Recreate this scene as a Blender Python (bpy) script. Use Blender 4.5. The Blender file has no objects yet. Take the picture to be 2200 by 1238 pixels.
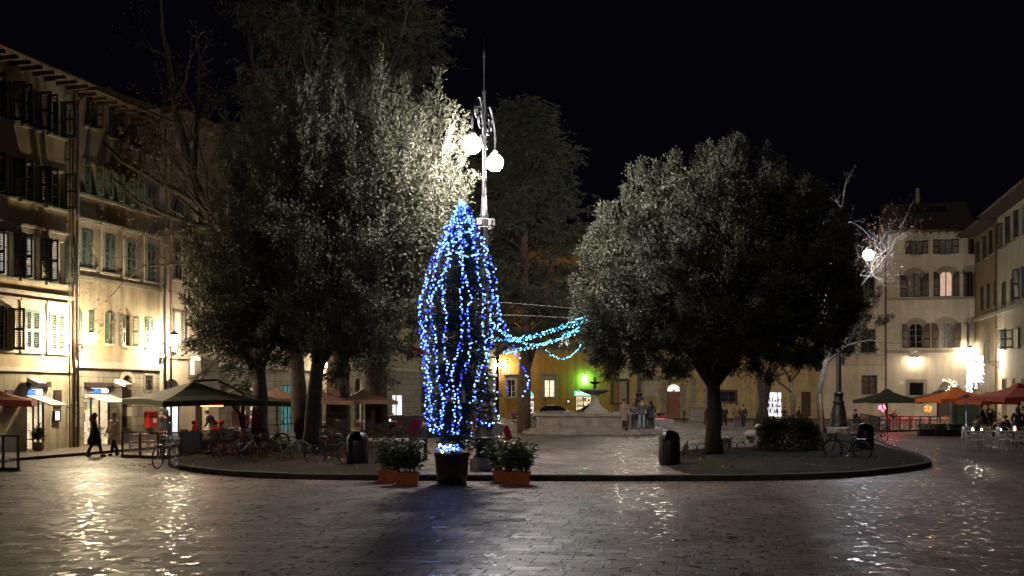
import bpy, bmesh, math, random
import numpy as np
from mathutils import Vector, Matrix
random.seed(7)
rng = np.random.default_rng(7)
R = math.radians
S = bpy.context.scene
C = S.collection
H, F, HY, CX = 2.45, 2300.0, 847.0, 1100.0      # eye height, focal length and horizon, in the photograph's pixels

def gp(px, py, z=0.0):                            # a point of the ground (or of height z) seen at a pixel
    Y = (H - z) * F / (py - HY)
    return ((px - CX) / F * Y, Y)

def at(px, py, Y):
    return ((px - CX) / F * Y, Y, H - (py - HY) / F * Y)

# ------------------------------------------------------------------ materials
def nodes(name):
    m = bpy.data.materials.new(name)
    m.use_nodes = True
    t = m.node_tree
    t.nodes.clear()
    return m, t, t.nodes, t.links

def P(name, col, rough=0.6, metal=0.0, var=0.18, scale=4.0, bump=0.0, spec=0.5, trans=0.0, alpha=1.0, coat=0.0):
    m, t, N, L = nodes(name)
    o = N.new('ShaderNodeOutputMaterial')
    b = N.new('ShaderNodeBsdfPrincipled')
    L.new(b.outputs[0], o.inputs[0])
    b.inputs['Roughness'].default_value = rough
    b.inputs['Metallic'].default_value = metal
    b.inputs['Specular IOR Level'].default_value = spec
    b.inputs['Transmission Weight'].default_value = trans
    b.inputs['Alpha'].default_value = alpha
    b.inputs['Coat Weight'].default_value = coat
    b.inputs['Base Color'].default_value = (*col, 1)
    if var > 0:
        tc = N.new('ShaderNodeTexCoord')
        n = N.new('ShaderNodeTexNoise')
        n.inputs['Scale'].default_value = scale
        n.inputs['Detail'].default_value = 5
        L.new(tc.outputs['Object'], n.inputs['Vector'])
        r = N.new('ShaderNodeValToRGB')
        r.color_ramp.elements[0].position = 0.3
        r.color_ramp.elements[1].position = 0.7
        r.color_ramp.elements[0].color = (*[c * (1 - var) for c in col], 1)
        r.color_ramp.elements[1].color = (*[min(1, c * (1 + var)) for c in col], 1)
        L.new(n.outputs['Fac'], r.inputs[0])
        L.new(r.outputs[0], b.inputs['Base Color'])
        if bump > 0:
            bp = N.new('ShaderNodeBump')
            bp.inputs['Strength'].default_value = bump
            bp.inputs['Distance'].default_value = 0.02
            n2 = N.new('ShaderNodeTexNoise')
            n2.inputs['Scale'].default_value = scale * 6
            n2.inputs['Detail'].default_value = 4
            L.new(tc.outputs['Object'], n2.inputs['Vector'])
            L.new(n2.outputs['Fac'], bp.inputs['Height'])
            L.new(bp.outputs[0], b.inputs['Normal'])
    return m

def E(name, col, strength, sample=True, var=0.0, scale=3.0):
    m, t, N, L = nodes(name)
    o = N.new('ShaderNodeOutputMaterial')
    e = N.new('ShaderNodeEmission')
    e.inputs[0].default_value = (*col, 1)
    e.inputs[1].default_value = strength
    L.new(e.outputs[0], o.inputs[0])
    if var > 0:
        tc = N.new('ShaderNodeTexCoord')
        n = N.new('ShaderNodeTexVoronoi')
        n.inputs['Scale'].default_value = scale
        n.distance = 'MANHATTAN'
        L.new(tc.outputs['Object'], n.inputs['Vector'])
        mr = N.new('ShaderNodeMapRange')
        mr.inputs['To Min'].default_value = strength * (1 - var)
        mr.inputs['To Max'].default_value = strength
        sx = N.new('ShaderNodeSeparateColor')
        L.new(n.outputs['Color'], sx.inputs[0])
        L.new(sx.outputs[0], mr.inputs['Value'])
        L.new(mr.outputs[0], e.inputs[1])
        mx = N.new('ShaderNodeMix')
        mx.data_type = 'RGBA'
        mx.inputs[6].default_value = (*col, 1)
        L.new(n.outputs['Color'], mx.inputs[7])
        mx.inputs[0].default_value = 0.12
        L.new(mx.outputs[2], e.inputs[0])
    if not sample:
        m.cycles.emission_sampling = 'NONE'
    return m

def plaster(name, col, stain=0.35, patch=None, courses=False):
    m, t, N, L = nodes(name)
    o = N.new('ShaderNodeOutputMaterial')
    b = N.new('ShaderNodeBsdfPrincipled')
    b.inputs['Roughness'].default_value = 0.85
    b.inputs['Specular IOR Level'].default_value = 0.2
    L.new(b.outputs[0], o.inputs[0])
    tc = N.new('ShaderNodeTexCoord')
    def noise(sx, sz, sc, det=5):
        mp = N.new('ShaderNodeMapping')
        mp.inputs['Scale'].default_value = (sx, sx, sz)
        L.new(tc.outputs['Object'], mp.inputs[0])
        n = N.new('ShaderNodeTexNoise')
        n.inputs['Scale'].default_value = sc
        n.inputs['Detail'].default_value = det
        n.inputs['Roughness'].default_value = 0.62
        L.new(mp.outputs[0], n.inputs['Vector'])
        return n.outputs['Fac']
    def ramp(f, a, bb, ca, cb):
        r = N.new('ShaderNodeValToRGB')
        r.color_ramp.elements[0].position = a
        r.color_ramp.elements[1].position = bb
        r.color_ramp.elements[0].color = (*ca, 1)
        r.color_ramp.elements[1].color = (*cb, 1)
        L.new(f, r.inputs[0])
        return r.outputs[0]
    def mul(a, c, f=1.0):
        x = N.new('ShaderNodeMix')
        x.data_type = 'RGBA'
        x.blend_type = 'MULTIPLY'
        x.inputs[0].default_value = f
        L.new(a, x.inputs[6])
        L.new(c, x.inputs[7])
        return x.outputs[2]
    base = ramp(noise(1, 1, 0.55), 0.35, 0.68, patch or [c * 0.8 for c in col], col)
    streak = ramp(noise(2.2, 0.16, 1.0), 0.3, 0.6, (1 - stain,) * 3, (1, 1, 1))
    blot = ramp(noise(1, 1, 1.7, 8), 0.28, 0.55, (1 - stain * 0.7,) * 3, (1, 1, 1))
    c = mul(mul(base, streak), blot)
    hgt = noise(1, 1, 14, 6)
    if courses:                                                   # rusticated stone blocks
        mp = N.new('ShaderNodeMapping')
        mp.inputs['Rotation'].default_value = (R(90), 0, 0)
        L.new(tc.outputs['Object'], mp.inputs[0])
        br = N.new('ShaderNodeTexBrick')
        br.inputs['Color1'].default_value = (1, 1, 1, 1)
        br.inputs['Color2'].default_value = (0.86, 0.86, 0.86, 1)
        br.inputs['Mortar'].default_value = (0.3, 0.28, 0.25, 1)
        br.inputs['Scale'].default_value = 1
        br.inputs['Mortar Size'].default_value = 0.014
        br.inputs['Brick Width'].default_value = 1.05
        br.inputs['Row Height'].default_value = 0.46
        L.new(mp.outputs[0], br.inputs['Vector'])
        c = mul(c, br.outputs['Color'])
    L.new(c, b.inputs['Base Color'])
    bp = N.new('ShaderNodeBump')
    bp.inputs['Strength'].default_value = 0.35
    bp.inputs['Distance'].default_value = 0.015
    L.new(hgt, bp.inputs['Height'])
    L.new(bp.outputs[0], b.inputs['Normal'])
    return m

def leafmat(name, c1, c2, rough=0.42, transl=0.25):
    m, t, N, L = nodes(name)
    o = N.new('ShaderNodeOutputMaterial')
    b = N.new('ShaderNodeBsdfPrincipled')
    b.inputs['Roughness'].default_value = rough
    b.inputs['Specular IOR Level'].default_value = 0.3
    g = N.new('ShaderNodeNewGeometry')
    mx = N.new('ShaderNodeMix')
    mx.data_type = 'RGBA'
    mx.inputs[6].default_value = (*c1, 1)
    mx.inputs[7].default_value = (*c2, 1)
    L.new(g.outputs['Random Per Island'], mx.inputs[0])
    L.new(mx.outputs[2], b.inputs['Base Color'])
    tr = N.new('ShaderNodeBsdfTranslucent')
    L.new(mx.outputs[2], tr.inputs[0])
    sh = N.new('ShaderNodeMixShader')
    sh.inputs[0].default_value = transl
    L.new(b.outputs[0], sh.inputs[1])
    L.new(tr.outputs[0], sh.inputs[2])
    L.new(sh.outputs[0], o.inputs[0])
    return m

def paving(name, col, bw, rh, rot, tilt, wet, puddle_at=()):
    """Worn stone slabs, each tilted a little, damp, with puddles in the hollows."""
    m, t, N, L = nodes(name)
    o = N.new('ShaderNodeOutputMaterial')
    b = N.new('ShaderNodeBsdfPrincipled')
    L.new(b.outputs[0], o.inputs[0])
    tc = N.new('ShaderNodeTexCoord')
    def math_(op, a, bb=None, cc=None, clamp=False):
        n = N.new('ShaderNodeMath')
        n.operation = op
        n.use_clamp = clamp
        for i, v in enumerate((a, bb, cc)):
            if v is None:
                continue
            if isinstance(v, (int, float)):
                n.inputs[i].default_value = v
            else:
                L.new(v, n.inputs[i])
        return n.outputs[0]
    def noise(sc, det=4, vec=None, dist=0.0):
        n = N.new('ShaderNodeTexNoise')
        n.inputs['Scale'].default_value = sc
        n.inputs['Detail'].default_value = det
        n.inputs['Distortion'].default_value = dist
        L.new(vec or tc.outputs['Object'], n.inputs['Vector'])
        return n
    # wobble the joints
    wob = noise(1.1, 2)
    vm = N.new('ShaderNodeVectorMath')
    vm.operation = 'MULTIPLY_ADD'
    L.new(wob.outputs['Color'], vm.inputs[0])
    vm.inputs[1].default_value = (0.16, 0.16, 0)
    L.new(tc.outputs['Object'], vm.inputs[2])
    mp = N.new('ShaderNodeMapping')
    mp.inputs['Rotation'].default_value = (0, 0, R(rot))
    L.new(vm.outputs[0], mp.inputs[0])
    br = N.new('ShaderNodeTexBrick')
    br.inputs['Color1'].default_value = (0, 0, 0, 1)
    br.inputs['Color2'].default_value = (1, 1, 1, 1)
    br.inputs['Mortar'].default_value = (0.5, 0.5, 0.5, 1)
    br.inputs['Scale'].default_value = 1
    br.inputs['Mortar Size'].default_value = 0.018
    br.inputs['Mortar Smooth'].default_value = 0.3
    br.inputs['Brick Width'].default_value = bw
    br.inputs['Row Height'].default_value = rh
    br.offset_frequency = 2
    br.squash = 0.72
    br.squash_frequency = 3
    L.new(mp.outputs[0], br.inputs['Vector'])
    stone = N.new('ShaderNodeSeparateColor')
    L.new(br.outputs['Color'], stone.inputs[0])
    wn = N.new('ShaderNodeTexWhiteNoise')
    wn.noise_dimensions = '1D'
    L.new(math_('MULTIPLY', stone.outputs[0], 913.7), wn.inputs['W'])
    big = noise(0.16, 3)
    mid = noise(1.3, 5)
    fine = noise(9, 6)
    # colour
    r = N.new('ShaderNodeValToRGB')
    r.color_ramp.elements[0].color = (*[c * 0.62 for c in col], 1)
    r.color_ramp.elements[1].color = (*[c * 1.36 for c in col], 1)
    v = math_('ADD', math_('MULTIPLY', wn.outputs['Value'], 0.45), math_('MULTIPLY', mid.outputs['Fac'], 0.55))
    L.new(v, r.inputs[0])
    mx = N.new('ShaderNodeMix')
    mx.data_type = 'RGBA'
    L.new(br.outputs['Fac'], mx.inputs[0])
    L.new(r.outputs[0], mx.inputs[6])
    mx.inputs[7].default_value = (0.018, 0.015, 0.013, 1)
    st = N.new('ShaderNodeMix')
    st.data_type = 'RGBA'
    st.blend_type = 'MULTIPLY'
    st.inputs[0].default_value = 1.0
    sr = N.new('ShaderNodeValToRGB')
    sr.color_ramp.elements[0].position = 0.34
    sr.color_ramp.elements[1].position = 0.62
    sr.color_ramp.elements[0].color = (0.55, 0.52, 0.50, 1)
    sr.color_ramp.elements[1].color = (1.12, 1.1, 1.08, 1)
    L.new(noise(0.55, 6, None, 0.6).outputs['Fac'], sr.inputs[0])
    L.new(mx.outputs[2], st.inputs[6])
    L.new(sr.outputs[0], st.inputs[7])
    L.new(st.outputs[2], b.inputs['Base Color'])
    # wetness: 0 damp .. 1 standing water
    w = math_('ADD', math_('MULTIPLY', big.outputs['Fac'], 0.55), math_('MULTIPLY', mid.outputs['Fac'], 0.55))
    w = math_('ADD', w, math_('MULTIPLY', wn.outputs['Value'], 0.12))
    pud = math_('MULTIPLY', math_('SUBTRACT', w, wet), 14.0, clamp=True)
    for (x, y, rx, ry) in puddle_at:
        sp = N.new('ShaderNodeSeparateXYZ')
        L.new(vm.outputs[0], sp.inputs[0])
        dx = math_('DIVIDE', math_('SUBTRACT', sp.outputs[0], x), rx)
        dy = math_('DIVIDE', math_('SUBTRACT', sp.outputs[1], y), ry)
        d = math_('ADD', math_('MULTIPLY', dx, dx), math_('MULTIPLY', dy, dy))
        d = math_('ADD', d, math_('MULTIPLY', math_('SUBTRACT', mid.outputs['Fac'], 0.5), 2.6))
        pud = math_('MAXIMUM', pud, math_('MULTIPLY', math_('SUBTRACT', 1.0, d), 6.0, clamp=True))
    wn2 = N.new('ShaderNodeTexWhiteNoise')
    wn2.noise_dimensions = '1D'
    L.new(math_('MULTIPLY', stone.outputs[0], 517.3), wn2.inputs['W'])
    spots = noise(5.2, 3, None, 0.4)
    wet_spot = math_('MULTIPLY', math_('SUBTRACT', math_('ADD', spots.outputs['Fac'], math_('MULTIPLY', math_('SUBTRACT', wn2.outputs['Value'], 0.5), 0.16)), 0.565), 9.0, clamp=True)
    rough = math_('ADD', math_('MULTIPLY', wn2.outputs['Value'], 0.22), math_('MULTIPLY', fine.outputs['Fac'], 0.14))
    rough = math_('ADD', rough, math_('MULTIPLY', math_('SUBTRACT', big.outputs['Fac'], 0.5), 0.3))
    rough = math_('ADD', rough, 0.40)
    rough = math_('MULTIPLY', rough, math_('SUBTRACT', 1.0, math_('MULTIPLY', wet_spot, 0.74)))
    rough = math_('MULTIPLY', rough, math_('SUBTRACT', 1.0, math_('MULTIPLY', pud, 0.8)))
    L.new(math_('MAXIMUM', rough, 0.045), b.inputs['Roughness'])
    b.inputs['Specular IOR Level'].default_value = 0.36
    # relief
    dry = math_('SUBTRACT', 1.0, math_('MULTIPLY', pud, 0.82))
    hgt = math_('ADD', math_('MULTIPLY', br.outputs['Fac'], -1.0), math_('MULTIPLY', mid.outputs['Fac'], 0.8))
    hgt = math_('ADD', hgt, math_('MULTIPLY', fine.outputs['Fac'], 0.35))
    bp = N.new('ShaderNodeBump')
    bp.inputs['Distance'].default_value = 0.014
    L.new(math_('MULTIPLY', dry, 0.9), bp.inputs['Strength'])
    L.new(hgt, bp.inputs['Height'])
    tl = N.new('ShaderNodeVectorMath')
    tl.operation = 'SUBTRACT'
    L.new(wn.outputs['Color'], tl.inputs[0])
    tl.inputs[1].default_value = (0.5, 0.5, 0.5)
    ts = N.new('ShaderNodeVectorMath')
    ts.operation = 'SCALE'
    L.new(tl.outputs[0], ts.inputs[0])
    L.new(math_('MULTIPLY', dry, tilt), ts.inputs['Scale'])
    ad = N.new('ShaderNodeVectorMath')
    ad.operation = 'ADD'
    L.new(bp.outputs[0], ad.inputs[0])
    L.new(ts.outputs[0], ad.inputs[1])
    rip = noise(11, 2)
    rs = N.new('ShaderNodeVectorMath')
    rs.operation = 'SUBTRACT'
    L.new(rip.outputs['Color'], rs.inputs[0])
    rs.inputs[1].default_value = (0.5, 0.5, 0.5)
    rk = N.new('ShaderNodeVectorMath')
    rk.operation = 'SCALE'
    L.new(rs.outputs[0], rk.inputs[0])
    L.new(math_('ADD', math_('MULTIPLY', pud, 0.30), 0.05), rk.inputs['Scale'])
    ad2 = N.new('ShaderNodeVectorMath')
    ad2.operation = 'ADD'
    L.new(ad.outputs[0], ad2.inputs[0])
    L.new(rk.outputs[0], ad2.inputs[1])
    nm = N.new('ShaderNodeVectorMath')
    nm.operation = 'NORMALIZE'
    L.new(ad2.outputs[0], nm.inputs[0])
    L.new(nm.outputs[0], b.inputs['Normal'])
    return m

M = {}
M['yellow'] = plaster('ochre_plaster', (0.50, 0.40, 0.245), 0.3, (0.44, 0.36, 0.25))
M['yellow_worn'] = plaster('worn_ochre_plaster', (0.50, 0.385, 0.225), 0.45, (0.38, 0.35, 0.29))
M['base_grey'] = plaster('grey_base_plaster', (0.42, 0.38, 0.28), 0.4)
M['rustic'] = plaster('rusticated_stone', (0.40, 0.37, 0.30), 0.4, None, True)
M['cream'] = plaster('cream_plaster', (0.70, 0.61, 0.50), 0.15)
M['beige'] = plaster('beige_plaster', (0.46, 0.40, 0.27), 0.35)
M['ochre_back'] = plaster('deep_ochre_plaster', (0.52, 0.29, 0.07), 0.3, (0.46, 0.27, 0.08))
M['straw'] = plaster('straw_plaster', (0.56, 0.44, 0.22), 0.35)
M['pale'] = plaster('pale_plaster', (0.68, 0.60, 0.46), 0.2)
M['orange_wall'] = plaster('orange_plaster', (0.42, 0.32, 0.18), 0.3)
M['stone'] = P('grey_stone', (0.27, 0.24, 0.19), 0.8, var=0.25, scale=3, bump=0.4)
M['stone_light'] = P('pale_stone', (0.42, 0.38, 0.31), 0.75, var=0.2, scale=3, bump=0.4)
M['fountain'] = P('fountain_stone', (0.32, 0.27, 0.235), 0.55, var=0.3, scale=2.2, bump=0.5)
M['kerb'] = P('kerb_stone', (0.06, 0.053, 0.047), 0.85, var=0.4, scale=3, bump=0.5, spec=0.15)
M['tile'] = P('roof_tile', (0.045, 0.03, 0.024), 0.85, var=0.4, scale=5, bump=0.6)
M['wood_dark'] = P('dark_wood', (0.05, 0.028, 0.018), 0.6, var=0.3)
M['eave'] = P('eave_wood', (0.10, 0.07, 0.05), 0.7, var=0.3)
M['shut_green'] = P('green_shutter_paint', (0.035, 0.075, 0.06), 0.5, var=0.2)
M['shut_teal'] = P('faded_green_shutter_paint', (0.11, 0.17, 0.145), 0.55, var=0.2)
M['shut_dark'] = P('dark_shutter_paint', (0.02, 0.032, 0.028), 0.5, var=0.2)
M['shut_brown'] = P('brown_shutter_paint', (0.045, 0.026, 0.022), 0.5, var=0.2)
M['shut_grey'] = P('grey_shutter_paint', (0.22, 0.21, 0.20), 0.55, var=0.15)
M['white_wood'] = P('white_window_paint', (0.6, 0.58, 0.54), 0.5, var=0.08)
M['glass_dark'] = P('dark_window_glass', (0.015, 0.015, 0.017), 0.08, var=0.3, scale=2, spec=0.6)
M['curtain'] = P('curtained_glass', (0.20, 0.19, 0.17), 0.35, var=0.35, scale=5)
M['lit_warm'] = E('warm_lit_window', (1.0, 0.80, 0.52), 1.6, False, 0.3, 2.2)
M['lit_pink'] = E('pink_lit_curtain', (1.0, 0.62, 0.42), 0.75, False, 0.15, 5)
M['lit_white'] = E('white_lit_window', (1.0, 0.95, 0.85), 1.5, False, 0.15, 3)
M['lit_dim'] = E('dim_lit_window', (1.0, 0.9, 0.75), 0.55, False, 0.15, 3)
M['lit_shop'] = E('shop_interior_light', (1.0, 0.72, 0.38), 1.7, True, 0.45, 2.6)
M['lit_shop_cool'] = E('cool_shop_interior_light', (0.95, 0.97, 1.0), 2.2, True, 0.45, 2.5)
M['lit_cyan'] = E('cyan_interior_light', (0.05, 0.75, 0.75), 0.3, True)
M['blue_sign'] = E('blue_sign_light', (0.03, 0.14, 1.0), 4.0)
M['white_sign'] = E('white_sign_light', (0.9, 0.88, 1.0), 3.2)
M['green_sign'] = E('green_sign_light', (0.06, 0.9, 0.45), 1.4)
M['green_lamp'] = E('green_lamp_light', (0.16, 1.0, 0.18), 48.0)
M['iron'] = P('wrought_iron', (0.035, 0.033, 0.033), 0.45, 0.6, var=0.3)
M['pole_paint'] = P('grey_pole_paint', (0.06, 0.06, 0.065), 0.42, 0.4, var=0.2, scale=8)
M['bronze'] = P('dark_bronze', (0.045, 0.04, 0.038), 0.42, 0.6, var=0.3)
M['pipe'] = P('copper_downpipe', (0.10, 0.055, 0.035), 0.5, 0.4, var=0.3)
M['globe'] = E('lamp_globe_light', (1.0, 0.93, 0.88), 900.0)
M['globe_weak'] = E('weaker_lamp_globe_light', (1.0, 0.88, 0.70), 340.0)
M['wall_lantern'] = E('warm_lantern_light', (1.0, 0.80, 0.52), 720.0)
M['globe_far'] = E('far_lamp_globe_light', (0.88, 0.9, 1.0), 380.0)
M['wall_globe'] = E('warm_wall_lamp_light', (1.0, 0.80, 0.50), 1200.0)
M['white'] = P('white_metal', (0.75, 0.74, 0.72), 0.45, var=0.06)
M['white_cloth'] = P('white_canvas', (0.40, 0.39, 0.38), 0.8, var=0.1)
M['red_paint'] = P('red_enamel', (0.5, 0.02, 0.02), 0.35, var=0.15)
M['red_cloth'] = P('red_canvas', (0.42, 0.07, 0.028), 0.8, var=0.2)
M['orange_cloth'] = P('orange_canvas', (0.58, 0.13, 0.015), 0.8, var=0.2)
M['green_cloth'] = P('dark_green_canvas', (0.026, 0.031, 0.013), 0.85, var=0.25)
M['greygreen_cloth'] = P('grey_green_canvas', (0.14, 0.14, 0.09), 0.8, var=0.2)
M['brown_cloth'] = P('brown_canvas', (0.16, 0.085, 0.055), 0.8, var=0.25)
M['terracotta'] = P('orange_terracotta', (0.52, 0.14, 0.035), 0.55, var=0.2, bump=0.1)
M['black_pot'] = P('black_plastic', (0.022, 0.02, 0.018), 0.5, var=0.3)
M['soil'] = P('dark_earth', (0.022, 0.016, 0.010), 0.95, var=0.55, scale=1.2, bump=0.8, spec=0.08)
M['bark'] = P('dark_bark', (0.055, 0.042, 0.032), 0.9, var=0.4, scale=5, bump=0.9)
M['bark_brown'] = P('brown_bark', (0.13, 0.085, 0.06), 0.9, var=0.35, scale=4, bump=0.9)
M['bark_pale'] = P('pale_bark', (0.16, 0.145, 0.125), 0.85, var=0.3, scale=6, bump=0.6)
M['rubber'] = P('tyre_rubber', (0.015, 0.015, 0.015), 0.7, var=0)
M['chrome'] = P('bright_steel', (0.55, 0.55, 0.56), 0.25, 0.9, var=0.1)
M['skin'] = P('skin', (0.45, 0.26, 0.19), 0.55, var=0.08)
M['clear'] = P('clear_glass', (0.9, 0.92, 0.92), 0.06, var=0, alpha=0.16)
M['brown_glass'] = P('smoked_brown_glass', (0.16, 0.07, 0.05), 0.12, var=0, alpha=0.6)
M['water'] = P('fountain_water', (0.02, 0.03, 0.035), 0.05, var=0)
M['car_silver'] = P('silver_car_paint', (0.38, 0.36, 0.32), 0.3, 0.6, var=0.03, coat=0.6)
M['car_black'] = P('black_car_paint', (0.015, 0.015, 0.017), 0.25, 0.2, var=0.03, coat=0.6)
M['leaf_holm'] = leafmat('holm_oak_leaf', (0.045, 0.052, 0.030), (0.125, 0.122, 0.088), 0.62, 0.10)
M['leaf_holm_dark'] = leafmat('shaded_oak_foliage', (0.02, 0.025, 0.014), (0.04, 0.045, 0.028), 0.7, 0.05)
M['leaf_cedar'] = leafmat('cedar_needles', (0.085, 0.095, 0.062), (0.14, 0.14, 0.095), 0.6)
M['leaf_brown'] = leafmat('brown_autumn_leaf', (0.11, 0.06, 0.028), (0.24, 0.13, 0.05), 0.6, 0.35)
M['leaf_gold'] = leafmat('golden_autumn_leaf', (0.34, 0.17, 0.03), (0.5, 0.32, 0.06), 0.6, 0.4)
M['leaf_fir'] = leafmat('fir_needles', (0.022, 0.038, 0.02), (0.05, 0.07, 0.04), 0.55, 0.1)
M['leaf_bamboo'] = leafmat('bamboo_leaf', (0.04, 0.06, 0.022), (0.11, 0.13, 0.055), 0.45)
M['leaf_hedge'] = leafmat('hedge_leaf', (0.05, 0.055, 0.02), (0.15, 0.14, 0.05), 0.5)
M['paving'] = paving('wet_paving', (0.155, 0.113, 0.094), 0.52, 0.37, 9, 0.105, 0.80)
M['paving_mid'] = paving('wet_square_paving', (0.21, 0.175, 0.16), 0.8, 0.45, 74, 0.075, 0.76)
M['paving_side'] = paving('pavement_slabs', (0.15, 0.125, 0.105), 1.0, 0.6, 74, 0.02, 0.80)

# ------------------------------------------------------------------ mesh helpers
def frame_of(d):
    d = Vector(d).normalized()
    a = Vector((0, 0, 1)) if abs(d.z) < 0.9 else Vector((1, 0, 0))
    u = d.cross(a).normalized()
    return u, d.cross(u).normalized()

class MB:
    def __init__(s):
        s.v, s.f, s.m, s.s = [], [], [], []
    def add(s, vs, fs, m=0, smooth=False):
        o = len(s.v)
        s.v.extend([tuple(v) for v in vs])
        for f in fs:
            s.f.append([i + o for i in f])
            s.m.append(m)
            s.s.append(smooth)
        return s
    def box(s, c, d, rz=0.0, m=0, rx=0.0, ry=0.0):
        rot = Matrix.Rotation(rz, 3, 'Z') @ Matrix.Rotation(ry, 3, 'Y') @ Matrix.Rotation(rx, 3, 'X')
        vs = []
        for x in (-1, 1):
            for y in (-1, 1):
                for z in (-1, 1):
                    vs.append(Vector(c) + rot @ Vector((x * d[0] / 2, y * d[1] / 2, z * d[2] / 2)))
        return s.add(vs, [(0, 1, 3, 2), (4, 6, 7, 5), (0, 4, 5, 1), (2, 3, 7, 6), (0, 2, 6, 4), (1, 5, 7, 3)], m)
    def b2(s, x0, x1, y0, y1, z0, z1, m=0):
        return s.box(((x0 + x1) / 2, (y0 + y1) / 2, (z0 + z1) / 2), (x1 - x0, y1 - y0, z1 - z0), m=m)
    def tube(s, pts, r, n=8, m=0, caps=True, flat=1.0):
        pts = [Vector(p) for p in pts]
        k = len(pts)
        rs = list(r) if hasattr(r, '__len__') else [r] * k
        o = len(s.v)
        u = None
        for i, p in enumerate(pts):
            d = (pts[min(i + 1, k - 1)] - pts[max(i - 1, 0)])
            if d.length < 1e-9:
                d = Vector((0, 0, 1))
            d.normalize()
            if u is None:
                u, w = frame_of(d)
            else:
                u = u - d * u.dot(d)
                if u.length < 1e-6:
                    u, w = frame_of(d)
                u.normalize()
                w = d.cross(u)
            for j in range(n):
                a = 2 * math.pi * j / n
                s.v.append(tuple(p + (u * math.cos(a) + w * math.sin(a) * flat) * rs[i]))
        for i in range(k - 1):
            for j in range(n):
                j2 = (j + 1) % n
                s.f.append([o + i * n + j, o + i * n + j2, o + (i + 1) * n + j2, o + (i + 1) * n + j])
                s.m.append(m)
                s.s.append(True)
        if caps:
            s.f.append([o + j for j in range(n)][::-1]); s.m.append(m); s.s.append(False)
            s.f.append([o + (k - 1) * n + j for j in range(n)]); s.m.append(m); s.s.append(False)
        return s
    def lathe(s, prof, n=20, c=(0, 0, 0), m=0, a0=0.0, a1=2 * math.pi, sx=1.0, sy=1.0, smooth=True):
        o = len(s.v)
        full = abs(a1 - a0 - 2 * math.pi) < 1e-6
        kk = n if full else n + 1
        for (r, z) in prof:
            for j in range(kk):
                a = a0 + (a1 - a0) * j / n
                s.v.append((c[0] + max(r, 1e-4) * math.cos(a) * sx, c[1] + max(r, 1e-4) * math.sin(a) * sy, c[2] + z))
        for i in range(len(prof) - 1):
            for j in range(n):
                j2 = (j + 1) % kk
                s.f.append([o + i * kk + j, o + i * kk + j2, o + (i + 1) * kk + j2, o + (i + 1) * kk + j])
                s.m.append(m)
                s.s.append(smooth)
        return s
    def ball(s, c, r, n=12, k=8, m=0, sc=(1, 1, 1)):
        prof = [(r * math.sin(math.pi * i / k), -r * math.cos(math.pi * i / k) * sc[2]) for i in range(k + 1)]
        return s.lathe(prof, n, c, m, sx=sc[0], sy=sc[1])
    def prism(s, poly, z0, z1, m=0, top=None):
        n = len(poly)
        vs = [(x, y, z0) for x, y in poly] + [(x, y, z1) for x, y in poly]
        o = len(s.v)
        s.v.extend(vs)
        for i in range(n):
            j = (i + 1) % n
            s.f.append([o + i, o + j, o + n + j, o + n + i]); s.m.append(m); s.s.append(False)
        s.f.append([o + n + i for i in range(n)]); s.m.append(m if top is None else top); s.s.append(False)
        s.f.append([o + i for i in range(n)][::-1]); s.m.append(m); s.s.append(False)
        return s
    def quad(s, a, b, c, d, m=0):
        return s.add([a, b, c, d], [(0, 1, 2, 3)], m)
    def mesh(s, name, mats):
        me = bpy.data.meshes.new(name)
        me.from_pydata(s.v, [], s.f)
        for mm in (mats if isinstance(mats, (list, tuple)) else [mats]):
            me.materials.append(M[mm] if isinstance(mm, str) else mm)
        me.polygons.foreach_set('material_index', s.m)
        me.polygons.foreach_set('use_smooth', s.s)
        me.update()
        return me
    def build(s, name, mats, parent=None, loc=(0, 0, 0), rz=0.0):
        return link(name, s.mesh(name, mats), parent, loc, rz)

def link(name, me, parent=None, loc=(0, 0, 0), rz=0.0):
    o = bpy.data.objects.new(name, me)
    C.objects.link(o)
    o.location = loc
    o.rotation_euler = (0, 0, rz)
    if parent is not None:
        o.parent = parent
    return o

def tag(o, label=None, cat=None, group=None, kind=None):
    for k, v in (('label', label), ('category', cat), ('group', group), ('kind', kind)):
        if v:
            o[k] = v
    return o

def thing(name, label, cat, loc=(0, 0, 0), rz=0.0, group=None):
    o = bpy.data.objects.new(name, None)
    o.empty_display_size = 0.2
    C.objects.link(o)
    o.location = loc
    o.rotation_euler = (0, 0, rz)
    return tag(o, label, cat, group)

def kids(o):
    return [c for c in o.children]

def dup(o, loc=None, rz=None, label=None, group=None, scale=None, parent=None):
    c = o.copy()
    C.objects.link(c)
    if parent is not None:
        c.parent = parent
    if loc is not None:
        c.location = loc
    if rz is not None:
        c.rotation_euler = (0, 0, rz)
    if scale is not None:
        c.scale = (scale,) * 3
    if label:
        c['label'] = label
    if group:
        c['group'] = group
    for ch in kids(o):
        dup(ch, parent=c)
    return c

def text_mesh(s, size, mat, parent=None, loc=(0, 0, 0), rot=(math.pi / 2, 0, 0), name='lettering', extrude=0.01, bold=0.0, shear=0.0):
    cu = bpy.data.curves.new('lettering', 'FONT')
    cu.body = s
    cu.size = size
    cu.extrude = extrude
    cu.offset = bold
    cu.shear = shear
    cu.align_x = 'CENTER'
    cu.align_y = 'CENTER'
    cu.resolution_u = 3
    o = bpy.data.objects.new('lettering_source', cu)
    C.objects.link(o)
    dg = bpy.context.evaluated_depsgraph_get()
    me = bpy.data.meshes.new_from_object(o.evaluated_get(dg))
    bpy.data.objects.remove(o)
    me.materials.clear()
    me.materials.append(M[mat])
    ob = link(name, me, parent, loc)
    ob.rotation_euler = rot
    return ob

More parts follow.
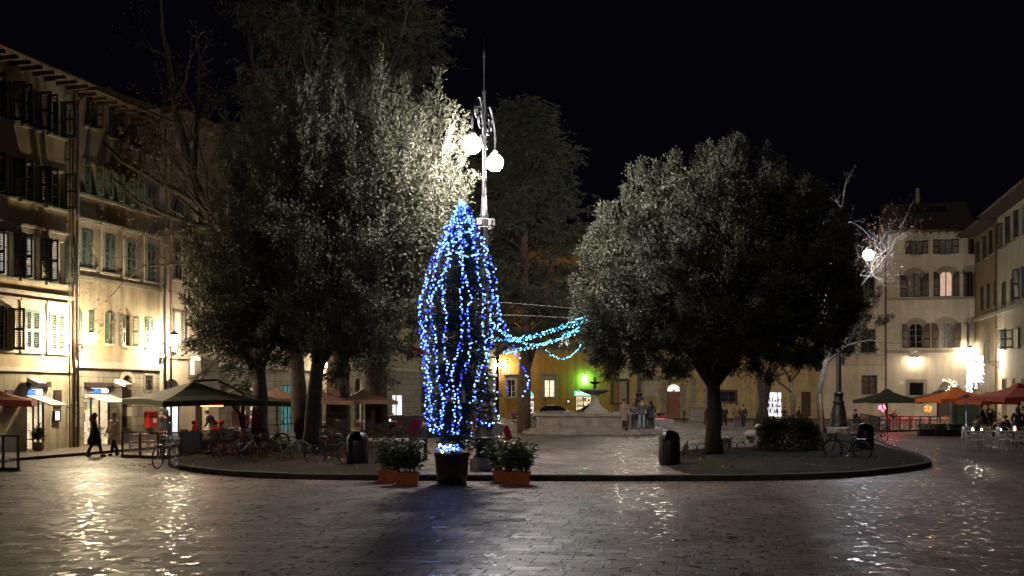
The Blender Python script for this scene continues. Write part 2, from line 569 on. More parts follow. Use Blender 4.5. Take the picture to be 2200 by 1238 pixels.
def leaf_mesh(name, Pp, D, ln, wd, mat, parent=None, loc=(0, 0, 0), droop=0.0, face=None):
    """Many small leaf quads: base points Pp, directions D, length and width arrays."""
    n = len(Pp)
    Pp = np.asarray(Pp, float)
    D = np.asarray(D, float)
    D = D / (np.linalg.norm(D, axis=1, keepdims=True) + 1e-9)
    rnd = rng.normal(size=(n, 3))
    Sd = np.cross(D, rnd if face is None else np.asarray(face) + rnd * .42)
    Sd /= (np.linalg.norm(Sd, axis=1, keepdims=True) + 1e-9)
    ln = np.broadcast_to(np.asarray(ln, float), (n,))[:, None]
    wd = np.broadcast_to(np.asarray(wd, float), (n,))[:, None]
    V = np.empty((n, 4, 3))
    V[:, 0] = Pp
    V[:, 1] = Pp + D * ln * 0.5 + Sd * wd * 0.5
    V[:, 2] = Pp + D * ln
    V[:, 3] = Pp + D * ln * 0.5 - Sd * wd * 0.5
    V[:, 2, 2] -= droop * ln[:, 0]
    me = bpy.data.meshes.new(name)
    me.vertices.add(4 * n)
    me.vertices.foreach_set('co', V.reshape(-1))
    me.loops.add(4 * n)
    me.loops.foreach_set('vertex_index', np.arange(4 * n, dtype=np.int32))
    me.polygons.add(n)
    me.polygons.foreach_set('loop_start', np.arange(0, 4 * n, 4, dtype=np.int32))
    me.update(calc_edges=True)
    me.materials.append(M[mat])
    return link(name, me, parent, loc)

# ------------------------------------------------------------------ camera, world, light
cd = bpy.data.cameras.new('camera')
cam = bpy.data.objects.new('camera', cd)
C.objects.link(cam)
cam.location = (0, 0, H)
cam.rotation_euler = (R(90), 0, 0)
cd.sensor_width = 36
cd.lens = 36 * F / 2200
cd.shift_y = (HY - 619) / 2200
cd.clip_end = 2000
S.camera = cam
S.view_settings.view_transform = 'Standard'
S.view_settings.look = 'None'
S.view_settings.exposure = 0.0
S.view_settings.gamma = 1.0
S.cycles.use_light_tree = True
S.cycles.max_bounces = 6
S.cycles.diffuse_bounces = 2
S.cycles.glossy_bounces = 3
S.cycles.transparent_max_bounces = 12
S.cycles.sample_clamp_indirect = 3.0
S.cycles.sample_clamp_direct = 0.0
S.cycles.caustics_reflective = False
S.cycles.caustics_refractive = False

w = bpy.data.worlds.new('World')
S.world = w
w.use_nodes = True
wn = w.node_tree.nodes
wl = w.node_tree.links
sky = wn.new('ShaderNodeTexSky')
sky.sky_type = 'NISHITA'
sky.sun_disc = False
sky.sun_elevation = R(-9)
sky.sun_rotation = R(200)
addc = wn.new('ShaderNodeMix')
addc.data_type = 'RGBA'
addc.blend_type = 'ADD'
addc.inputs[0].default_value = 1.0
addc.inputs[7].default_value = (0.020, 0.018, 0.050, 1)
wl.new(sky.outputs[0], addc.inputs[6])
wl.new(addc.outputs[2], wn['Background'].inputs[0])
wn['Background'].inputs[1].default_value = 0.05

sl = bpy.data.lights.new('fill_sun', 'SUN')  # soft fill added from behind the camera, standing in for unseen lamps there
sl.energy = 0.20
sl.angle = R(25)
sl.color = (1.0, 0.86, 0.74)
so = bpy.data.objects.new('fill_sun', sl)
C.objects.link(so)
so.rotation_euler = (R(58), 0, R(-20))
KZ = 0.15
# ------------------------------------------------------------------ people
def skin_mesh(verts, edges, radii, root=0, sub=1):
    me = bpy.data.meshes.new('figure')
    me.from_pydata([tuple(v) for v in verts], edges, [])
    o = bpy.data.objects.new('figure', me)
    C.objects.link(o)
    md = o.modifiers.new('skin', 'SKIN')
    md.use_smooth_shade = True
    md.branch_smoothing = 0.4
    sv = me.skin_vertices[0].data
    for i, r in enumerate(radii):
        sv[i].radius = r if hasattr(r, '__len__') else (r, r)
        sv[i].use_root = (i == root)
    if sub:
        ss = o.modifiers.new('sub', 'SUBSURF')
        ss.levels = ss.render_levels = sub
    dg = bpy.context.evaluated_depsgraph_get()
    out = bpy.data.meshes.new_from_object(o.evaluated_get(dg))
    bpy.data.objects.remove(o)
    bpy.data.meshes.remove(me)
    return out

CLOTH = {}
def cloth(col):
    k = tuple(round(c, 3) for c in col)
    if k not in CLOTH:
        CLOTH[k] = P('fabric', col, 0.8, var=0.2, scale=9)
    return CLOTH[k]

def person(label, loc, rz, pose='stand', h=1.72, coat=(.05, .05, .05), legs=(.03, .03, .04), hair=(.03, .02, .015),
           hem=0.0, hairlen=0.0, hat=None, arms=None, group=None, stride=0.22, lean=0.0, skirt=False, head_turn=(0, 0), hood=False, bare=False):
    """A figure facing local +Y. arms: ((elbow),(wrist)) offsets for left and right from the shoulder."""
    k = h / 1.72
    t = thing('person', label, 'person', loc, rz, group)
    sit = pose == 'sit'
    hip = 0.50 if sit else 0.90
    up = Matrix.Rotation(-lean, 3, 'X')
    def T(x, y, z):                                             # a point of the upper body, hinged at the hip
        v = up @ Vector((x, y, z))
        return Vector((v.x, v.y, v.z + hip)) * k
    hx = 0.10
    if sit:
        kn = [Vector((s * 0.13, 0.44, 0.50)) * k for s in (-1, 1)]
        an = [Vector((s * 0.13, 0.42, 0.09)) * k for s in (-1, 1)]
    elif pose == 'walk':
        kn = [Vector((-hx, stride * 0.75, 0.49)) * k, Vector((hx, -stride * 0.35, 0.49)) * k]
        an = [Vector((-hx, stride * 1.15, 0.085)) * k, Vector((hx, -stride * 1.2, 0.10)) * k]
    else:
        kn = [Vector((s * (hx + 0.015), 0.02, 0.49)) * k for s in (-1, 1)]
        an = [Vector((s * (hx + 0.03), 0.0, 0.085)) * k for s in (-1, 1)]
    hipj = [Vector((s * hx, 0, hip - 0.04)) * k for s in (-1, 1)]
    sh = [T(s * 0.185, 0.0, 0.50) for s in (-1, 1)]
    if arms is None:
        arms = (((-0.05, -0.02, -0.29), (-0.06, 0.05, -0.55)), ((0.05, -0.02, -0.29), (0.06, 0.05, -0.55)))
    el = [sh[i] + up @ Vector(arms[i][0]) * k for i in (0, 1)]
    wr = [sh[i] + up @ Vector(arms[i][1]) * k for i in (0, 1)]
    V, Eg, Rr = [], [], []
    def add(p, r, par=None):
        V.append(Vector(p)); Rr.append(r)
        if par is not None:
            Eg.append((par, len(V) - 1))
        return len(V) - 1
    pel = add(T(0, 0, 0.0), (0.14 * k, 0.10 * k))
    wa = add(T(0, 0, 0.20), (0.125 * k, 0.09 * k), pel)
    ch = add(T(0, 0, 0.42), (0.15 * k, 0.105 * k), wa)
    nb = add(T(0, 0.0, 0.535), 0.06 * k, ch)
    ne = add(T(0, 0.015, 0.60), 0.052 * k, nb)
    ja = add(T(0, 0.03, 0.665), (0.068 * k, 0.078 * k), ne)
    hm = add(T(0, 0.03, 0.73), (0.078 * k, 0.092 * k), ja)
    ht = add(T(0, 0.02, 0.785), (0.055 * k, 0.065 * k), hm)
    hand_tips = []
    for i, s in enumerate((-1, 1)):
        a = add(sh[i], 0.058 * k, ch)
        b = add(el[i], 0.043 * k, a)
        c = add(wr[i], 0.029 * k, b)
        d = (wr[i] - el[i]).normalized()
        u, w_ = frame_of(d)
        pm = add(wr[i] + d * 0.055 * k, (0.036 * k, 0.018 * k), c)
        for q in range(4):
            off = u * (q - 1.5) * 0.019 * k
            f1 = add(V[pm] + d * (0.06 - 0.006 * abs(q - 1.3)) * k + off, 0.0085 * k, pm)
            add(V[f1] + (d * 0.045 + w_ * 0.02) * k, 0.007 * k, f1)
        th = add(V[pm] + (u * -0.045 + d * 0.01) * k, 0.0095 * k, pm)
        add(V[th] + (d * 0.035 - u * 0.008) * k, 0.008 * k, th)
        h_ = add(hipj[i], 0.083 * k, pel)
        kk_ = add(kn[i], 0.058 * k, h_)
        cf = add(kn[i].lerp(an[i], 0.35), 0.055 * k, kk_)
        aa = add(an[i], 0.036 * k, cf)
        add(an[i] + Vector((0, 0.10, -0.05)) * k, (0.04 * k, 0.03 * k), aa)
    me = skin_mesh(V, Eg, Rr)
    me.materials.append(M['skin'])
    link('body', me, t)
    # face: eyes, nose, mouth, ears
    for s in (-1, 1):
        fm = MB(); fm.ball(T(s * 0.032, 0.105, 0.725), 0.011 * k, 6, 4); fm.build('eye', 'rubber', t)
        fm = MB(); fm.ball(T(s * 0.085, 0.015, 0.715), 0.022 * k, 6, 4, 0, (0.5, 0.8, 1.3)); fm.build('ear', 'skin', t)
    fm = MB(); fm.ball(T(0, 0.122, 0.70), 0.016 * k, 6, 4, 0, (0.8, 1, 1.5)); fm.build('nose', 'skin', t)
    fm = MB(); fm.ball(T(0, 0.105, 0.663), 0.02 * k, 6, 4, 0, (1.2, 0.5, 0.35)); fm.build('mouth', 'lips', t)
    # trousers
    V2, E2, R2 = [T(0, 0, 0.02)], [], [(0.135 * k, 0.10 * k)]
    for i in (0, 1):
        o = len(V2)
        V2 += [hipj[i], kn[i], kn[i].lerp(an[i], 0.4), an[i] + Vector((0, 0, 0.01))]
        R2 += [0.092 * k, 0.072 * k, 0.072 * k, 0.06 * k]
        E2 += [(0, o), (o, o + 1), (o + 1, o + 2), (o + 2, o + 3)]
    me = skin_mesh(V2, E2, R2)
    me.materials.append(cloth(legs))
    link('trousers', me, t)
    # jacket or coat
    V3 = [T(0, 0, -0.02), T(0, 0, 0.2), T(0, 0, 0.43), T(0, 0.005, 0.56)]
    R3 = [(0.17 * k, 0.135 * k), (0.155 * k, 0.12 * k), (0.175 * k, 0.13 * k), 0.072 * k]
    E3 = [(0, 1), (1, 2), (2, 3)]
    for i in (0, 1):
        o = len(V3)
        V3 += [sh[i], el[i], wr[i]]
        R3 += [0.082 * k, 0.064 * k, 0.048 * k]
        E3 += [(2, o), (o, o + 1), (o + 1, o + 2)]
    if hood:
        V3.append(T(0, -0.06, 0.62)); R3.append(0.075 * k); E3.append((3, len(V3) - 1))
    me = skin_mesh(V3, E3, R3, 1)
    me.materials.append(cloth(coat))
    link('jacket', me, t)
    if hem > 0:
        mb = MB()
        n = 16
        rings = [(0.16, 0.178, 0.145), (-0.02, 0.205, 0.175), (-hem * 0.6, 0.222, 0.20 + (stride * 0.3 if pose == 'walk' else 0)), (-hem, 0.218, 0.19 + (stride * 0.35 if pose == 'walk' else 0))]
        vs = []
        for (z, rx, ry) in rings:
            for j in range(n):
                a = 2 * math.pi * j / n
                fl = 1 + 0.04 * math.sin(5 * a + z * 9)
                vs.append(T(math.cos(a) * rx * fl, math.sin(a) * ry * fl, z) if z > 0 else Vector((math.cos(a) * rx * fl, math.sin(a) * ry * fl, hip + z)) * k)
        fs = [(i * n + j, i * n + (j + 1) % n, (i + 1) * n + (j + 1) % n, (i + 1) * n + j) for i in range(3) for j in range(n)]
        mb.add(vs, fs, 0, True)
        mb.build('skirt' if skirt else 'coat_tail', [cloth(legs if skirt else coat)], t)
    # hair / hat
    mb = MB()
    vs, fs = [], []
    n, m_ = 12, 7
    for i in range(m_ + 1):
        a = math.pi * 0.62 * i / m_
        for j in range(n):
            b = 2 * math.pi * j / n
            front = math.sin(b) > 0.35
            aa = min(a, math.pi * 0.33) if front else a
            vs.append(T(0.094 * math.sin(aa) * math.cos(b), 0.018 + 0.108 * math.sin(aa) * math.sin(b), 0.735 + 0.103 * math.cos(aa)))
    fs = [(i * n + j, i * n + (j + 1) % n, (i + 1) * n + (j + 1) % n, (i + 1) * n + j) for i in range(m_) for j in range(n)]
    mb.add(vs, fs, 0, True)
    if hairlen > 0:
        pts = [T(0, -0.05, 0.76), T(0, -0.075, 0.66), T(0, -0.10, 0.56), T(0, -0.115, 0.56 - hairlen)]
        mb.tube(pts, [0.08 * k, 0.098 * k, 0.105 * k, 0.05 * k], 10, flat=0.6)
        for s in (-1, 1):
            mb.tube([T(s * 0.07, 0.0, 0.76), T(s * 0.085, 0.0, 0.66), T(s * 0.08, -0.02, 0.56)], [0.035 * k, 0.04 * k, 0.03 * k], 7)
    if not bare:
        mb.build('hair', [cloth(hair)], t)
    if hat:
        mb = MB()
        prof = [(0.112, 0.0), (0.116, 0.03), (0.105, 0.075), (0.07, 0.108), (0.0, 0.122)]
        mb.lathe([(r * k, z * k) for r, z in prof], 14, (0, 0, 0))
        o = mb.build('cap', [cloth(hat)], t, T(0, 0.018, 0.735))
        o.rotation_euler = (-lean, 0, 0)
    # shoes
    for i in (0, 1):
        mb = MB()
        mb.ball(an[i] + Vector((0, 0.055, -0.042)) * k, 0.125 * k, 10, 6, 0, (0.42, 1.0, 0.44))
        mb.build('shoe', [cloth((0.02, 0.018, 0.016))], t)
    return t

M['lips'] = P('lips', (0.3, 0.12, 0.1), 0.5, var=0)
DOWN = None
def g3(px, py, z=0.0):
    x, y = gp(px, py, z)
    return (x, y, z)

HOLD = (((-0.06, 0.02, -0.27), (0.06, 0.22, -0.22)), ((0.06, 0.02, -0.27), (-0.06, 0.22, -0.20)))
POCKET = (((-0.10, -0.06, -0.27), (-0.03, 0.10, -0.46)), ((0.10, -0.06, -0.27), (0.03, 0.10, -0.46)))
SWING = (((-0.05, -0.10, -0.27), (-0.05, -0.08, -0.54)), ((0.05, 0.08, -0.27), (0.05, 0.22, -0.49)))
TABLE = (((-0.07, 0.08, -0.26), (0.02, 0.34, -0.28)), ((0.07, 0.08, -0.26), (-0.02, 0.34, -0.28)))
POINT = (((-0.27, 0.05, 0.0), (-0.53, 0.10, 0.06)), ((0.07, 0.08, -0.26), (-0.02, 0.34, -0.28)))

person('woman in a long black coat walking along the left pavement', g3(203, 982), R(-78), 'walk', 1.72, (.012, .012, .014), (.012, .012, .014), (.16, .07, .03), hem=0.42, hairlen=0.12, arms=SWING)
person('person in a cream coat and dark trousers walking past the post box, hand on chest', g3(246, 979), R(155), 'walk', 1.70, (.75, .60, .42), (.02, .018, .018), (.03, .02, .015), hem=0.26, arms=(HOLD[0], SWING[1]), stride=0.24)
person('dark silhouette standing in front of the bright blue white doorway', g3(357, 957), R(30), 'stand', 1.72, (.012, .012, .02), (.012, .012, .015), (.02, .015, .012), hem=0.2, hairlen=0.1, arms=HOLD)
person('person in a dark coat beside the post box facing the bright doorway', g3(347, 956), R(-40), 'stand', 1.75, (.05, .045, .045), (.03, .03, .03), (.04, .03, .02), hem=0.15, arms=HOLD)
person('seated diner in a bright red hood under the green parasol', (-13.25, 44.6, 0), R(-60), 'sit', 1.72, (.42, .06, .04), (.05, .03, .03), (.06, .03, .02), hat=(.55, .05, .04), arms=TABLE, hood=True)
person('seated diner with dark hair and glowing red face, between two others', (-12.5, 45.2, 0), R(60), 'sit', 1.70, (.22, .04, .03), (.05, .03, .03), (.03, .02, .02), arms=TABLE)
person('seated diner in a red knitted cap beside the dark parasol mast', (-12.15, 44.8, 0), R(75), 'sit', 1.74, (.12, .03, .03), (.04, .03, .03), (.05, .03, .02), hat=(.5, .05, .05), arms=TABLE)
person('standing waiter in black bending over the seated diners', g3(461, 962), R(70), 'stand', 1.82, (.012, .012, .014), (.012, .012, .014), (.03, .02, .015), lean=0.55, arms=TABLE)
person('standing person in a fuchsia top and dark coat near the tree trunk', g3(527, 950), R(-110), 'stand', 1.72, (.25, .02, .10), (.02, .02, .025), (.03, .02, .02), arms=POCKET)
person('person in a grey jacket behind the lit Christmas tree, seen from behind', g3(907, 999), R(0), 'stand', 1.74, (.10, .10, .13), (.025, .028, .04), (.05, .035, .03), arms=HOLD)
person('person in a long beige coat standing on the fountain step', (at(1341, 0, 60.9)[0], 60.9, KZ + .3), R(-70), 'stand', 1.74, (.30, .21, .17), (.02, .018, .02), (.03, .02, .015), hem=0.42, arms=HOLD)
person('person in a dark woollen hat and pale jeans on the fountain step', (at(1379, 0, 61.2)[0], 61.2, KZ + .3), R(10), 'stand', 1.78, (.10, .10, .085), (.34, .38, .5), (.05, .04, .03), hat=(.015, .015, .018), arms=HOLD, hem=0.06)
person('woman with long dark hair and dark coat by the fountain rim', (at(1399, 0, 61.9)[0], 61.9, KZ + .3), R(25), 'stand', 1.62, (.05, .055, .075), (.03, .025, .025), (.015, .01, .01), hem=0.24, hairlen=0.3, arms=POCKET)
person('pale faced person looking at a phone between the beige coat and the hat', (at(1362, 0, 61.15)[0], 61.15, KZ + .3), R(150), 'stand', 1.50, (.12, .13, .17), (.04, .04, .05), (.02, .015, .012), hairlen=0.1, arms=HOLD)
person('dark clad person half hidden behind the trunk of the right holm oak', g3(1520, 917), R(90), 'walk', 1.72, (.012, .012, .014), (.02, .02, .02), (.03, .02, .02), hem=0.2, arms=SWING)
person('woman in a black skirt carrying a white bag right of the trunk', g3(1556, 919), R(20), 'walk', 1.66, (.02, .018, .02), (.012, .012, .013), (.03, .02, .015), hem=0.5, skirt=True, stride=0.12, arms=POCKET)
person('man in a brown jacket and blue jeans, back turned', g3(1583, 921), R(-10), 'stand', 1.78, (.20, .115, .075), (.09, .11, .2), (.04, .03, .02), hem=0.08, arms=POCKET)
person('person in a bulky dark jacket next to the brown jacketed man', g3(1597, 921), R(-35), 'walk', 1.72, (.03, .03, .028), (.02, .02, .03), (.02, .015, .012), arms=POCKET, stride=0.1)
person('seated dark figure in front of the bright white shop', g3(1685, 905), R(-60), 'sit', 1.72, (.02, .02, .025), (.02, .02, .025), (.03, .02, .02), arms=TABLE)
person('seated dark figure bending forward left of the bare tree', g3(1712, 905), R(-80), 'sit', 1.72, (.015, .015, .02), (.02, .02, .025), (.03, .02, .02), arms=TABLE, lean=0.3)
person('seated diner in a dark cap at the left end of the terrace', (gp(1857, 922)[0], gp(1857, 922)[1] + 2, 0), R(-70), 'sit', 1.76, (.012, .012, .016), (.02, .02, .02), (.02, .02, .02), hat=(.015, .012, .012), arms=TABLE)
person('seated diner with reddish hair stretching out an arm at the terrace', (gp(1937, 922)[0], gp(1937, 922)[1] + 1.5, 0), R(170), 'sit', 1.70, (.012, .012, .016), (.02, .02, .02), (.2, .08, .02), hairlen=0.12, arms=((POINT[1][0], POINT[1][1]), ((0.26, 0.08, -0.02), (0.52, 0.16, 0.04))))
person('large dark figure standing in front of the menu board', g3(2114, 940), R(60), 'stand', 1.86, (.012, .011, .013), (.02, .018, .018), (.02, .015, .012), hem=0.2, lean=0.15, arms=TABLE)
person('seated diner with dark hair beside the menu board', g3(2098, 945), R(-60), 'sit', 1.66, (.07, .06, .04), (.03, .03, .03), (.02, .015, .01), arms=TABLE)
person('seated person in black and a dark cap at the white tables', (gp(2160, 948)[0], gp(2160, 948)[1], 0), R(185), 'sit', 1.72, (.014, .012, .013), (.02, .018, .018), (.02, .016, .012), hat=(.03, .025, .025), arms=TABLE)
person('tall person with long black hair under the red parasol', g3(2187, 948), R(-20), 'stand', 1.78, (.014, .012, .012), (.02, .018, .018), (.012, .01, .01), hem=0.3, hairlen=0.35, arms=POCKET)
person('person in a yellow jacket and grey cap at the far right', g3(2199, 940), R(100), 'stand', 1.76, (.5, .36, .1), (.03, .03, .03), (.03, .02, .02), hat=(.05, .05, .06), arms=POCKET)
bx, by = gp(1113, 912)
person('seated person in a purple jacket on the bench left of the fountain', (bx - .3, by, 0), R(-165), 'sit', 1.70, (.16, .05, .10), (.03, .03, .035), (.03, .02, .02), arms=TABLE)
person('seated person in black on the bench left of the fountain', (bx + .35, by, 0), R(-200), 'sit', 1.70, (.015, .015, .02), (.02, .02, .02), (.02, .015, .012), hairlen=0.1, arms=TABLE)
# ------------------------------------------------------------------ ground
mb = MB()
mb.add([(-160, -60, 0), (160, -60, 0), (160, 200, 0), (-160, 200, 0)], [(0, 1, 2, 3)])
tag(mb.build('ground', 'paving'), kind='structure')

def smooth_poly(pts, it=2):
    for _ in range(it):
        q = []
        n = len(pts)
        for i in range(n):
            a, b = pts[i], pts[(i + 1) % n]
            q.append((a[0] * .75 + b[0] * .25, a[1] * .75 + b[1] * .25))
            q.append((a[0] * .25 + b[0] * .75, a[1] * .25 + b[1] * .75))
        pts = q
    return pts
KZ = 0.15
isl = [(-12.2, 38.5), (-11.6, 35.8), (-9.3, 32.6), (-6.6, 30.7), (-2.0, 30.2), (2.5, 30.15), (6.5, 30.1), (9.4, 31.0), (11.6, 32.9), (14.0, 35.6), (15.2, 39.0), (16.6, 46.0), (18.2, 53), (25, 82), (24, 88), (2, 93), (-1.5, 90), (-8, 66), (-13.0, 46)]
isl = smooth_poly(isl)
mb = MB()
mb.prism(isl, -0.2, KZ, 0, 1)
tag(mb.build('plaza_floor', ['kerb', 'paving_mid']), kind='structure')
def perimeter(pts, step):
    out, acc = [], 0.0
    n = len(pts)
    for i in range(n):
        a, b = Vector((*pts[i], 0)), Vector((*pts[(i + 1) % n], 0))
        L_ = (b - a).length
        while acc < L_:
            out.append(a.lerp(b, acc / L_))
            acc += step * random.uniform(.85, 1.15)
        acc -= L_
    return out
kp = perimeter(isl, 1.05)
mb = MB()
for i in range(len(kp)):
    a, b = kp[i], kp[(i + 1) % len(kp)]
    d = b - a
    if d.length < .3:
        continue
    d.normalize()
    nrm = Vector((d.y, -d.x, 0))
    a, b = a + d * .008, b - d * .008
    o1, o2, zt = .02 + random.uniform(-.012, .012), .02 + random.uniform(-.012, .012), KZ + random.uniform(.006, .022)
    i1, i2 = -.30, -.30
    top = [a + nrm * (o1 - .02), b + nrm * (o2 - .02), b + nrm * i2, a + nrm * i1]
    bot = [a + nrm * o1, b + nrm * o2]
    vs = [(p.x, p.y, zt) for p in top] + [(p.x, p.y, zt - .025) for p in bot] + [(p.x, p.y, -.05) for p in bot] + [(p.x, p.y, KZ - .02) for p in top[2:]] + [(top[0].x - nrm.x * .0, top[0].y, KZ - .02), (top[1].x, top[1].y, KZ - .02)]
    mb.add(vs, [(0, 1, 2, 3), (0, 4, 5, 1), (4, 6, 7, 5), (2, 8, 9, 3), (1, 5, 7, 8, 2), (0, 3, 9, 6, 4)])
tag(mb.build('kerb', 'kerb'), kind='structure')
def bed(poly, name):
    poly = smooth_poly(poly)
    mb = MB()
    n = len(poly)
    cx = sum(p[0] for p in poly) / n
    cy = sum(p[1] for p in poly) / n
    vs = [(cx, cy, KZ + 0.10)]
    rings = [(1.0, 0.008), (0.94, 0.05), (0.8, 0.09), (0.5, 0.10)]
    for f, z in rings:
        for (x, y) in poly:
            vs.append((cx + (x - cx) * f, cy + (y - cy) * f, KZ + z + random.uniform(0, 0.03 if f < 1 else 0)))
    fs = []
    for i in range(len(rings) - 1):
        for j in range(n):
            fs.append((1 + i * n + j, 1 + i * n + (j + 1) % n, 1 + (i + 1) * n + (j + 1) % n, 1 + (i + 1) * n + j))
    o = 1 + (len(rings) - 1) * n
    fs += [(o + j, o + (j + 1) % n, 0) for j in range(n)]
    mb.add(vs, fs, 0, True)
    return tag(mb.build(name, 'soil'), kind='structure')
bed([(-12.0, 38.6), (-11.5, 35.9), (-9.2, 32.7), (-6.6, 30.95), (-3.4, 30.45), (-3.5, 36), (-4.9, 45), (-4.3, 58), (-1.5, 75), (-6.5, 75), (-9.5, 62), (-12.2, 47)], 'earth_bed')
bed([(4.6, 30.4), (6.6, 30.3), (9.4, 31.2), (11.6, 33.1), (13.9, 35.8), (15.0, 39.3), (16.2, 46), (17.6, 53), (21.5, 74), (18.2, 75), (10.8, 47), (9.2, 44.5), (5.6, 42.5)], 'earth_bed')

# scattered fallen leaves on the beds and around them
n = 1700
Lx = np.concatenate([rng.uniform(5, 16, n // 2), rng.uniform(-12, -3, n // 2)])
Ly = rng.uniform(31.5, 62, n)
ok = ~((Lx > 5) & (Lx > 13 + (Ly - 36) * .25))
Lx, Ly = Lx[ok], Ly[ok]
Dn = rng.normal(size=(len(Lx), 3)) * [1, 1, .15]
o = leaf_mesh('fallen_leaves', np.stack([Lx, Ly, np.full(len(Lx), KZ + .125)], 1), Dn, rng.uniform(.06, .13, len(Lx)), .05, 'leaf_brown')
tag(o, 'brown fallen leaves strewn over the earth of the tree beds', 'leaves', None, 'stuff')

# ------------------------------------------------------------------ facades
class Fac:
    def __init__(s, o, d):
        n = math.hypot(*d)
        s.o, s.d = o, (d[0] / n, d[1] / n)
        s.rz = math.atan2(s.d[1], s.d[0])
    def L(s, px):
        u = (px - CX) / F
        return (u * s.o[1] - s.o[0]) / (s.d[0] - u * s.d[1])
    def Y(s, px):
        return s.o[1] + s.L(px) * s.d[1]
    def Z(s, px, py):
        return H - (py - HY) / F * s.Y(px)
    def box(s, px0, px1, py0, py1, pc=None):
        pc = (px0 + px1) / 2 if pc is None else pc
        return (s.L(px0), s.L(px1), s.Z(pc, py1), s.Z(pc, py0))
    def pt(s, t, out=0.0, z=0.0):
        return (s.o[0] + s.d[0] * t + s.d[1] * out, s.o[1] + s.d[1] * t - s.d[0] * out, z)

FL = Fac((-20.51, 42.9), (.283, 1))          # the row of houses on the left
FB = Fac((-1.5, 110.0), (.972, -.235))        # the row closing the square
FR = Fac((42.9, 99.3), (-.235, -1))           # the row on the right

def building(name_label, fac, t0, t1, zt, openings, mat, base=None, depth=10.0, eave=0.9, roof_rise=1.9, roofmat='tile'):
    """Openings: dicts with x0,x1,z0,z1 (t along the facade), arch, rec. Local frame: x along, -y towards the square."""
    root = thing('house', name_label, 'house', fac.pt(t0), fac.rz)
    root['t0'] = t0
    Lh = t1 - t0
    xs = sorted({0.0, Lh, *[q for o in openings for q in (o['x0'] - t0, o['x1'] - t0)]})
    zb = base[0] if base else 0.0
    zs = sorted({-0.3, zb, zt, *[q for o in openings for q in (o['z0'], o['z1'])]})
    mb = MB()
    for i in range(len(xs) - 1):
        for j in range(len(zs) - 1):
            if zs[j + 1] - zs[j] < 1e-6 or xs[i + 1] - xs[i] < 1e-6:
                continue
            cx, cz = (xs[i] + xs[i + 1]) / 2, (zs[j] + zs[j + 1]) / 2
            if any(o['x0'] - t0 < cx < o['x1'] - t0 and o['z0'] < cz < o['z1'] for o in openings):
                continue
            mb.quad((xs[i], 0, zs[j]), (xs[i + 1], 0, zs[j]), (xs[i + 1], 0, zs[j + 1]), (xs[i], 0, zs[j + 1]), 1 if (base and cz < zb) else 0)
    for o in openings:
        a, b, z0, z1, r = o['x0'] - t0, o['x1'] - t0, o['z0'], o['z1'], o.get('rec', 0.28)
        mm = 1 if (base and (z0 + z1) / 2 < zb) else 0
        zs1 = z1
        if o.get('arch'):
            rad = (b - a) / 2
            hgt = rad * o.get('k', 1.0)
            zs1 = z1 - hgt
            seg = 14
            pts = [(a + rad - rad * math.cos(math.pi * q / seg), zs1 + hgt * math.sin(math.pi * q / seg)) for q in range(seg + 1)]
            for q in range(seg):
                (xa, za), (xb, zb_) = pts[q], pts[q + 1]
                mb.quad((xa, 0, za), (xb, 0, zb_), (xb, 0, z1), (xa, 0, z1), mm)
                mb.quad((xa, 0, za), (xa, r, za), (xb, r, zb_), (xb, 0, zb_), mm)
                mb.quad((xa, r, za), (xb, r, zb_), (xb, r, z1 + .05), (xa, r, z1 + .05), mm)
        else:
            mb.quad((a, 0, z1), (b, 0, z1), (b, r, z1), (a, r, z1), mm)
        mb.quad((a, 0, z0), (a, r, z0), (a, r, zs1), (a, 0, zs1), mm)
        mb.quad((b, 0, z0), (b, 0, zs1), (b, r, zs1), (b, r, z0), mm)
        mb.quad((a, 0, z0), (b, 0, z0), (b, r, z0), (a, r, z0), mm)
    mb.quad((0.004, 0, -.3), (0.004, depth, -.3), (0.004, depth, zt), (0.004, 0, zt))
    mb.quad((Lh - .004, 0, -.3), (Lh - .004, 0, zt), (Lh - .004, depth, zt), (Lh - .004, depth, -.3))
    mb.quad((0, depth, -.3), (0, depth, zt), (Lh, depth, zt), (Lh, depth, -.3))
    mb.build('wall', [mat, base[1]] if base else [mat], root)
    rf = MB()
    rf.add([(0, -eave, zt + .1), (Lh, -eave, zt + .1), (Lh, depth / 2, zt + roof_rise), (0, depth / 2, zt + roof_rise), (Lh, depth + .4, zt + .1), (0, depth + .4, zt + .1)],
           [(0, 1, 2, 3), (3, 2, 4, 5)], 0)
    rf.add([(0, 0, zt + .06), (0, depth, zt + .06), (0, depth / 2, zt + roof_rise - .02), (Lh, 0, zt + .06), (Lh, depth, zt + .06), (Lh, depth / 2, zt + roof_rise - .02)], [(0, 1, 2), (3, 5, 4)], 1)
    rf.b2(0, Lh, -eave + .005, 0.3, zt, zt + .09, 1)
    br = rf
    nb = max(2, int(Lh / .7))
    for i in range(nb):
        x = (i + .5) * Lh / nb
        br.b2(x - .06, x + .06, -eave + .1, -.003, zt - .16, zt + .001, 1)
    r_ = rf.build('roof', [roofmat, 'eave'], root)
    gt = MB()
    gt.tube([(0.01, -eave - .06, zt + .06), (Lh - .01, -eave - .06, zt + .06)], .075, 8)
    gt.build('gutter', 'pipe', r_)
    return root

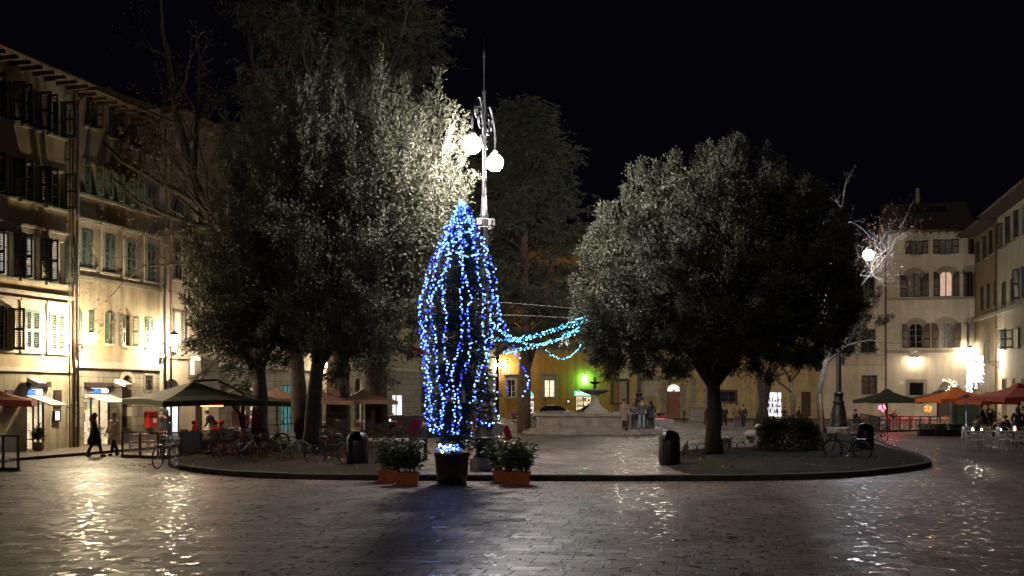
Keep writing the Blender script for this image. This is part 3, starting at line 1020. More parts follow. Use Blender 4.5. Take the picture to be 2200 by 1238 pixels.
def shutter_mesh(w, h, mat, arch=0.0, cache={}):
    key = (round(w, 2), round(h, 2), mat, round(arch, 2))
    if key in cache:
        return cache[key]
    mb = MB()
    st = min(.07, w * .16)
    mb.b2(0, st, -.02, .02, 0, h)
    mb.b2(w - st, w, -.02, .02, 0, h)
    for z0, z1 in ((0, .12), (h * .5 - .05, h * .5 + .05), (h - .1, h)):
        mb.b2(st - .001, w - st + .001, -.019, .019, z0, z1)
    ns = max(8, int(h / .085))
    for i in range(ns):
        z = .12 + (h - .22) * (i + .5) / ns
        mb.box((w / 2, 0, z), (w - 2 * st + .004, .045, .012), rx=R(38))
    if arch:
        seg = 6
        pts = [(w * q / seg, h + arch * math.sqrt(max(0, 1 - (1 - q / seg) ** 2))) for q in range(seg + 1)]
        poly = [(0, h)] + [(x, z) for x, z in pts] + [(w, h)]
        vs = [(x, -.02, z) for x, z in poly] + [(x, .02, z) for x, z in poly]
        n = len(poly)
        mb.add(vs, [list(range(n)), list(range(2 * n - 1, n - 1, -1))] + [(i, (i + 1) % n, n + (i + 1) % n, n + i) for i in range(n)])
    cache[key] = mb.mesh('shutter', mat)
    return cache[key]

def window(root, bx, kind='dark', sh=None, ang=None, trim=.12, trimmat='stone', sill=True, mun=(2, 3), arch=False, pane='glass_dark', frame='white_wood', rec=.2, hood=False, grille=False):
    """bx = (t0, t1, z0, z1). sh = shutter paint, ang = opening angles (0 closed) of left and right shutter."""
    t0 = root['t0']
    a, b, z0, z1 = bx[0] - t0, bx[1] - t0, bx[2], bx[3]
    w, h = b - a, z1 - z0
    fr = MB()
    fw = min(.07, w * .09)
    fr.b2(.002, fw, rec, rec + .06, .002, h - .002)
    fr.b2(w - fw, w - .002, rec, rec + .06, .002, h - .002)
    fr.b2(fw, w - fw, rec, rec + .06, .002, fw)
    fr.b2(fw, w - fw, rec, rec + .06, h - fw, h - .002)
    if mun[0] > 1:
        fr.b2(w / 2 - fw * .6, w / 2 + fw * .6, rec - .008, rec + .055, fw, h - fw)
    for i in range(1, mun[1]):
        z = h * i / mun[1]
        fr.b2(fw, w - fw, rec + .012, rec + .045, z - .016, z + .016)
    win = fr.build('window', frame, root, (a, 0, z0))
    p = MB()
    p.b2(0.002, w - .002, rec + .066, rec + .07, 0.002, h - .002)
    p.build('pane', pane, win)
    if trim:
        tm = MB()
        if arch:
            rad = w / 2
            k = arch
            zs = h - rad * k
            ro, seg = rad + trim * 2.0, 16
            for s in (-1, 1):
                pass
            pi_ = [(w / 2 - rad * math.cos(math.pi * q / seg), zs + rad * k * math.sin(math.pi * q / seg)) for q in range(seg + 1)]
            po = [(w / 2 - ro * math.cos(math.pi * q / seg), zs + (rad * k + trim * 2.0) * math.sin(math.pi * q / seg) ** .92) for q in range(seg + 1)]
            for q in range(seg):
                (xa, za), (xb, zb) = pi_[q], pi_[q + 1]
                (xc, zc), (xd, zd) = po[q], po[q + 1]
                tm.quad((xa, -.03, za), (xb, -.03, zb), (xd, -.03, zd), (xc, -.03, zc))
                tm.quad((xc, -.03, zc), (xd, -.03, zd), (xd, .02, zd), (xc, .02, zc))
                tm.quad((xa, -.03, za), (xa, .02, za), (xb, .02, zb), (xb, -.03, zb))
        else:
            tm.b2(-trim, -.003, -.05, .02, -.02, h + .003)
            tm.b2(w + .003, w + trim, -.05, .02, -.02, h + .003)
            tm.b2(-trim, w + trim, -.053, .02, h + .004, h + trim + .004)
        if hood:
            tm.b2(-trim - .1, w + trim + .1, -.2, .02, h + trim + .22, h + trim + .32)
            tm.b2(-trim - .02, w + trim + .02, -.06, .02, h + trim + .008, h + trim + .218)
        tm.build('surround', trimmat, win)
    if sill:
        sl_ = MB()
        sl_.b2(-trim - .06, w + trim + .06, -.14, .02, -.12, -.022)
        sl_.build('sill', trimmat, win)
    if sh and ang:
        hh = h if not arch else h - w / 2 * arch
        me = shutter_mesh(w / 2 - .006, hh - .01, sh, (w / 2 * arch if arch else 0))
        yo = -.06 if trim else -.03
        if ang[0] is not None:
            link('shutter', me, win, (.004, yo, .005), -R(ang[0]))
        if ang[1] is not None:
            if arch:                                            # mirrored leaf so that the arch closes in the middle
                o = link('shutter', me, win, (w - .004, yo, .005), R(ang[1]))
                o.scale = (-1, 1, 1)
            else:
                link('shutter', me, win, (w - .004, yo, .005), math.pi + R(ang[1]))
    if grille:
        g = MB()
        nx, nz = max(3, int(w / .16)), max(4, int(h / .2))
        for i in range(nx + 1):
            g.tube([(w * i / nx, -.05, -.02), (w * i / nx, -.05, h + .02)], .012, 5)
        for i in range(nz + 1):
            g.tube([(-.03, -.05, h * i / nz), (w + .03, -.05, h * i / nz)], .012, 5)
        g.build('grille', 'iron', win)
    return win

def op(bx, arch=None, rec=.28):
    d = dict(x0=bx[0], x1=bx[1], z0=bx[2], z1=bx[3], rec=rec)
    if arch:
        d.update(arch=True, k=arch)
    return d

def band(root, z, hgt, out, mat, x0=0.0, x1=None, L=None, name='string_course'):
    mb = MB()
    mb.b2(x0, x1 if x1 is not None else L, -out, .0 - .002, z, z + hgt)
    return mb.build(name, mat, root)

def downpipe(root, x, z1, out=.16, name='downpipe', mat='pipe', r=.055):
    mb = MB()
    mb.tube([(x, -out, 0.02), (x, -out, z1 - .3), (x, -out - .5, z1 + .05)], r, 8)
    for i in range(5):
        mb.box((x, -out / 2, z1 * (i + .7) / 5.6), (.05, out + .05, .05))
    return mb.build(name, mat, root)

def shop_room(root, bx, light='lit_shop', depth=1.6):
    """A lit room behind a shop opening: floor, side walls, ceiling and shelves; back and far side walls glow in place of lamps."""
    t0 = root['t0']
    a, b, z0, z1 = bx[0] - t0 - .05, bx[1] - t0 + .3, bx[2], bx[3] + .1
    mb = MB()
    y0, y1 = .10, .10 + depth
    mb.quad((a, y1, z0), (b, y1, z0), (b, y1, z1), (a, y1, z1), 1)  # this wall and the far side one glow themselves, no room lamp is built
    mb.quad((a, y0, z0), (a, y1, z0), (a, y1, z1), (a, y0, z1), 0)
    mb.quad((b, y0, z0), (b, y0, z1), (b, y1, z1), (b, y1, z0), 1)
    mb.quad((a, y0, z0), (b, y0, z0), (b, y1, z0), (a, y1, z0), 2)
    mb.quad((a, y0, z1), (a, y1, z1), (b, y1, z1), (b, y0, z1), 0)
    rm = mb.build('shop_interior', ['white', light, 'wood_dark'], root)
    sh_ = MB()
    n = 3
    for i in range(n):
        z = z0 + .5 + i * .55
        sh_.b2(a + .1, b - .1, y1 - .3, y1 - .02, z, z + .03, 0)
        x = a + .15
        while x < b - .25:
            wd = random.uniform(.08, .22)
            hh = random.uniform(.12, .38)
            sh_.b2(x, x + wd, y1 - .26, y1 - .1, z + .031, z + .031 + hh, random.randint(1, 3))
            x += wd + random.uniform(.02, .25)
    sh_.build('shelves', ['wood_dark', 'red_paint', 'brown_cloth', 'shut_grey'], rm)
    return rm

def shop_front(root, bx, posts=(.5,), mat='wood_dark', rails=(.75,), rec=.02):
    t0 = root['t0']
    a, b, z0, z1 = bx[0] - t0, bx[1] - t0, bx[2], bx[3]
    w, h = b - a, z1 - z0
    mb = MB()
    fw = .06
    mb.b2(0.002, fw, rec, rec + .06, 0, h - .002)
    mb.b2(w - fw, w - .002, rec, rec + .06, 0, h - .002)
    mb.b2(fw, w - fw, rec, rec + .06, h - fw, h - .002)
    for p in posts:
        mb.b2(w * p - fw / 2, w * p + fw / 2, rec + .002, rec + .058, 0, h - fw)
    for p in rails:
        mb.b2(fw, w - fw, rec + .004, rec + .05, h * p - .02, h * p + .02)
    o = mb.build('shop_door', mat, root, (a, 0, z0))
    g = MB()
    g.b2(fw, w - fw, rec + .026, rec + .032, 0.02, h - fw)
    g.build('pane', 'clear', o)
    return o

# ---- left row, nearest house -------------------------------------------------
fl = FL
tA0, tA1 = fl.L(0) - 9.0, fl.L(157)
c2, c3 = fl.L(66), fl.L(120.5)
dt = c3 - c2
cols = [c3 - dt * i for i in range(0, 7) if c3 - dt * i > tA0 + .8]
def zz(py, px=121):
    return fl.Z(px, py)
rowsA = [('closed', zz(757), zz(672), .50, 'stone_light'), ('lit', zz(609), zz(519), .50, 'stone'), ('open', zz(446), zz(368), .52, 'stone'), ('open', zz(291), zz(211), .52, None)]
ops, wl_ = [], []
for ri, (kind, z0, z1, hw, tr) in enumerate(rowsA):
    for ci, c in enumerate(cols):
        bx = (c - hw, c + hw, z0, z1)
        ops.append(op(bx))
        wl_.append((ri, ci, bx, tr))
doorA = (fl.L(57), fl.L(95), .12, fl.Z(76, 868) + .0)
signA = fl.box(57, 92, 836, 850)
ops.append(op((doorA[0], doorA[1], .12, signA[3]), rec=.09))
hA = building('ochre corner house with green shutters nearest on the left, above the first lit shop', fl, tA0, tA1, fl.Z(150, 188), ops, 'yellow', (fl.Z(100, 797), 'base_grey'), roof_rise=2.4, eave=1.1)
for ri, ci, bx, tr in wl_:
    if ri == 0:
        ang = (0, 0) if ci < 2 else (100, 100)
        window(hA, bx, sh='shut_teal' if ci < 2 else 'shut_dark', ang=ang, trim=.13, trimmat='stone_light', hood=True)
    elif ri == 1:
        window(hA, bx, sh='shut_dark', ang=(98, 112) if ci else (96, 150), trim=.12, trimmat='stone', hood=True, pane='lit_dim' if ci < 3 else 'glass_dark')
    else:
        window(hA, bx, sh='shut_dark', ang=(95, 100), trim=.1 if tr else 0, trimmat='stone', pane='glass_dark', sill=True)
LA = tA1 - tA0
band(hA, fl.Z(100, 800), .18, .10, 'stone_light', L=LA)
for z0_ in (zz(460), zz(622), zz(628) - .6):
    pass
band(hA, zz(615) - .55, .16, .16, 'stone_light', L=LA - .15)
downpipe(hA, LA - .12, fl.Z(150, 188))
dw = downpipe(hA, LA - .42, fl.Z(150, 188) - .8, r=.03, mat='iron', name='cable_pipe')
shop_room(hA, (doorA[0], doorA[1], .12, fl.Z(76, 852)), 'lit_shop')
shop_front(hA, (doorA[0], doorA[1], .12, fl.Z(76, 852)), (.42, .72), 'iron', (.2, .86))

def lit_sign(root, fac, bx, label, logo_first=True):
    """Backlit shop sign: a dark case with a blue emblem and white strokes."""
    t, t1, z0, z1 = bx
    s = thing('shop_sign', label, 'sign', fac.pt(t, .02, z0), fac.rz)
    w, h = t1 - t, z1 - z0
    mb = MB()
    mb.b2(0, w, -.02, .16, 0, h)
    mb.build('case', 'shut_grey', s)
    em = MB()
    for (cx, cz, r) in ((.16, .55, .36), (.28, .45, .30), (.08, .35, .22), (.38, .6, .16)):
        em.ball((w * (cx if logo_first else cx + .28), -.03, h * cz), r * h, 12, 8, 0, (1, .22, 1))
    em.build('emblem', 'blue_sign', s)
    st = MB()
    x = w * .52 if logo_first else w * .68
    while x < w * .93:
        ww = random.uniform(.05, .09) * w * .6
        st.b2(x, x + ww, -.05, -.022, h * random.uniform(.08, .2), h * random.uniform(.72, .95))
        st.b2(x - .01, x + ww * 1.7, -.045, -.024, h * .45, h * .6)
        x += ww * 1.9
    st.b2(w * .25, w * .9, -.045, -.022, h * .93, h * .985)
    st.build('strokes', 'white_sign', s)
    return s
lit_sign(hA, fl, (fl.L(57), fl.L(92), fl.Z(76, 850), fl.Z(76, 836)), 'backlit blue and white sign over the first shop door from the left')

# ---- left row, second house --------------------------------------------------
tB0, tB1 = tA1, fl.L(343)
opsB, winB = [], []
def wb(px0, px1, py0, py1, **kw):
    bx = fl.box(px0, px1, py0, py1)
    opsB.append(op(bx))
    winB.append((bx, kw))
for (a, b, y0, y1) in ((173, 196, 495, 576), (223, 245, 506, 586), (270, 289, 517, 597), (314, 331, 527, 604)):
    wb(a, b, y0, y1, sh='shut_teal', ang=(0, 0), trim=.2, trimmat='stone_light', hood=True)
for i, (a, b, y0, y1) in enumerate(((180, 203, 352, 418), (230, 250, 370, 432), (276, 295, 387, 448), (315, 332, 402, 458))):
    wb(a, b, y0, y1, sh='shut_teal', ang=((98, 140) if i < 3 else (0, 0)), trim=.1, trimmat='stone', pane='glass_dark')
for i, (a, b, y0, y1) in enumerate(((173, 190, 668, 736), (226, 238, 672, 738), (268, 284, 678, 744), (311, 329, 682, 746))):
    bx = fl.box(a, b, y0, y1)
    opsB.append(op(bx))
    winB.append((bx, dict(sh='shut_green' if i < 3 else 'shut_teal', ang=((150, 165), (105, 172), (172, 120), (0, 0))[i], trim=0, sill=True, trimmat='stone_light', pane='glass_dark', frame='white_wood')))
for i, (a, b, y0, y1) in enumerate(((184, 204, 212, 272), (232, 250, 238, 294), (278, 295, 262, 316), (316, 332, 284, 334))):
    wb(a, b, y0, y1, sh='shut_dark', ang=(96, 120), trim=.08, trimmat='stone', pane='glass_dark')
shopB = (fl.L(180), fl.L(236), .12, fl.Z(208, 846))
opsB.append(op((shopB[0], shopB[1], .12, fl.Z(208, 833)), rec=.09))
archB = (fl.L(262), fl.L(283), .12, fl.Z(272, 806))
opsB.append(op(archB, 1.0, rec=.7))
gr = fl.box(311, 326, 807, 838)
opsB.append(op(gr))
hB = building('ochre house with faded green shutters and a rusticated stone ground floor', fl, tB0, tB1, fl.Z(250, 235), opsB, 'yellow_worn', (fl.Z(250, 788), 'rustic'), eave=1.0, roof_rise=2.0)
for bx, kw in winB:
    window(hB, bx, **kw)
window(hB, gr, trim=.08, sill=False, grille=True, pane='curtain')
LB = tB1 - tB0
band(hB, fl.Z(250, 793), .3, .14, 'stone_light', L=LB)
band(hB, fl.Z(250, 608) - .1, .18, .12, 'stone', L=LB)
band(hB, fl.Z(250, 500) + .15, .2, .16, 'stone', L=LB)
band(hB, fl.Z(250, 436) - .12, .14, .12, 'stone', L=LB)
shop_room(hB, shopB, 'lit_shop')
shop_front(hB, shopB, (.3, .62), 'shut_brown', (.9,))
mb = MB()
mb.b2(archB[0] - tB0 + .05, archB[1] - tB0 - .05, .5, .56, .12, fl.Z(272, 842))
mb.build('arched_door', 'wood_dark', hB)
mb = MB()
mb.b2(archB[0] - tB0 + .004, archB[1] - tB0 - .004, .68, .7, .12, archB[3])
mb.build('door_pane', 'glass_dark', hB)
mb = MB()
seg = 14
ra, rb = (archB[1] - archB[0]) / 2, (archB[1] - archB[0]) / 2 + .22
xc, zc = (archB[0] + archB[1]) / 2 - tB0, archB[3] - (archB[1] - archB[0]) / 2
for q in range(seg):
    a0, a1 = math.pi * q / seg, math.pi * (q + 1) / seg
    P_ = lambda r, a: (xc - r * math.cos(a), zc + r * math.sin(a))
    (x1, z1), (x2, z2), (x3, z3), (x4, z4) = P_(ra, a0), P_(ra, a1), P_(rb, a1), P_(rb, a0)
    mb.quad((x1, -.04, z1), (x2, -.04, z2), (x3, -.04, z3), (x4, -.04, z4))
    mb.quad((x4, -.04, z4), (x3, -.04, z3), (x3, .01, z3), (x4, .01, z4))
mb.build('arch_surround', 'stone_light', hB)
downpipe(hB, .14, fl.Z(165, 205), mat='pole_paint', r=.05)
lit_sign(hB, fl, (fl.L(182), fl.L(232), fl.Z(208, 846), fl.Z(208, 834)), 'backlit blue and white sign over the second shop, beside the arched door', False)

# ---- left row, third house (cream) ------------------------------------------
tC0, tC1 = tB1, fl.L(470)
opsC, winC = [], []
for (a, b, y0, y1, kw) in ((372, 391, 416, 457, dict(sh='shut_grey', ang=(0, 0), trim=.14)), (425, 438, 444, 484, dict(sh='shut_dark', ang=(100, 100), trim=.1)),
                           (373, 393, 523, 600, dict(sh='shut_grey', ang=(0, 22), trim=.16, hood=True)), (424, 440, 536, 604, dict(sh='shut_grey', ang=(0, 0), trim=.14, hood=True)),
                           (372, 386, 672, 760, dict(sh='shut_grey', ang=(165, 165), trim=.1)), (424, 438, 676, 760, dict(sh='shut_grey', ang=(0, 0), trim=.1))):
    bx = fl.box(a, b, y0, y1)
    opsC.append(op(bx)); winC.append((bx, kw))
doorC = (fl.L(352), fl.L(386), .12, fl.Z(370, 814))
opsC.append(op(doorC, .8, rec=.09))
doorC2 = (fl.L(420), fl.L(448), .12, fl.Z(434, 838))
opsC.append(op(doorC2, rec=.5))
hC = building('cream house with grey shutters behind the bare tree branches', fl, tC0, tC1, fl.Z(400, 258), opsC, 'cream', eave=.9, roof_rise=2)
for bx, kw in winC:
    window(hC, bx, trimmat='stone_light', **kw)
band(hC, fl.Z(400, 772), .22, .14, 'stone_light', L=tC1 - tC0)
lb_ = (doorC[0], doorC[1], .12, fl.Z(370, 862))
shop_room(hC, lb_, 'lit_shop_cool')
shop_front(hC, lb_, (.5,), 'iron', ())
mb = MB()
mb.b2(doorC[0] - tC0 + .004, doorC[1] - tC0 - .004, .1, .2, fl.Z(370, 862), fl.Z(370, 850))
mb.build('door_transom', 'stone_light', hC)
mb = MB()
mb.b2(doorC2[0] - tC0 + .01, doorC2[1] - tC0 - .01, .4, .46, .12, doorC2[3])
mb.build('house_door', 'wood_dark', hC)
downpipe(hC, .25, fl.Z(360, 255), mat='iron')
downpipe(hC, .75, fl.Z(360, 255) - .5, mat='pipe')

# ---- left row, fourth and fifth houses (behind the trees) --------------------
def plain_house(label, fac, px0, px1, zt, mat, cols_px, rows, gmat=None, doors=(), sh='shut_green', hw=.5, t1=None, **kw):
    t0_, t1_ = fac.L(px0), (fac.L(px1) if t1 is None else t1)
    ops_, ws = [], []
    for c in cols_px:
        tc_ = fac.L(c)
        for (z0, z1, a) in rows:
            bx = (tc_ - hw, tc_ + hw, z0, z1)
            ops_.append(op(bx)); ws.append((bx, a))
    for d in doors:
        ops_.append(op(d['bx'], d.get('arch'), rec=d.get('rec', .09)))
    h = building(label, fac, t0_, t1_, zt, ops_, mat, gmat, **kw)
    for bx, a in ws:
        window(h, bx, sh=sh, ang=a, trim=.12)
    return h
rows4 = [(5.2, 7.0, (0, 0)), (8.7, 10.6, (0, 0)), (12.2, 14.0, (100, 100))]
d4 = [dict(bx=(fl.L(604), fl.L(627), .12, 3.0)), dict(bx=(fl.L(500), fl.L(520), .12, 3.0), rec=.35), dict(bx=(fl.L(538), fl.L(560), .12, 2.9))]
hD = plain_house('beige house behind the tree trunks with a turquoise lit doorway', fl, 470, 690, 17.2, 'beige', (500, 545, 590, 635, 672), rows4, (3.9, 'rustic'), d4)
shop_room(hD, (d4[0]['bx'][0], d4[0]['bx'][1], .12, 2.95), 'lit_cyan', .8)
shop_front(hD, d4[0]['bx'], (.3, .65), 'wood_dark', (.3, .7))
shop_room(hD, (d4[2]['bx'][0], d4[2]['bx'][1], .12, 2.85), 'lit_shop', .8)
shop_front(hD, d4[2]['bx'], (.5,), 'wood_dark', (.7,))
mb = MB()
mb.b2(d4[1]['bx'][0] - hD['t0'] + .01, d4[1]['bx'][1] - hD['t0'] - .01, .3, .34, .12, 3.0)
mb.build('house_door', 'shut_grey', hD)
band(hD, 3.95, .25, .14, 'stone_light', L=fl.L(690) - fl.L(470))
d5 = [dict(bx=(fl.L(843), fl.L(866), .12, fl.Z(855, 848) )), dict(bx=(fl.L(762), fl.L(778), .12, 3.6), arch=1.0, rec=.35), dict(bx=(fl.L(905), fl.L(920), .12, 3.3), arch=1.0, rec=.35), dict(bx=(fl.L(716), fl.L(732), .12, 3.4), arch=1.0, rec=.35)]
hE = plain_house('beige house with a brilliant white shop door behind the brown parasols', fl, 690, 1068, 18.0, 'beige', (715, 765, 820, 880, 940, 1000), rows4, (4.2, 'rustic'), d5, t1=fl.L(1066))
shop_room(hE, d5[0]['bx'], 'lit_shop_cool', 1.0)
shop_front(hE, d5[0]['bx'], (.4,), 'iron', ())
for d in d5[1:]:
    mb = MB()
    mb.b2(d['bx'][0] - hE['t0'] + .01, d['bx'][1] - hE['t0'] - .01, .3, .36, .12, d['bx'][3])
    mb.build('house_door', 'wood_dark', hE)
band(hE, 4.25, .25, .14, 'stone_light', L=fl.L(1066) - fl.L(690))

# ---- back row ----------------------------------------------------------------
fb = FB
tb0 = .15
def bxB(px0, px1, py0, py1):
    return fb.box(px0, px1, py0, py1)
wA1 = bxB(1168, 1191, 816, 854)
wA2 = bxB(1199, 1224, 712, 746)
wA3 = bxB(1090, 1106, 816, 854)
dA1 = (fb.L(1112), fb.L(1148), .12, fb.Z(1130, 838))
dA2 = (fb.L(1236), fb.L(1274), .12, fb.Z(1255, 840))
tFA = [op(wA1), op(wA2), op(wA3), op(dA1, .9, rec=.09), op(dA2, rec=.09)]
up = []
for px in (1100, 1150, 1255, 1305):
    bx = bxB(px - 12, px + 12, 712, 746)
    tFA.append(op(bx)); up.append(bx)
for px in (1100, 1150, 1205, 1255, 1305):
    bx = bxB(px - 12, px + 12, 606, 644)
    tFA.append(op(bx)); up.append(bx)
hF = building('deep ochre house closing the square, with a green lit shop door behind the fountain', fb, tb0, fb.L(1331), 17.0, tFA, 'ochre_back', eave=1.0, roof_rise=2.2)
window(hF, wA1, pane='lit_warm', trim=.28, trimmat='stone', mun=(2, 4), hood=True, frame='wood_dark')
window(hF, wA2, pane='lit_white', trim=.18, trimmat='stone', mun=(2, 3), frame='wood_dark')
window(hF, wA3, pane='glass_dark', trim=.28, trimmat='stone', hood=True)
for bx in up:
    window(hF, bx, sh='shut_green', ang=(0, 0), trim=.15)
band(hF, fb.Z(1200, 758), .3, .18, 'stone', L=fb.L(1331) - tb0)
shop_room(hF, (dA1[0], dA1[1], .12, dA1[3]), 'lit_white', .8)
shop_front(hF, (dA1[0], dA1[1], .12, fb.Z(1130, 849)), (.2, .72), 'iron', ())
shop_room(hF, (dA2[0], dA2[1], .12, fb.Z(1255, 851)), 'lit_shop', .8)
shop_front(hF, (dA2[0], dA2[1], .12, fb.Z(1255, 851)), (.46,), 'iron', ())
mb = MB()
mb.b2(dA1[0] - tb0 + .05, dA1[1] - tb0 - .05, .06, .1, fb.Z(1130, 848.6), dA1[3] - .02)
mb.build('fanlight', 'green_sign', hF)
t0_ = fb.L(1234)
sg = thing('shop_sign', 'green lit sign reading SANTO SPIRITO over the shop door behind the fountain', 'sign', fb.pt(t0_, .03, fb.Z(1255, 851)), fb.rz)
w_, h_ = fb.L(1279) - t0_, fb.Z(1255, 840) - fb.Z(1255, 851)
mb = MB(); mb.b2(0, w_, -.06, .1, 0.02, h_); mb.build('case', 'green_sign', sg)
tx_ = text_mesh('SANTO SPIRITO', h_ * .62, 'white_sign', sg, (w_ / 2, -.075, h_ / 2), bold=.004)
tx_.scale = (.76, 1, 1)

# middle of the back row: pale strip, straw house with the arched door, white shop
wC1 = bxB(1318, 1346, 820, 866)
dC1 = (fb.L(1432), fb.L(1462), .12, fb.Z(1447, 826))
wC2 = bxB(1548, 1580, 842, 864)
dC2 = (fb.L(1642), fb.L(1680), .12, fb.Z(1660, 842))
dC3 = (fb.L(1722), fb.L(1742), .12, fb.Z(1730, 842))
opsG = [op(wC1), op(dC1, 1.0, rec=.35), op(wC2), op(dC2, rec=.09), op(dC3, rec=.3)]
upG = []
for px in (1375, 1430, 1490, 1550, 1610, 1670, 1730):
    for (y0, y1) in ((712, 746), (615, 650)):
        bx = bxB(px - 12, px + 12, y0, y1)
        opsG.append(op(bx)); upG.append(bx)
hG = building('straw coloured house with a brown arched door and a bright white shop', fb, fb.L(1331), fb.L(1760), 16.4, opsG, 'straw', eave=1.0, roof_rise=2.2)
t0g = hG['t0']
window(hG, wC1, grille=True, pane='curtain', trim=.3, trimmat='wood_dark')
window(hG, wC2, pane='glass_dark', trim=.2, trimmat='wood_dark', frame='wood_dark', mun=(3, 2))
for bx in upG:
    window(hG, bx, sh='shut_green', ang=(0, 0), trim=.15)
zsp = dC1[3] - (dC1[1] - dC1[0]) / 2
mb = MB()
mb.b2(dC1[0] - t0g + .01, dC1[1] - t0g - .01, .2, .26, .12, zsp)
for i in range(2):
    for j in range(4):
        x = dC1[0] - t0g + .1 + i * .64
        mb.b2(x, x + .5, .17, .199, .3 + j * .6, .75 + j * .6)
dr = mb.build('arched_door', P('warm_brown_door', (.24, .09, .035), .5), hG)
mb = MB()
mb.b2(dC1[0] - t0g + .004, dC1[1] - t0g - .004, .3, .31, zsp, dC1[3])
fan = mb.build('fanlight', 'lit_white', hG)
mb = MB()
xm = (dC1[0] + dC1[1]) / 2 - t0g
rd = (dC1[1] - dC1[0]) / 2
for q in range(1, 6):
    a = math.pi * q / 6
    mb.tube([(xm, .24, zsp), (xm - rd * math.cos(a), .24, zsp + rd * math.sin(a))], .022, 5)
mb.build('fanlight_bars', 'iron', fan)
mb = MB()
for (a_, b_) in ((fb.L(1421), fb.L(1431.5)), (fb.L(1462.5), fb.L(1472))):
    for j in range(7):
        wd = .12 if j % 2 else 0
        mb.b2(a_ - t0g - wd, b_ - t0g + wd, -.05, -.003, j * .52 + .02, j * .52 + .51)
for (a_, b_) in ((fb.L(1486), fb.L(1494)), (fb.L(1514), fb.L(1522))):
    for j in range(8):
        wd = .14 if j % 2 else 0
        mb.b2(a_ - t0g - wd, b_ - t0g + wd, -.05, -.003, j * .5 + .02, j * .5 + .49)
mb.build('quoins', 'stone', hG)
mb = MB()
mb.b2(.01, fb.L(1352) - t0g, -.02, -.003, -.2, 7)
mb.build('pale_wall_strip', 'pale', hG)
shop_room(hG, (dC2[0], dC2[1], .12, dC2[3]), 'lit_shop_cool', 1.2)
shop_front(hG, dC2, (.22, .74), 'iron', ())
mb = MB()
mb.b2(dC3[0] - t0g + .01, dC3[1] - t0g - .01, .2, .25, .12, dC3[3])
mb.build('house_door', 'wood_dark', hG)
# pale statue niche-like panel beside the door
mb = MB()
xn = fb.L(1384) - t0g
mb.b2(xn, xn + 1.4, -.12, -.003, 2.2, 6.2)
mb.b2(xn - .2, xn + 1.6, -.5, -.003, 3.9, 4.3, 1)
mb.build('niche_panel', ['stone_light', 'stone'], hG)

# pale house left of the arched one
wE1 = bxB(1853, 1883, 808, 846)
wE2 = bxB(1850, 1880, 708, 758)
opsE = [op(wE1), op(wE2)]
wE = []
for px in (1792, 1823):
    bx = bxB(px - 13, px + 13, 708, 758)
    opsE.append(op(bx)); wE.append(bx)
for px in (1792, 1865):
    bx = bxB(px - 14, px + 14, 590, 640)
    opsE.append(op(bx)); wE.append(bx)
hH = building('pale house with brown closed shutters behind the bare tree', fb, fb.L(1760), fb.L(1905.5), 15.6, opsE, 'pale', eave=.8, roof_rise=2)
window(hH, wE1, grille=True, pane='curtain', trim=.1, frame='wood_dark')
window(hH, wE2, sh='shut_brown', ang=(0, 0), trim=.08)
for bx in wE:
    window(hH, bx, sh='shut_brown', ang=(0, 0), trim=.08)
band(hH, fb.Z(1860, 766), .2, .12, 'stone_light', L=fb.L(1905.5) - fb.L(1760))
band(hH, fb.Z(1860, 785), .12, .06, 'stone_light', L=fb.L(1905.5) - fb.L(1760))
downpipe(hH, fb.L(1903) - fb.L(1760), 15.0, mat='iron')

# arched house
tI0, tI1 = fb.L(1905.5), FB.L(2094.5)
topw = [bxB(1957, 1982, 517, 546), bxB(2018, 2046, 514, 545), bxB(2084, 2094, 512, 545)]
mid1 = [bxB(1949, 1980, 587, 638), bxB(2019, 2047, 583, 637), bxB(2077, 2092, 582, 637)]
mid2 = [bxB(1953, 1983, 695, 748), bxB(2017, 2049, 693, 748), bxB(2082, 2093, 693, 748)]
lowd = bxB(1954, 1984, 822, 850)
lun = (fb.L(2014), fb.L(2064), .12, fb.Z(2039, 819))
low2 = bxB(2081, 2094, 815, 834)
opsI = [op(b) for b in topw] + [op(b, 1.0) for b in mid1] + [op(b, 1.0) for b in mid2] + [op(lowd), op(lun, .9, rec=.35), op(low2)]
hI = building('pale palazzo with two rows of round arched windows and brown shutters', fb, tI0, tI1, fb.Z(2000, 499), opsI, 'pale', eave=1.0, roof_rise=3.6)
for i, b in enumerate(topw):
    window(hI, b, sh='shut_brown', ang=(176, 176) if i < 2 else (176, None), trim=0, sill=True, pane='curtain' if i < 2 else 'glass_dark', frame='wood_dark')
for i, b in enumerate(mid1):
    window(hI, b, sh='shut_brown', ang=(175, 175), trim=.26, trimmat='stone', arch=1.0, pane=('curtain', 'lit_pink', 'glass_dark')[i], frame='wood_dark', sill=False, mun=(2, 1))
for i, b in enumerate(mid2):
    window(hI, b, sh='shut_brown', ang=(175, 175), trim=.26, trimmat='stone', arch=1.0, pane=('glass_dark', 'curtain', 'curtain')[i], frame='shut_grey', sill=False, mun=(2, 4))
window(hI, lowd, trim=.3, trimmat='stone', pane='glass_dark', mun=(1, 1), frame='wood_dark')
window(hI, low2, trim=.1, trimmat='stone', pane='glass_dark', frame='wood_dark')
mb = MB()
mb.b2(lun[0] - tI0 + .01, lun[1] - tI0 - .01, .25, .3, .12, fb.Z(2039, 838))
mb.b2(lun[0] - tI0 + .01, lun[1] - tI0 - .01, .2, .3, fb.Z(2039, 838), lun[3], 1)
mb.build('arched_gate', ['wood_dark', 'stone'], hI)
LI = tI1 - tI0
band(hI, fb.Z(2000, 644), .16, .12, 'stone', L=LI)
band(hI, fb.Z(2000, 758), .26, .14, 'stone', L=LI)
mb = MB()
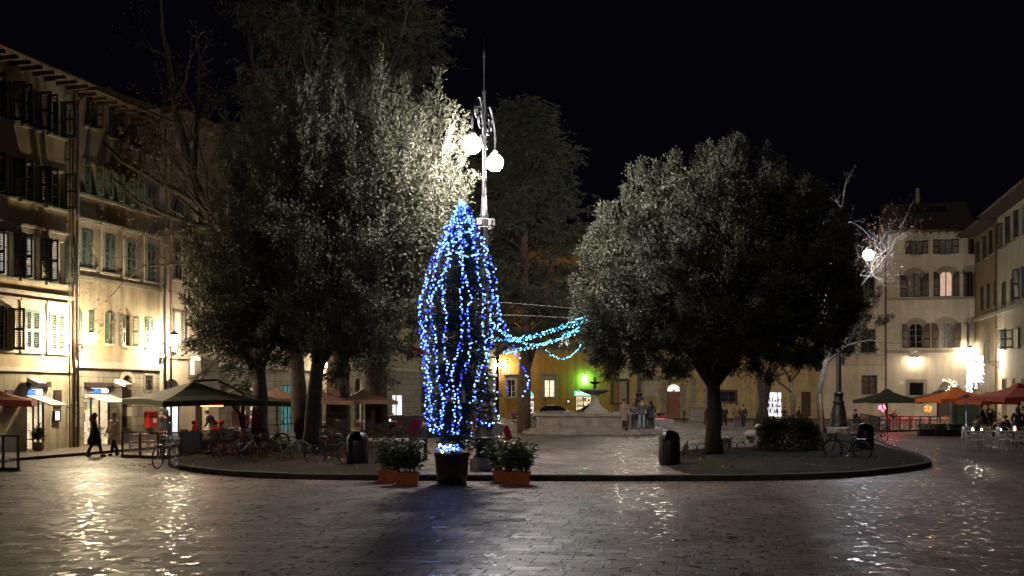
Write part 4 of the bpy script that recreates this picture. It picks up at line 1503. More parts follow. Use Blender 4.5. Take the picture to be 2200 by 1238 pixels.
for i in range(3):
    x = fb.L(1968) - tI0 + i * 1.15
    mb.box((x + .4, 3.3, fb.Z(2000, 499) + 2.62), (.95, 1.3, .06), rx=R(33))
mb.build('skylight', 'glass_dark', hI)
mb = MB()
mb.b2(fb.L(1985) - tI0, fb.L(1992) - tI0, 5.5, 6.3, fb.Z(2000, 499) + 2.5, fb.Z(2000, 499) + 5.2)
mb.build('chimney', 'stone', hI)
mb = MB()
mb.b2(fb.L(1931) - tI0, fb.L(1943) - tI0, -.03, -.003, fb.Z(1937, 826), fb.Z(1937, 819))
mb.build('street_plaque', 'white', hI)

# ---- right row ---------------------------------------------------------------
fr_ = FR
tK0, tK1, tK2 = .25, fr_.L(2143), fr_.L(2200) + 16
ZR = fr_.Z(2110, 497)
opsK, wK = [], []
def wr_(px0, px1, py0, py1, **kw):
    bx = fr_.box(px0, px1, py0, py1)
    if px0 < 2143:
        opsK.append(op(bx)); wK.append((bx, kw))
    else:
        opsM.append(op(bx)); wM.append((bx, kw))
opsM, wM = [], []
for (a, b, y0, y1) in ((2104, 2112, 516, 562), (2119, 2127, 503, 552), (2132, 2139, 492, 543)):
    wr_(a, b, y0, y1, sh='shut_dark', ang=(170, 170), trim=0, pane='glass_dark')
for (a, b, y0, y1) in ((2108, 2113, 615, 670), (2121, 2127, 609, 664), (2136, 2141, 600, 658)):
    wr_(a, b, y0, y1, sh='shut_dark', ang=(0, 0), trim=0)
wr_(2114, 2127, 736, 775, trim=.08, pane='curtain')
for (a, b, y0, y1) in ((2153, 2162, 474, 530), (2170, 2180, 460, 518), (2188, 2198, 446, 505)):
    wr_(a, b, y0, y1, sh='shut_dark', ang=(168, 168), trim=0, pane='glass_dark')
for (a, b, y0, y1) in ((2153, 2161, 607, 657), (2172, 2180, 598, 650), (2190, 2199, 575, 640)):
    wr_(a, b, y0, y1, sh='shut_dark', ang=(0, 0) if a < 2190 else (150, 160), trim=0)
for i, (a, b, y0, y1) in enumerate(((2152, 2162, 709, 750), (2178, 2190, 706, 747))):
    wr_(a, b, y0, y1, sh='shut_green', ang=(0, 25) if i == 0 else (120, 165), trim=.06, pane='lit_warm' if i else 'glass_dark')
for (a, b, y0, y1) in ((2154, 2162, 815, 900), (2176, 2181, 815, 830), (2196, 2204, 815, 900)):
    wr_(a, b, y0, y1, trim=.08, sill=False)
hK = building('narrow orange house in the right corner behind the icicle lights', fr_, tK0, tK1, ZR, opsK, 'orange_wall', eave=1.5, roof_rise=2)
for bx, kw in wK:
    window(hK, bx, **kw)
hM = building('pale house at the right edge with dark green shutters', fr_, tK1, tK2, ZR + .25, opsM, 'pale', eave=1.5, roof_rise=2)
for bx, kw in wM:
    window(hM, bx, **kw)
band(hK, fr_.Z(2120, 684), .3, .2, 'stone_light', L=tK1 - tK0)
band(hM, fr_.Z(2170, 668), .3, .2, 'stone_light', L=tK2 - tK1)
downpipe(hM, .1, ZR - .4, mat='pipe')

# raised pavement along the left houses and along the back row
def strip(fac, t0, t1, out, name='pavement'):
    p = [fac.pt(t0, .0), fac.pt(t1, .0), fac.pt(t1, out), fac.pt(t0, out)]
    mb = MB()
    mb.prism([(q[0], q[1]) for q in p], -.2, .12, 0, 1)
    return tag(mb.build(name, ['kerb', 'paving_side']), kind='structure')
strip(fl, fl.L(0) - 14, fl.L(1060), 3.3)
strip(fb, 3.6, fb.L(2090), 2.2)
strip(fr_, 2.6, tK2 + 4, 1.8)

# ---- fixtures on the left facades -------------------------------------------
def awning(root, fac, px0, px1, py, out, label, drop=.35):
    t0, t1 = fac.L(px0), fac.L(px1)
    z = fac.Z((px0 + px1) / 2, py)
    mb = MB()
    L_ = t1 - t0
    mb.add([(0, 0, 0), (L_, 0, 0), (L_, -out, -drop), (0, -out, -drop), (0, 0, -.05), (L_, 0, -.05), (L_, -out, -drop - .05), (0, -out, -drop - .05)],
           [(0, 3, 2, 1), (4, 5, 6, 7), (3, 7, 6, 2), (0, 4, 7, 3), (1, 2, 6, 5)])
    t = mb.build('awning', 'white_cloth', root, (t0 - root['t0'], -.03, z))
    return t
awning(hA, fl, 57, 93, 851, 1.15, 'small')
awning(hB, fl, 180, 234, 847, 1.15, 'small')
def roller(root, fac, px0, px1, py0, py1):
    b = fac.box(px0, px1, py0, py1)
    mb = MB()
    mb.b2(b[0] - root['t0'], b[1] - root['t0'], -.16, -.004, b[2], b[3])
    return mb.build('shutter_box', 'shut_brown', root)
roller(hA, fl, 57, 104, 820, 832)
roller(hB, fl, 180, 238, 822, 832)
for i, (px, py, lab) in enumerate(((62, 824, 'white wall floodlight left of the first shop sign'), (249, 826, 'white wall floodlight beside the arched door of the second shop'))):
    s = thing('floodlight', lab, 'floodlight', fl.pt(fl.L(px), .05, fl.Z(px, py)), fl.rz)
    mb = MB(); mb.box((0, -.35, .05), (.5, .62, .16), rx=R(22)); mb.build('housing', 'white', s)
    mb = MB(); mb.tube([(0, 0, -.1), (0, -.2, 0)], .03, 6); mb.build('bracket', 'white', s)
for px0, px1, py0, py1, lab in ((115, 131, 838, 875, 'dark blank panel right of the first shop, above the menu case'), (12, 27, 838, 876, 'dark blank panel behind the red parasol at the far left')):
    b = fl.box(px0, px1, py0, py1)
    mb = MB(); mb.b2(0, b[1] - b[0], -.05, -.004, 0, b[3] - b[2])
    o = mb.build('wall_panel', 'shut_brown', None, fl.pt(b[0], 0, b[2]), fl.rz)
    tag(o, lab, 'panel')
b = fl.box(113, 127, 882, 905)
s = thing('menu_case', 'glowing menu case on the wall right of the first shop door', 'menu case', fl.pt(b[0], .01, b[2]), fl.rz)
w_, h_ = b[1] - b[0], b[3] - b[2]
mb = MB(); mb.b2(0, w_, -.1, 0, 0, .05); mb.b2(0, w_, -.1, 0, h_ - .05, h_); mb.b2(0, .05, -.1, 0, .05, h_ - .05); mb.b2(w_ - .05, w_, -.1, 0, .05, h_ - .05); mb.build('case', 'iron', s)
mb = MB(); mb.b2(.05, w_ - .05, -.05, -.02, .05, h_ - .05); mb.build('lit_sheet', E('menu_case_light', (.9, .9, 1), 3.0), s)
s = thing('post_box', 'red post box on the stone wall left of the green parasol', 'post box', fl.pt(fl.L(311), .02, fl.Z(320, 919)), fl.rz)
w_, h_ = fl.L(330) - fl.L(311), fl.Z(320, 884) - fl.Z(320, 919)
mb = MB(); mb.b2(0, w_, -.2, 0, 0, h_ - .08)
mb.build('box', 'red_paint', s)
mb = MB(); mb.b2(-.03, w_ + .03, -.24, 0, h_ - .078, h_); mb.build('lid', 'red_paint', s)
mb = MB(); mb.b2(.06, w_ - .06, -.208, -.201, h_ * .66, h_ * .72); mb.build('slot', 'iron', s)
mb = MB(); mb.b2(w_ * .5, w_ * .9, -.206, -.201, h_ * .3, h_ * .55); mb.build('notice', 'white', s)
for px, py0, py1, lab in ((205, 862, 887, 'upper white poster on the stone pier between the two shops'), (205, 890, 917, 'lower white poster on the stone pier between the two shops')):
    a, b2_, z0, z1 = fl.box(157.5, 169, py0, py1)
    mb = MB(); mb.b2(0, b2_ - a, -.02, -.004, 0, z1 - z0)
    tag(mb.build('poster', 'white', None, fl.pt(a, 0.0, z0), fl.rz), lab, 'poster')
# T sign of the tobacconist
s = thing('projecting_sign', 'black hanging sign with a white letter T on the cream house', 'sign', fl.pt(fl.L(408), .15, fl.Z(412, 816)), fl.rz - R(62))
mb = MB(); mb.b2(-.42, .42, -.07, .07, 0, 1.35); mb.build('board', 'iron', s)
text_mesh('T', 1.25, 'white', s, (0, -.085, .68), bold=.03)
mb = MB(); mb.tube([(0, 0, 1.35), (.3, .3, 1.55)], .025, 6); mb.build('bracket', 'iron', s)

# wall lamps -------------------------------------------------------------------
def bracket_lamp(label, loc, rz, out=1.0, globe=.21, lantern=False, mat=None):
    """Wrought iron bracket (local -y away from the wall) with a glowing globe or lantern."""
    mat = mat or ('wall_lantern' if lantern else 'wall_globe')
    s = thing('wall_lamp', label, 'lamp', loc, rz)
    mb = MB()
    mb.tube([(0, 0, 0), (0, -out * .5, .02), (0, -out, 0)], .022, 6)
    mb.tube([(0, 0, -.55), (0, -.25, -.42), (0, -out * .6, -.12), (0, -out * .95, -.02)], .018, 6)
    for (cy, cz, r, turns, dr) in ((-out * .25, -.2, .15, 2.2, 1), (-out * .52, -.1, .10, 2.0, -1), (-out * .12, -.42, .09, 2, 1)):
        pts = []
        for i in range(26):
            a = dr * 2 * math.pi * turns * i / 25
            rr = r * (1 - i / 30)
            pts.append((0, cy + rr * math.cos(a), cz + rr * math.sin(a)))
        mb.tube(pts, .011, 5)
    mb.box((0, -.01, -.25), (.1, .03, .8))
    mb.build('bracket', 'iron', s)
    if lantern:
        mb = MB()
        mb.lathe([(.10, 0), (.2, .72), (.2, .78)], 6, (0, -out, .08), smooth=False)
        mb.build('globe', mat, s)
        mb = MB()
        mb.lathe([(.24, .79), (.2, .9), (.05, 1.0), (0, 1.08)], 6, (0, -out, .08), smooth=False)
        for q in range(6):
            a = math.pi * 2 * q / 6
            mb.tube([(.105 * math.cos(a), -out + .105 * math.sin(a), .08), (.21 * math.cos(a), -out + .21 * math.sin(a), .87)], .012, 5)
        mb.lathe([(0, -.1), (.12, -.02), (.12, .075)], 6, (0, -out, .0))
        mb.build('lantern_cap', 'iron', s)
    else:
        mb = MB()
        mb.ball((0, -out, .25 + globe * .1), globe, 16, 10)
        mb.build('globe', mat, s)
        mb = MB()
        mb.lathe([(.03, 0), (.09, .03), (.07, .07), (.1, .1)], 12, (0, -out, 0))
        mb.build('cup', 'iron', s)
        mb = MB()
        mb.lathe([(.02, .12), (.11, .02), (.14, -.02)], 12, (0, -out, .25 + globe))
        mb.build('cap', 'iron', s)
    return s
bracket_lamp('warm globe lamp on a scrolled iron bracket between the two left shops', fl.pt(fl.L(157), .0, fl.Z(160, 742)), fl.rz - R(25), 1.55, .23)
bracket_lamp('tall warm lantern at the corner of the cream house', fl.pt(fl.L(343), .0, fl.Z(345, 760)), fl.rz - R(20), 1.15, .2, True)
s = thing('wall_lamp', 'small white floodlight shining through the left tree crown', 'lamp', fl.pt(fl.L(520), .1, fl.Z(512, 775)), fl.rz)
mb = MB(); mb.box((0, -.3, 0), (.3, .25, .2), rx=R(30)); mb.build('housing', 'iron', s)
mb = MB(); mb.ball((0, -.45, -.06), .11, 10, 6); mb.build('bulb', E('cold_flood_light', (.95, .9, 1), 60), s)
bracket_lamp('warm lantern glowing behind the middle trunks', fl.pt(fl.L(700), .0, fl.Z(700, 790)), fl.rz, .7, .2, True)
bracket_lamp('orange lantern on the deep ochre house behind the Christmas tree', fb.pt(fb.L(1076), .0, fb.Z(1076, 790)), fb.rz, .6, .17, False, 'wall_lantern')
# hooded wall light on the palazzo
s = thing('wall_lamp', 'hooded wall light throwing a warm cone on the palazzo above the terrace', 'lamp', fb.pt(fb.L(1965), 0, fb.Z(1965, 768)), fb.rz)
mb = MB(); mb.lathe([(.05, .12), (.16, .1), (.28, -.04)], 14, (0, -.38, 0)); mb.tube([(0, 0, .1), (0, -.2, .16), (0, -.38, .12)], .025, 6); mb.build('hood', 'iron', s)
mb = MB(); mb.ball((0, -.38, -.05), .13, 10, 6); mb.build('bulb', E('hooded_light', (1, .84, .62), 420), s)
bracket_lamp('white globe lamp on a bracket at the orange corner house', fr_.pt(fr_.L(2146), 0, fr_.Z(2146, 777)), fr_.rz + R(24), 1.75, .22, False, E('cool_wall_globe', (1, .9, .72), 430))
bracket_lamp('lantern glowing high in the right corner beside the palazzo', fr_.pt(fr_.L(2097), 0, fr_.Z(2097, 768)), fr_.rz, .5, .16, True, E('corner_lantern_light', (1, .8, .55), 300))
s = thing('wall_lamp', 'warm wall light low on the pale right house above the white tables', 'lamp', fr_.pt(fr_.L(2148), 0, fr_.Z(2148, 853)), fr_.rz)
mb = MB(); mb.box((0, -.06, 0), (.16, .1, .2)); mb.build('housing', 'iron', s)
mb = MB(); mb.ball((0, -.2, 0), .13, 10, 6); mb.build('bulb', E('entrance_light', (1, .78, .45), 120), s)
# green pharmacy lantern
s = thing('green_lamp', 'green glowing lantern on the ochre wall above the shop behind the fountain', 'lamp', fb.pt(fb.L(1257), .02, fb.Z(1257, 826)), fb.rz)
mb = MB(); mb.lathe([(.12, 0), (.24, .55), (.24, .8), (.08, .95)], 8, (0, -.45, 0)); mb.build('lantern', 'green_lamp', s)
mb = MB(); mb.tube([(0, 0, 1.05), (0, -.45, 1.1), (0, -.45, .93)], .025, 6); mb.lathe([(.1, .952), (.02, 1.05)], 8, (0, -.45, 0)); mb.build('bracket', 'iron', s)
s = thing('menu_case', 'small dark framed menu case on the ochre wall left of the green shop', 'menu case', fb.pt(fb.L(1217), .01, fb.Z(1220, 867)), fb.rz)
mb = MB(); mb.b2(0, .42, -.06, 0, 0, .42); mb.build('case', 'iron', s)
mb = MB(); mb.b2(.1, .32, -.066, -.061, .1, .32); mb.build('lit_sheet', E('dim_menu_light', (1, .9, .8), .8), s)
# ------------------------------------------------------------------ street lamps
def street_lamp(label, loc, rz, arm, zg, gmat, sc=1.0, globe_sc=1.0):
    s = thing('street_lamp', label, 'street lamp', loc, rz)
    mb = MB()
    mb.lathe([(.62, 0), (.62, .42), (.55, .46), (0, .46)], 8, a0=R(22.5), a1=R(382.5), smooth=False)
    mb.build('plinth', 'fountain', s)
    mb = MB()
    n = 24
    prof = [(.50, .461), (.50, .72), (.44, .78), (.42, 1.2), (.33, 1.6), (.28, 1.75), (.33, 1.8), (.33, 1.9), (.26, 1.95), (.25, 2.25), (.29, 2.3), (.29, 2.36), (.17, 2.42)]
    o = len(mb.v)
    for (r, z) in prof:
        for j in range(n):
            fl = 1 + (.05 if j % 2 else -.05) * (1 if .75 < z < 1.7 else 0)
            a = 2 * math.pi * j / n
            mb.v.append((r * fl * math.cos(a), r * fl * math.sin(a), z))
    for i in range(len(prof) - 1):
        for j in range(n):
            mb.f.append([o + i * n + j, o + i * n + (j + 1) % n, o + (i + 1) * n + (j + 1) % n, o + (i + 1) * n + j]); mb.m.append(0); mb.s.append(True)
    mb.build('base', 'bronze', s)
    mb = MB()
    ku = zg / 10.1
    up_ = lambda pr: [(r, z * ku if z > 8.0 else z) for r, z in pr]
    mb.lathe(up_([(.155, 2.42), (.15, 5.2), (.13, 8.0), (.16, 8.03), (.16, 8.1), (.12, 8.14), (.085, 8.75), (.075, 8.7), (.075, 9.2), (.1, 9.24), (.1, 9.34), (.07, 9.4), (.065, 10.6), (.09, 10.64), (.09, 10.72), (.06, 10.78), (.05, 12.1), (.075, 12.14), (.075, 12.2), (.03, 12.26), (.024, 13.3), (.055, 13.36), (.03, 13.42), (.05, 13.48), (.012, 13.55), (.008, 14.05), (0, 14.06)]), 14)
    mb.build('pole', 'pole_paint', s)
    mb = MB()
    for q, (dx, dy) in enumerate(((.25, .12), (-.25, .12), (.0, -.27))):
        mb.box((dx, dy, 8.42), (.22, .16, .24), rz=.4 * q)
    for zr_ in (8.22, 8.5):
        mb.tube([(.35 * math.cos(2 * math.pi * q / 20), .35 * math.sin(2 * math.pi * q / 20), zr_) for q in range(21)], .016, 5, caps=False)
    for q in range(6):
        a = q * math.pi / 3
        mb.tube([(.35 * math.cos(a), .35 * math.sin(a), 8.22), (.35 * math.cos(a), .35 * math.sin(a), 8.5)], .012, 5)
        mb.tube([(.12 * math.cos(a), .12 * math.sin(a), 8.22), (.35 * math.cos(a), .35 * math.sin(a), 8.22)], .012, 5)
    mb.build('floodlight_cradle', 'shut_grey', s)
    for k in (-1, 1):
        mb = MB()
        pts = [(0.05 * k, 0, 9.3), (.10 * k, 0, 10.8), (.22 * k, 0, zg + 1.35), (.55 * k, 0, zg + 1.85), (1.0 * k, 0, zg + 1.75), (arm * k, 0, zg + 1.15), (arm * k, 0, zg + .46)]
        # smooth the arm
        sm = []
        for i in range(len(pts) - 1):
            p0, p1, p2, p3 = [Vector(pts[max(0, min(len(pts) - 1, i + d))]) for d in (-1, 0, 1, 2)]
            for q in range(6):
                u = q / 6
                sm.append(.5 * ((2 * p1) + (p2 - p0) * u + (2 * p0 - 5 * p1 + 4 * p2 - p3) * u * u + (3 * p1 - p0 - 3 * p2 + p3) * u ** 3))
        sm.append(Vector(pts[-1]))
        mb.tube(sm, .04, 8)
        for (cx, cz, r, tn, dr) in ((.52, zg + 1.15, .42, 2.2, 1), (.32, zg + .45, .2, 1.8, -1), (1.0, zg + 1.3, .26, 2.0, -1)):
            sp = []
            for i in range(34):
                a = dr * 2 * math.pi * tn * i / 33 + 1.2
                rr = r * (1 - i / 42)
                sp.append((k * (cx + rr * math.cos(a)), 0, cz + rr * math.sin(a)))
            mb.tube(sp, .02, 6)
        a_ = mb.build('arm', 'pole_paint', s)
        mb = MB()
        mb.lathe([(.03, .50), (.09, .46), (.13, .38), (.17, .30), (.18, .27)], 18, (arm * k, 0, zg))
        mb.build('shade', 'white', a_)
        mb = MB()
        g = .285 * globe_sc
        mb.lathe([(.0, -g * .95), (g * .45, -g * .85), (g * .8, -g * .55), (g * .98, -g * .1), (g, .05), (g * .9, .16), (g * .55, .27), (0, .3)], 18, (arm * k, 0, zg))
        mb.build('globe', gmat, a_)
    return s
L1 = (at(1040, 1010, 38.2)[0], 38.2, KZ)
street_lamp('tall ornate lamp post with two white globes behind the Christmas tree', L1, R(76), 1.5, 10.85, 'globe', globe_sc=1.1)
L3 = (at(1373, 900, 84)[0], 84, KZ)
street_lamp('tall lamp post with its head hidden by the right holm oak', L3, R(30), 1.6, 10.1, 'globe_weak')
L2 = (at(1802, 940, 60)[0], 60, KZ)
street_lamp('lamp post with a fluted base, globe among bare twigs on the right', L2, R(6), 1.72, 10.1, 'globe_far')

# ------------------------------------------------------------------ trees
def grow(mb, p, d, r, ln, lv, tips, spread=.6, up=.25, wig=.16, kids_=(2, 4), sides=6, shrink=.68, taper=.55):
    p = Vector(p)
    d = Vector(d).normalized()
    n = 4 if lv > 1 else 3
    pts, rs = [p.copy()], [r]
    for i in range(n):
        d = (d + Vector((random.gauss(0, wig), random.gauss(0, wig), random.gauss(0, wig) + up * .12))).normalized()
        p = p + d * ln / n
        pts.append(p.copy())
        rs.append(r * (1 - (1 - taper) * (i + 1) / n))
    mb.tube(pts, rs, sides if lv > 2 else (5 if lv > 1 else 3), caps=(lv <= 1))
    if lv <= 0:
        tips.append((p.copy(), d.copy()))
        return
    for k in range(random.randint(*kids_)):
        i = random.choice(range(1, n + 1)) if k else n
        dd = pts[i] - pts[i - 1]
        side = Vector((random.gauss(0, 1), random.gauss(0, 1), random.gauss(0, .7)))
        nd = (dd.normalized() + side.normalized() * spread * random.uniform(.6, 1.3) + Vector((0, 0, up * .4))).normalized()
        grow(mb, pts[i], nd, rs[i] * (.8 if k == 0 else .62), ln * shrink * random.uniform(.75, 1.15), lv - 1, tips, spread, up, wig, kids_, sides, shrink, taper)

def holm_oak(label, base, lean_to, lobes, nplume, tr=.35, zl=3.0, plume=(1.2, 2.2), depth=(.66, .97), lumpy=.10):
    """Evergreen oak: trunk, limbs into each lobe, and a crown of upright leafy shoots over a dense inside."""
    t = thing('holm_oak', label, 'tree', (base[0], base[1], KZ + .05))
    b = Vector((base[0], base[1], KZ + .05))
    mb = MB()
    top = Vector(lean_to) - b
    pts = [Vector((0, 0, -.1)), top * .25 + Vector((random.uniform(-.04, .04), 0, 0)), top * .6 + Vector((random.uniform(-.06, .06), 0, 0)), top]
    mb.tube(pts, [tr * 1.35, tr * 1.02, tr * .93, tr * .8], 12)
    for (c, r) in lobes:
        v = Vector(c) - b
        mid = top.lerp(v, .5) + Vector((random.uniform(-.3, .3), random.uniform(-.3, .3), .2))
        mb.tube([top * .92, mid, v, v + Vector((0, 0, r[2] * .6))], [tr * .6, tr * .42, tr * .22, .03], 8)
        for q in range(7):
            a = random.uniform(0, 6.28)
            e = v + Vector((math.cos(a) * r[0] * .8, math.sin(a) * r[1] * .8, random.uniform(-.3, .6) * r[2]))
            mb.tube([mid.lerp(v, random.random()), (mid + e) / 2 + Vector((0, 0, .3)), e], [.09, .06, .015], 6)
    mb.build('trunk', 'bark', t)
    vol = np.array([r[0] * r[1] + r[0] * r[2] + r[1] * r[2] for c, r in lobes])
    cnt = (vol / vol.sum() * nplume).astype(int)
    PP, DD, NN = [], [], []
    def inside(p, skip, f=.86):
        m_ = np.zeros(len(p), bool)
        for i, (c, r) in enumerate(lobes):
            if i != skip:
                m_ |= (((p - np.array(c)) / np.array(r)) ** 2).sum(1) < f
        return m_
    for li, ((c, r), nn) in enumerate(zip(lobes, cnt)):
        c, r = np.array(c), np.array(r)
        u = rng.normal(size=(nn, 3))
        u /= np.linalg.norm(u, axis=1, keepdims=True)
        u[:, 2] = np.clip(u[:, 2], -.93, 1)
        lump = 1 + lumpy * np.sin(u[:, 0] * 5 + li) * np.cos(u[:, 1] * 6 + u[:, 2] * 4)
        sp = c + u * r * (rng.uniform(*depth, nn) * lump)[:, None]
        keep = ~inside(sp, li)
        sp, u = sp[keep], u[keep]
        for p, d in zip(sp, u):
            upw = .95 if d[2] > -.15 else .25
            ax = d * .38 + np.array([0, 0, upw]) + rng.normal(size=3) * .10
            ax /= np.linalg.norm(ax)
            L_ = rng.uniform(*plume) * (1.0 if d[2] > -.1 else .7)
            ns = 100
            s = rng.uniform(0, 1, ns) ** .9
            rad = rng.normal(size=(ns, 3)) * .5
            off = rad * (.36 * (1 - .72 * s))[:, None]
            pos = p + ax * (s * L_ - L_ * .35)[:, None] + off
            sd = ax + rad * .55 + rng.normal(size=(ns, 3)) * .15
            sd /= np.linalg.norm(sd, axis=1, keepdims=True)
            nl = 8
            tt = rng.uniform(0, .26, (ns, nl))
            lp = pos[:, None] + sd[:, None] * tt[..., None]
            ld = sd[:, None] * .9 + rng.normal(size=(ns, nl, 3)) * .5
            nv = d / r; nv = nv / np.linalg.norm(nv)
            fn = rad[:, None] * 1.0 + nv * .8 + np.array([0, 0, .12])
            PP.append(lp.reshape(-1, 3)); DD.append(ld.reshape(-1, 3)); NN.append(np.broadcast_to(fn, lp.shape).reshape(-1, 3))
    PP = np.concatenate(PP); DD = np.concatenate(DD); NN = np.concatenate(NN)
    LL = rng.uniform(.06, .115, len(PP)); WW = LL * rng.uniform(.38, .52, len(PP))
    leaf_mesh('crown', PP - np.array(b), DD, LL, WW, 'leaf_holm', t, face=NN)
    # inner mass of larger shaded sprays
    PP = []
    for c, r in lobes:
        nn = int(2400 * r[0] * r[1] * r[2] ** .5 / 3)
        u = rng.normal(size=(nn, 3)); u /= np.linalg.norm(u, axis=1, keepdims=True)
        PP.append(np.array(c) + u * np.array(r) * (rng.uniform(.1, 1, nn) ** .4 * .80)[:, None])
    PP = np.concatenate(PP)
    D_ = rng.normal(size=PP.shape)
    leaf_mesh('inner_foliage', PP - np.array(b), D_, rng.uniform(.11, .24, len(PP)), rng.uniform(.06, .11, len(PP)), 'leaf_holm', t)
    return t

def SC(f, lobes):
    return [((c[0] * f, c[1] * f, H + (c[2] - H) * f), tuple(q * f for q in r)) for c, r in lobes]
holm_oak('left holm oak with a feathery pale crown lit from the right by the lamp post', (-7.5, 39.7), (-7.2, 39.7, 3.6),
         SC(.937, [((-6.2, 42.3, 6.9), (2.9, 3.0, 3.8)), ((-4.7, 42.2, 9.7), (2.7, 2.9, 4.3)), ((-3.3, 42.0, 9.9), (1.5, 2.0, 3.2)), ((-6.3, 42.6, 11.0), (2.1, 2.2, 3.3)), ((-7.9, 41.6, 10.6), (2.0, 2.2, 3.6))]), 520, .30, plume=(1.5, 3.2))
holm_oak('farther dark holm oak at the left over the green parasol', (-10.9, 46.4), (-11.0, 46.4, 3.6),
         SC(.943, [((-12.0, 49.2, 7.4), (2.7, 3.2, 4.2)), ((-11.0, 49.2, 11.3), (2.4, 2.9, 4.6)), ((-9.1, 49.2, 9.0), (2.6, 3.0, 5.2)), ((-13.0, 48.8, 5.4), (1.7, 2.0, 1.7))]), 460, .36, plume=(1.4, 3.0))
holm_oak('great round holm oak on the right with an even dome of leaves', (7.55, 39.9), (7.5, 39.9, 2.9),
         SC(.93, [((8.2, 43.0, 7.0), (5.0, 5.0, 4.1)), ((4.9, 43.3, 6.2), (2.4, 2.8, 3.0)), ((8.0, 43.2, 9.4), (3.7, 3.8, 2.7)), ((6.0, 43.2, 7.9), (3.0, 3.6, 2.8)), ((6.8, 43.2, 9.1), (2.8, 3.5, 2.5)), ((11.3, 43.2, 7.0), (2.6, 3.2, 3.4)), ((10.0, 43.0, 8.6), (3.0, 3.5, 3.0))]), 1350, .29, plume=(.55, 1.05), depth=(.74, .98), lumpy=.05)
holm_oak('dark rear holm oak behind the right trees', (17.8, 77), (18.6, 77, 4.2),
         [((20.0, 77, 9.6), (5.6, 5.6, 5.6)), ((23.0, 77, 8.5), (3.2, 4, 4.2))], 240, .34, plume=(1.2, 2.2))

def conifer(label, base, h, prof, nspray, tr=.3, zc=4.0, mat='leaf_cedar', fork=0, droop=.25, sl=(.25, .5)):
    """Tall tree with layered, feathery, slightly hanging sprays. prof: radius by relative height."""
    t = thing('cedar', label, 'tree', (base[0], base[1], KZ))
    mb = MB()
    tips = []
    pts = [(0, 0, -.1), (random.uniform(-.2, .2), 0, h * .3), (random.uniform(-.4, .4), 0, h * .65), (0, 0, h * .97)]
    mb.tube(pts, [tr * 1.3, tr, tr * .6, .04], 10)
    if fork:
        mb.tube([(0, 0, 3.2), (fork * .8, .1, 5.5), (fork * 1.9, .2, 9.5), (fork * 2.4, .2, 14)], [tr * .75, tr * .6, tr * .45, .08], 9)
    PP, DD = [], []
    nb = 150
    for i in range(nb):
        f = (i + random.random()) / nb
        z = zc + (h - zc) * f
        rr = np.interp(f, [q[0] for q in prof], [q[1] for q in prof]) * random.uniform(.65, 1.1)
        a = random.uniform(0, 2 * math.pi)
        e = Vector((math.cos(a) * rr, math.sin(a) * rr, z + rr * random.uniform(-.12, .18)))
        m_ = Vector((math.cos(a) * rr * .5, math.sin(a) * rr * .5, z + rr * .12))
        s_ = Vector((0, 0, z - rr * .15))
        mb.tube([s_, m_, e], [.05, .03, .01], 4)
        k = max(6, int(nspray / nb))
        u = rng.uniform(.25, 1.05, k)
        P_ = np.array(s_)[None] * ((1 - u) ** 2)[:, None] + 2 * np.array(m_)[None] * (u * (1 - u))[:, None] + np.array(e)[None] * (u ** 2)[:, None]
        P_ += rng.normal(size=(k, 3)) * np.array([.35, .35, .16])
        d0 = np.array([math.cos(a), math.sin(a), -droop])
        nl = 9
        sd = d0 + rng.normal(size=(k, 3)) * .35
        lp = P_[:, None] + sd[:, None] * rng.uniform(0, .7, (k, nl))[..., None]
        ld = sd[:, None] + rng.normal(size=(k, nl, 3)) * .55
        PP.append(lp.reshape(-1, 3)); DD.append(ld.reshape(-1, 3))
    mb.build('trunk', 'bark_brown', t)
    PP = np.concatenate(PP); DD = np.concatenate(DD)
    LL = rng.uniform(*sl, len(PP))
    leaf_mesh('crown', PP, DD, LL, LL * .2, mat, t, droop=.15)
    return t
conifer('tall feathery tree behind the lamp post, left of the fountain', (.72, 66), 20.2, [(0, 3.5), (.25, 4.4), (.5, 4.1), (.75, 2.9), (.92, 1.4), (1, .3)], 6000, .34, 5.4, fork=.85)
conifer('very tall dark tree rising behind the left holm oaks', (-8.0, 64.8), 28.0, [(0, 3.5), (.3, 5.5), (.6, 5.6), (.8, 4.4), (1, 1.0)], 6000, .42, 6.5)
conifer('broad trunked dark tree beside the brown parasols', (-9.9, 60.8), 29.0, [(0, 3.0), (.3, 5.5), (.7, 6.0), (.9, 3.4), (1, 1.0)], 5000, .55, 7.5)

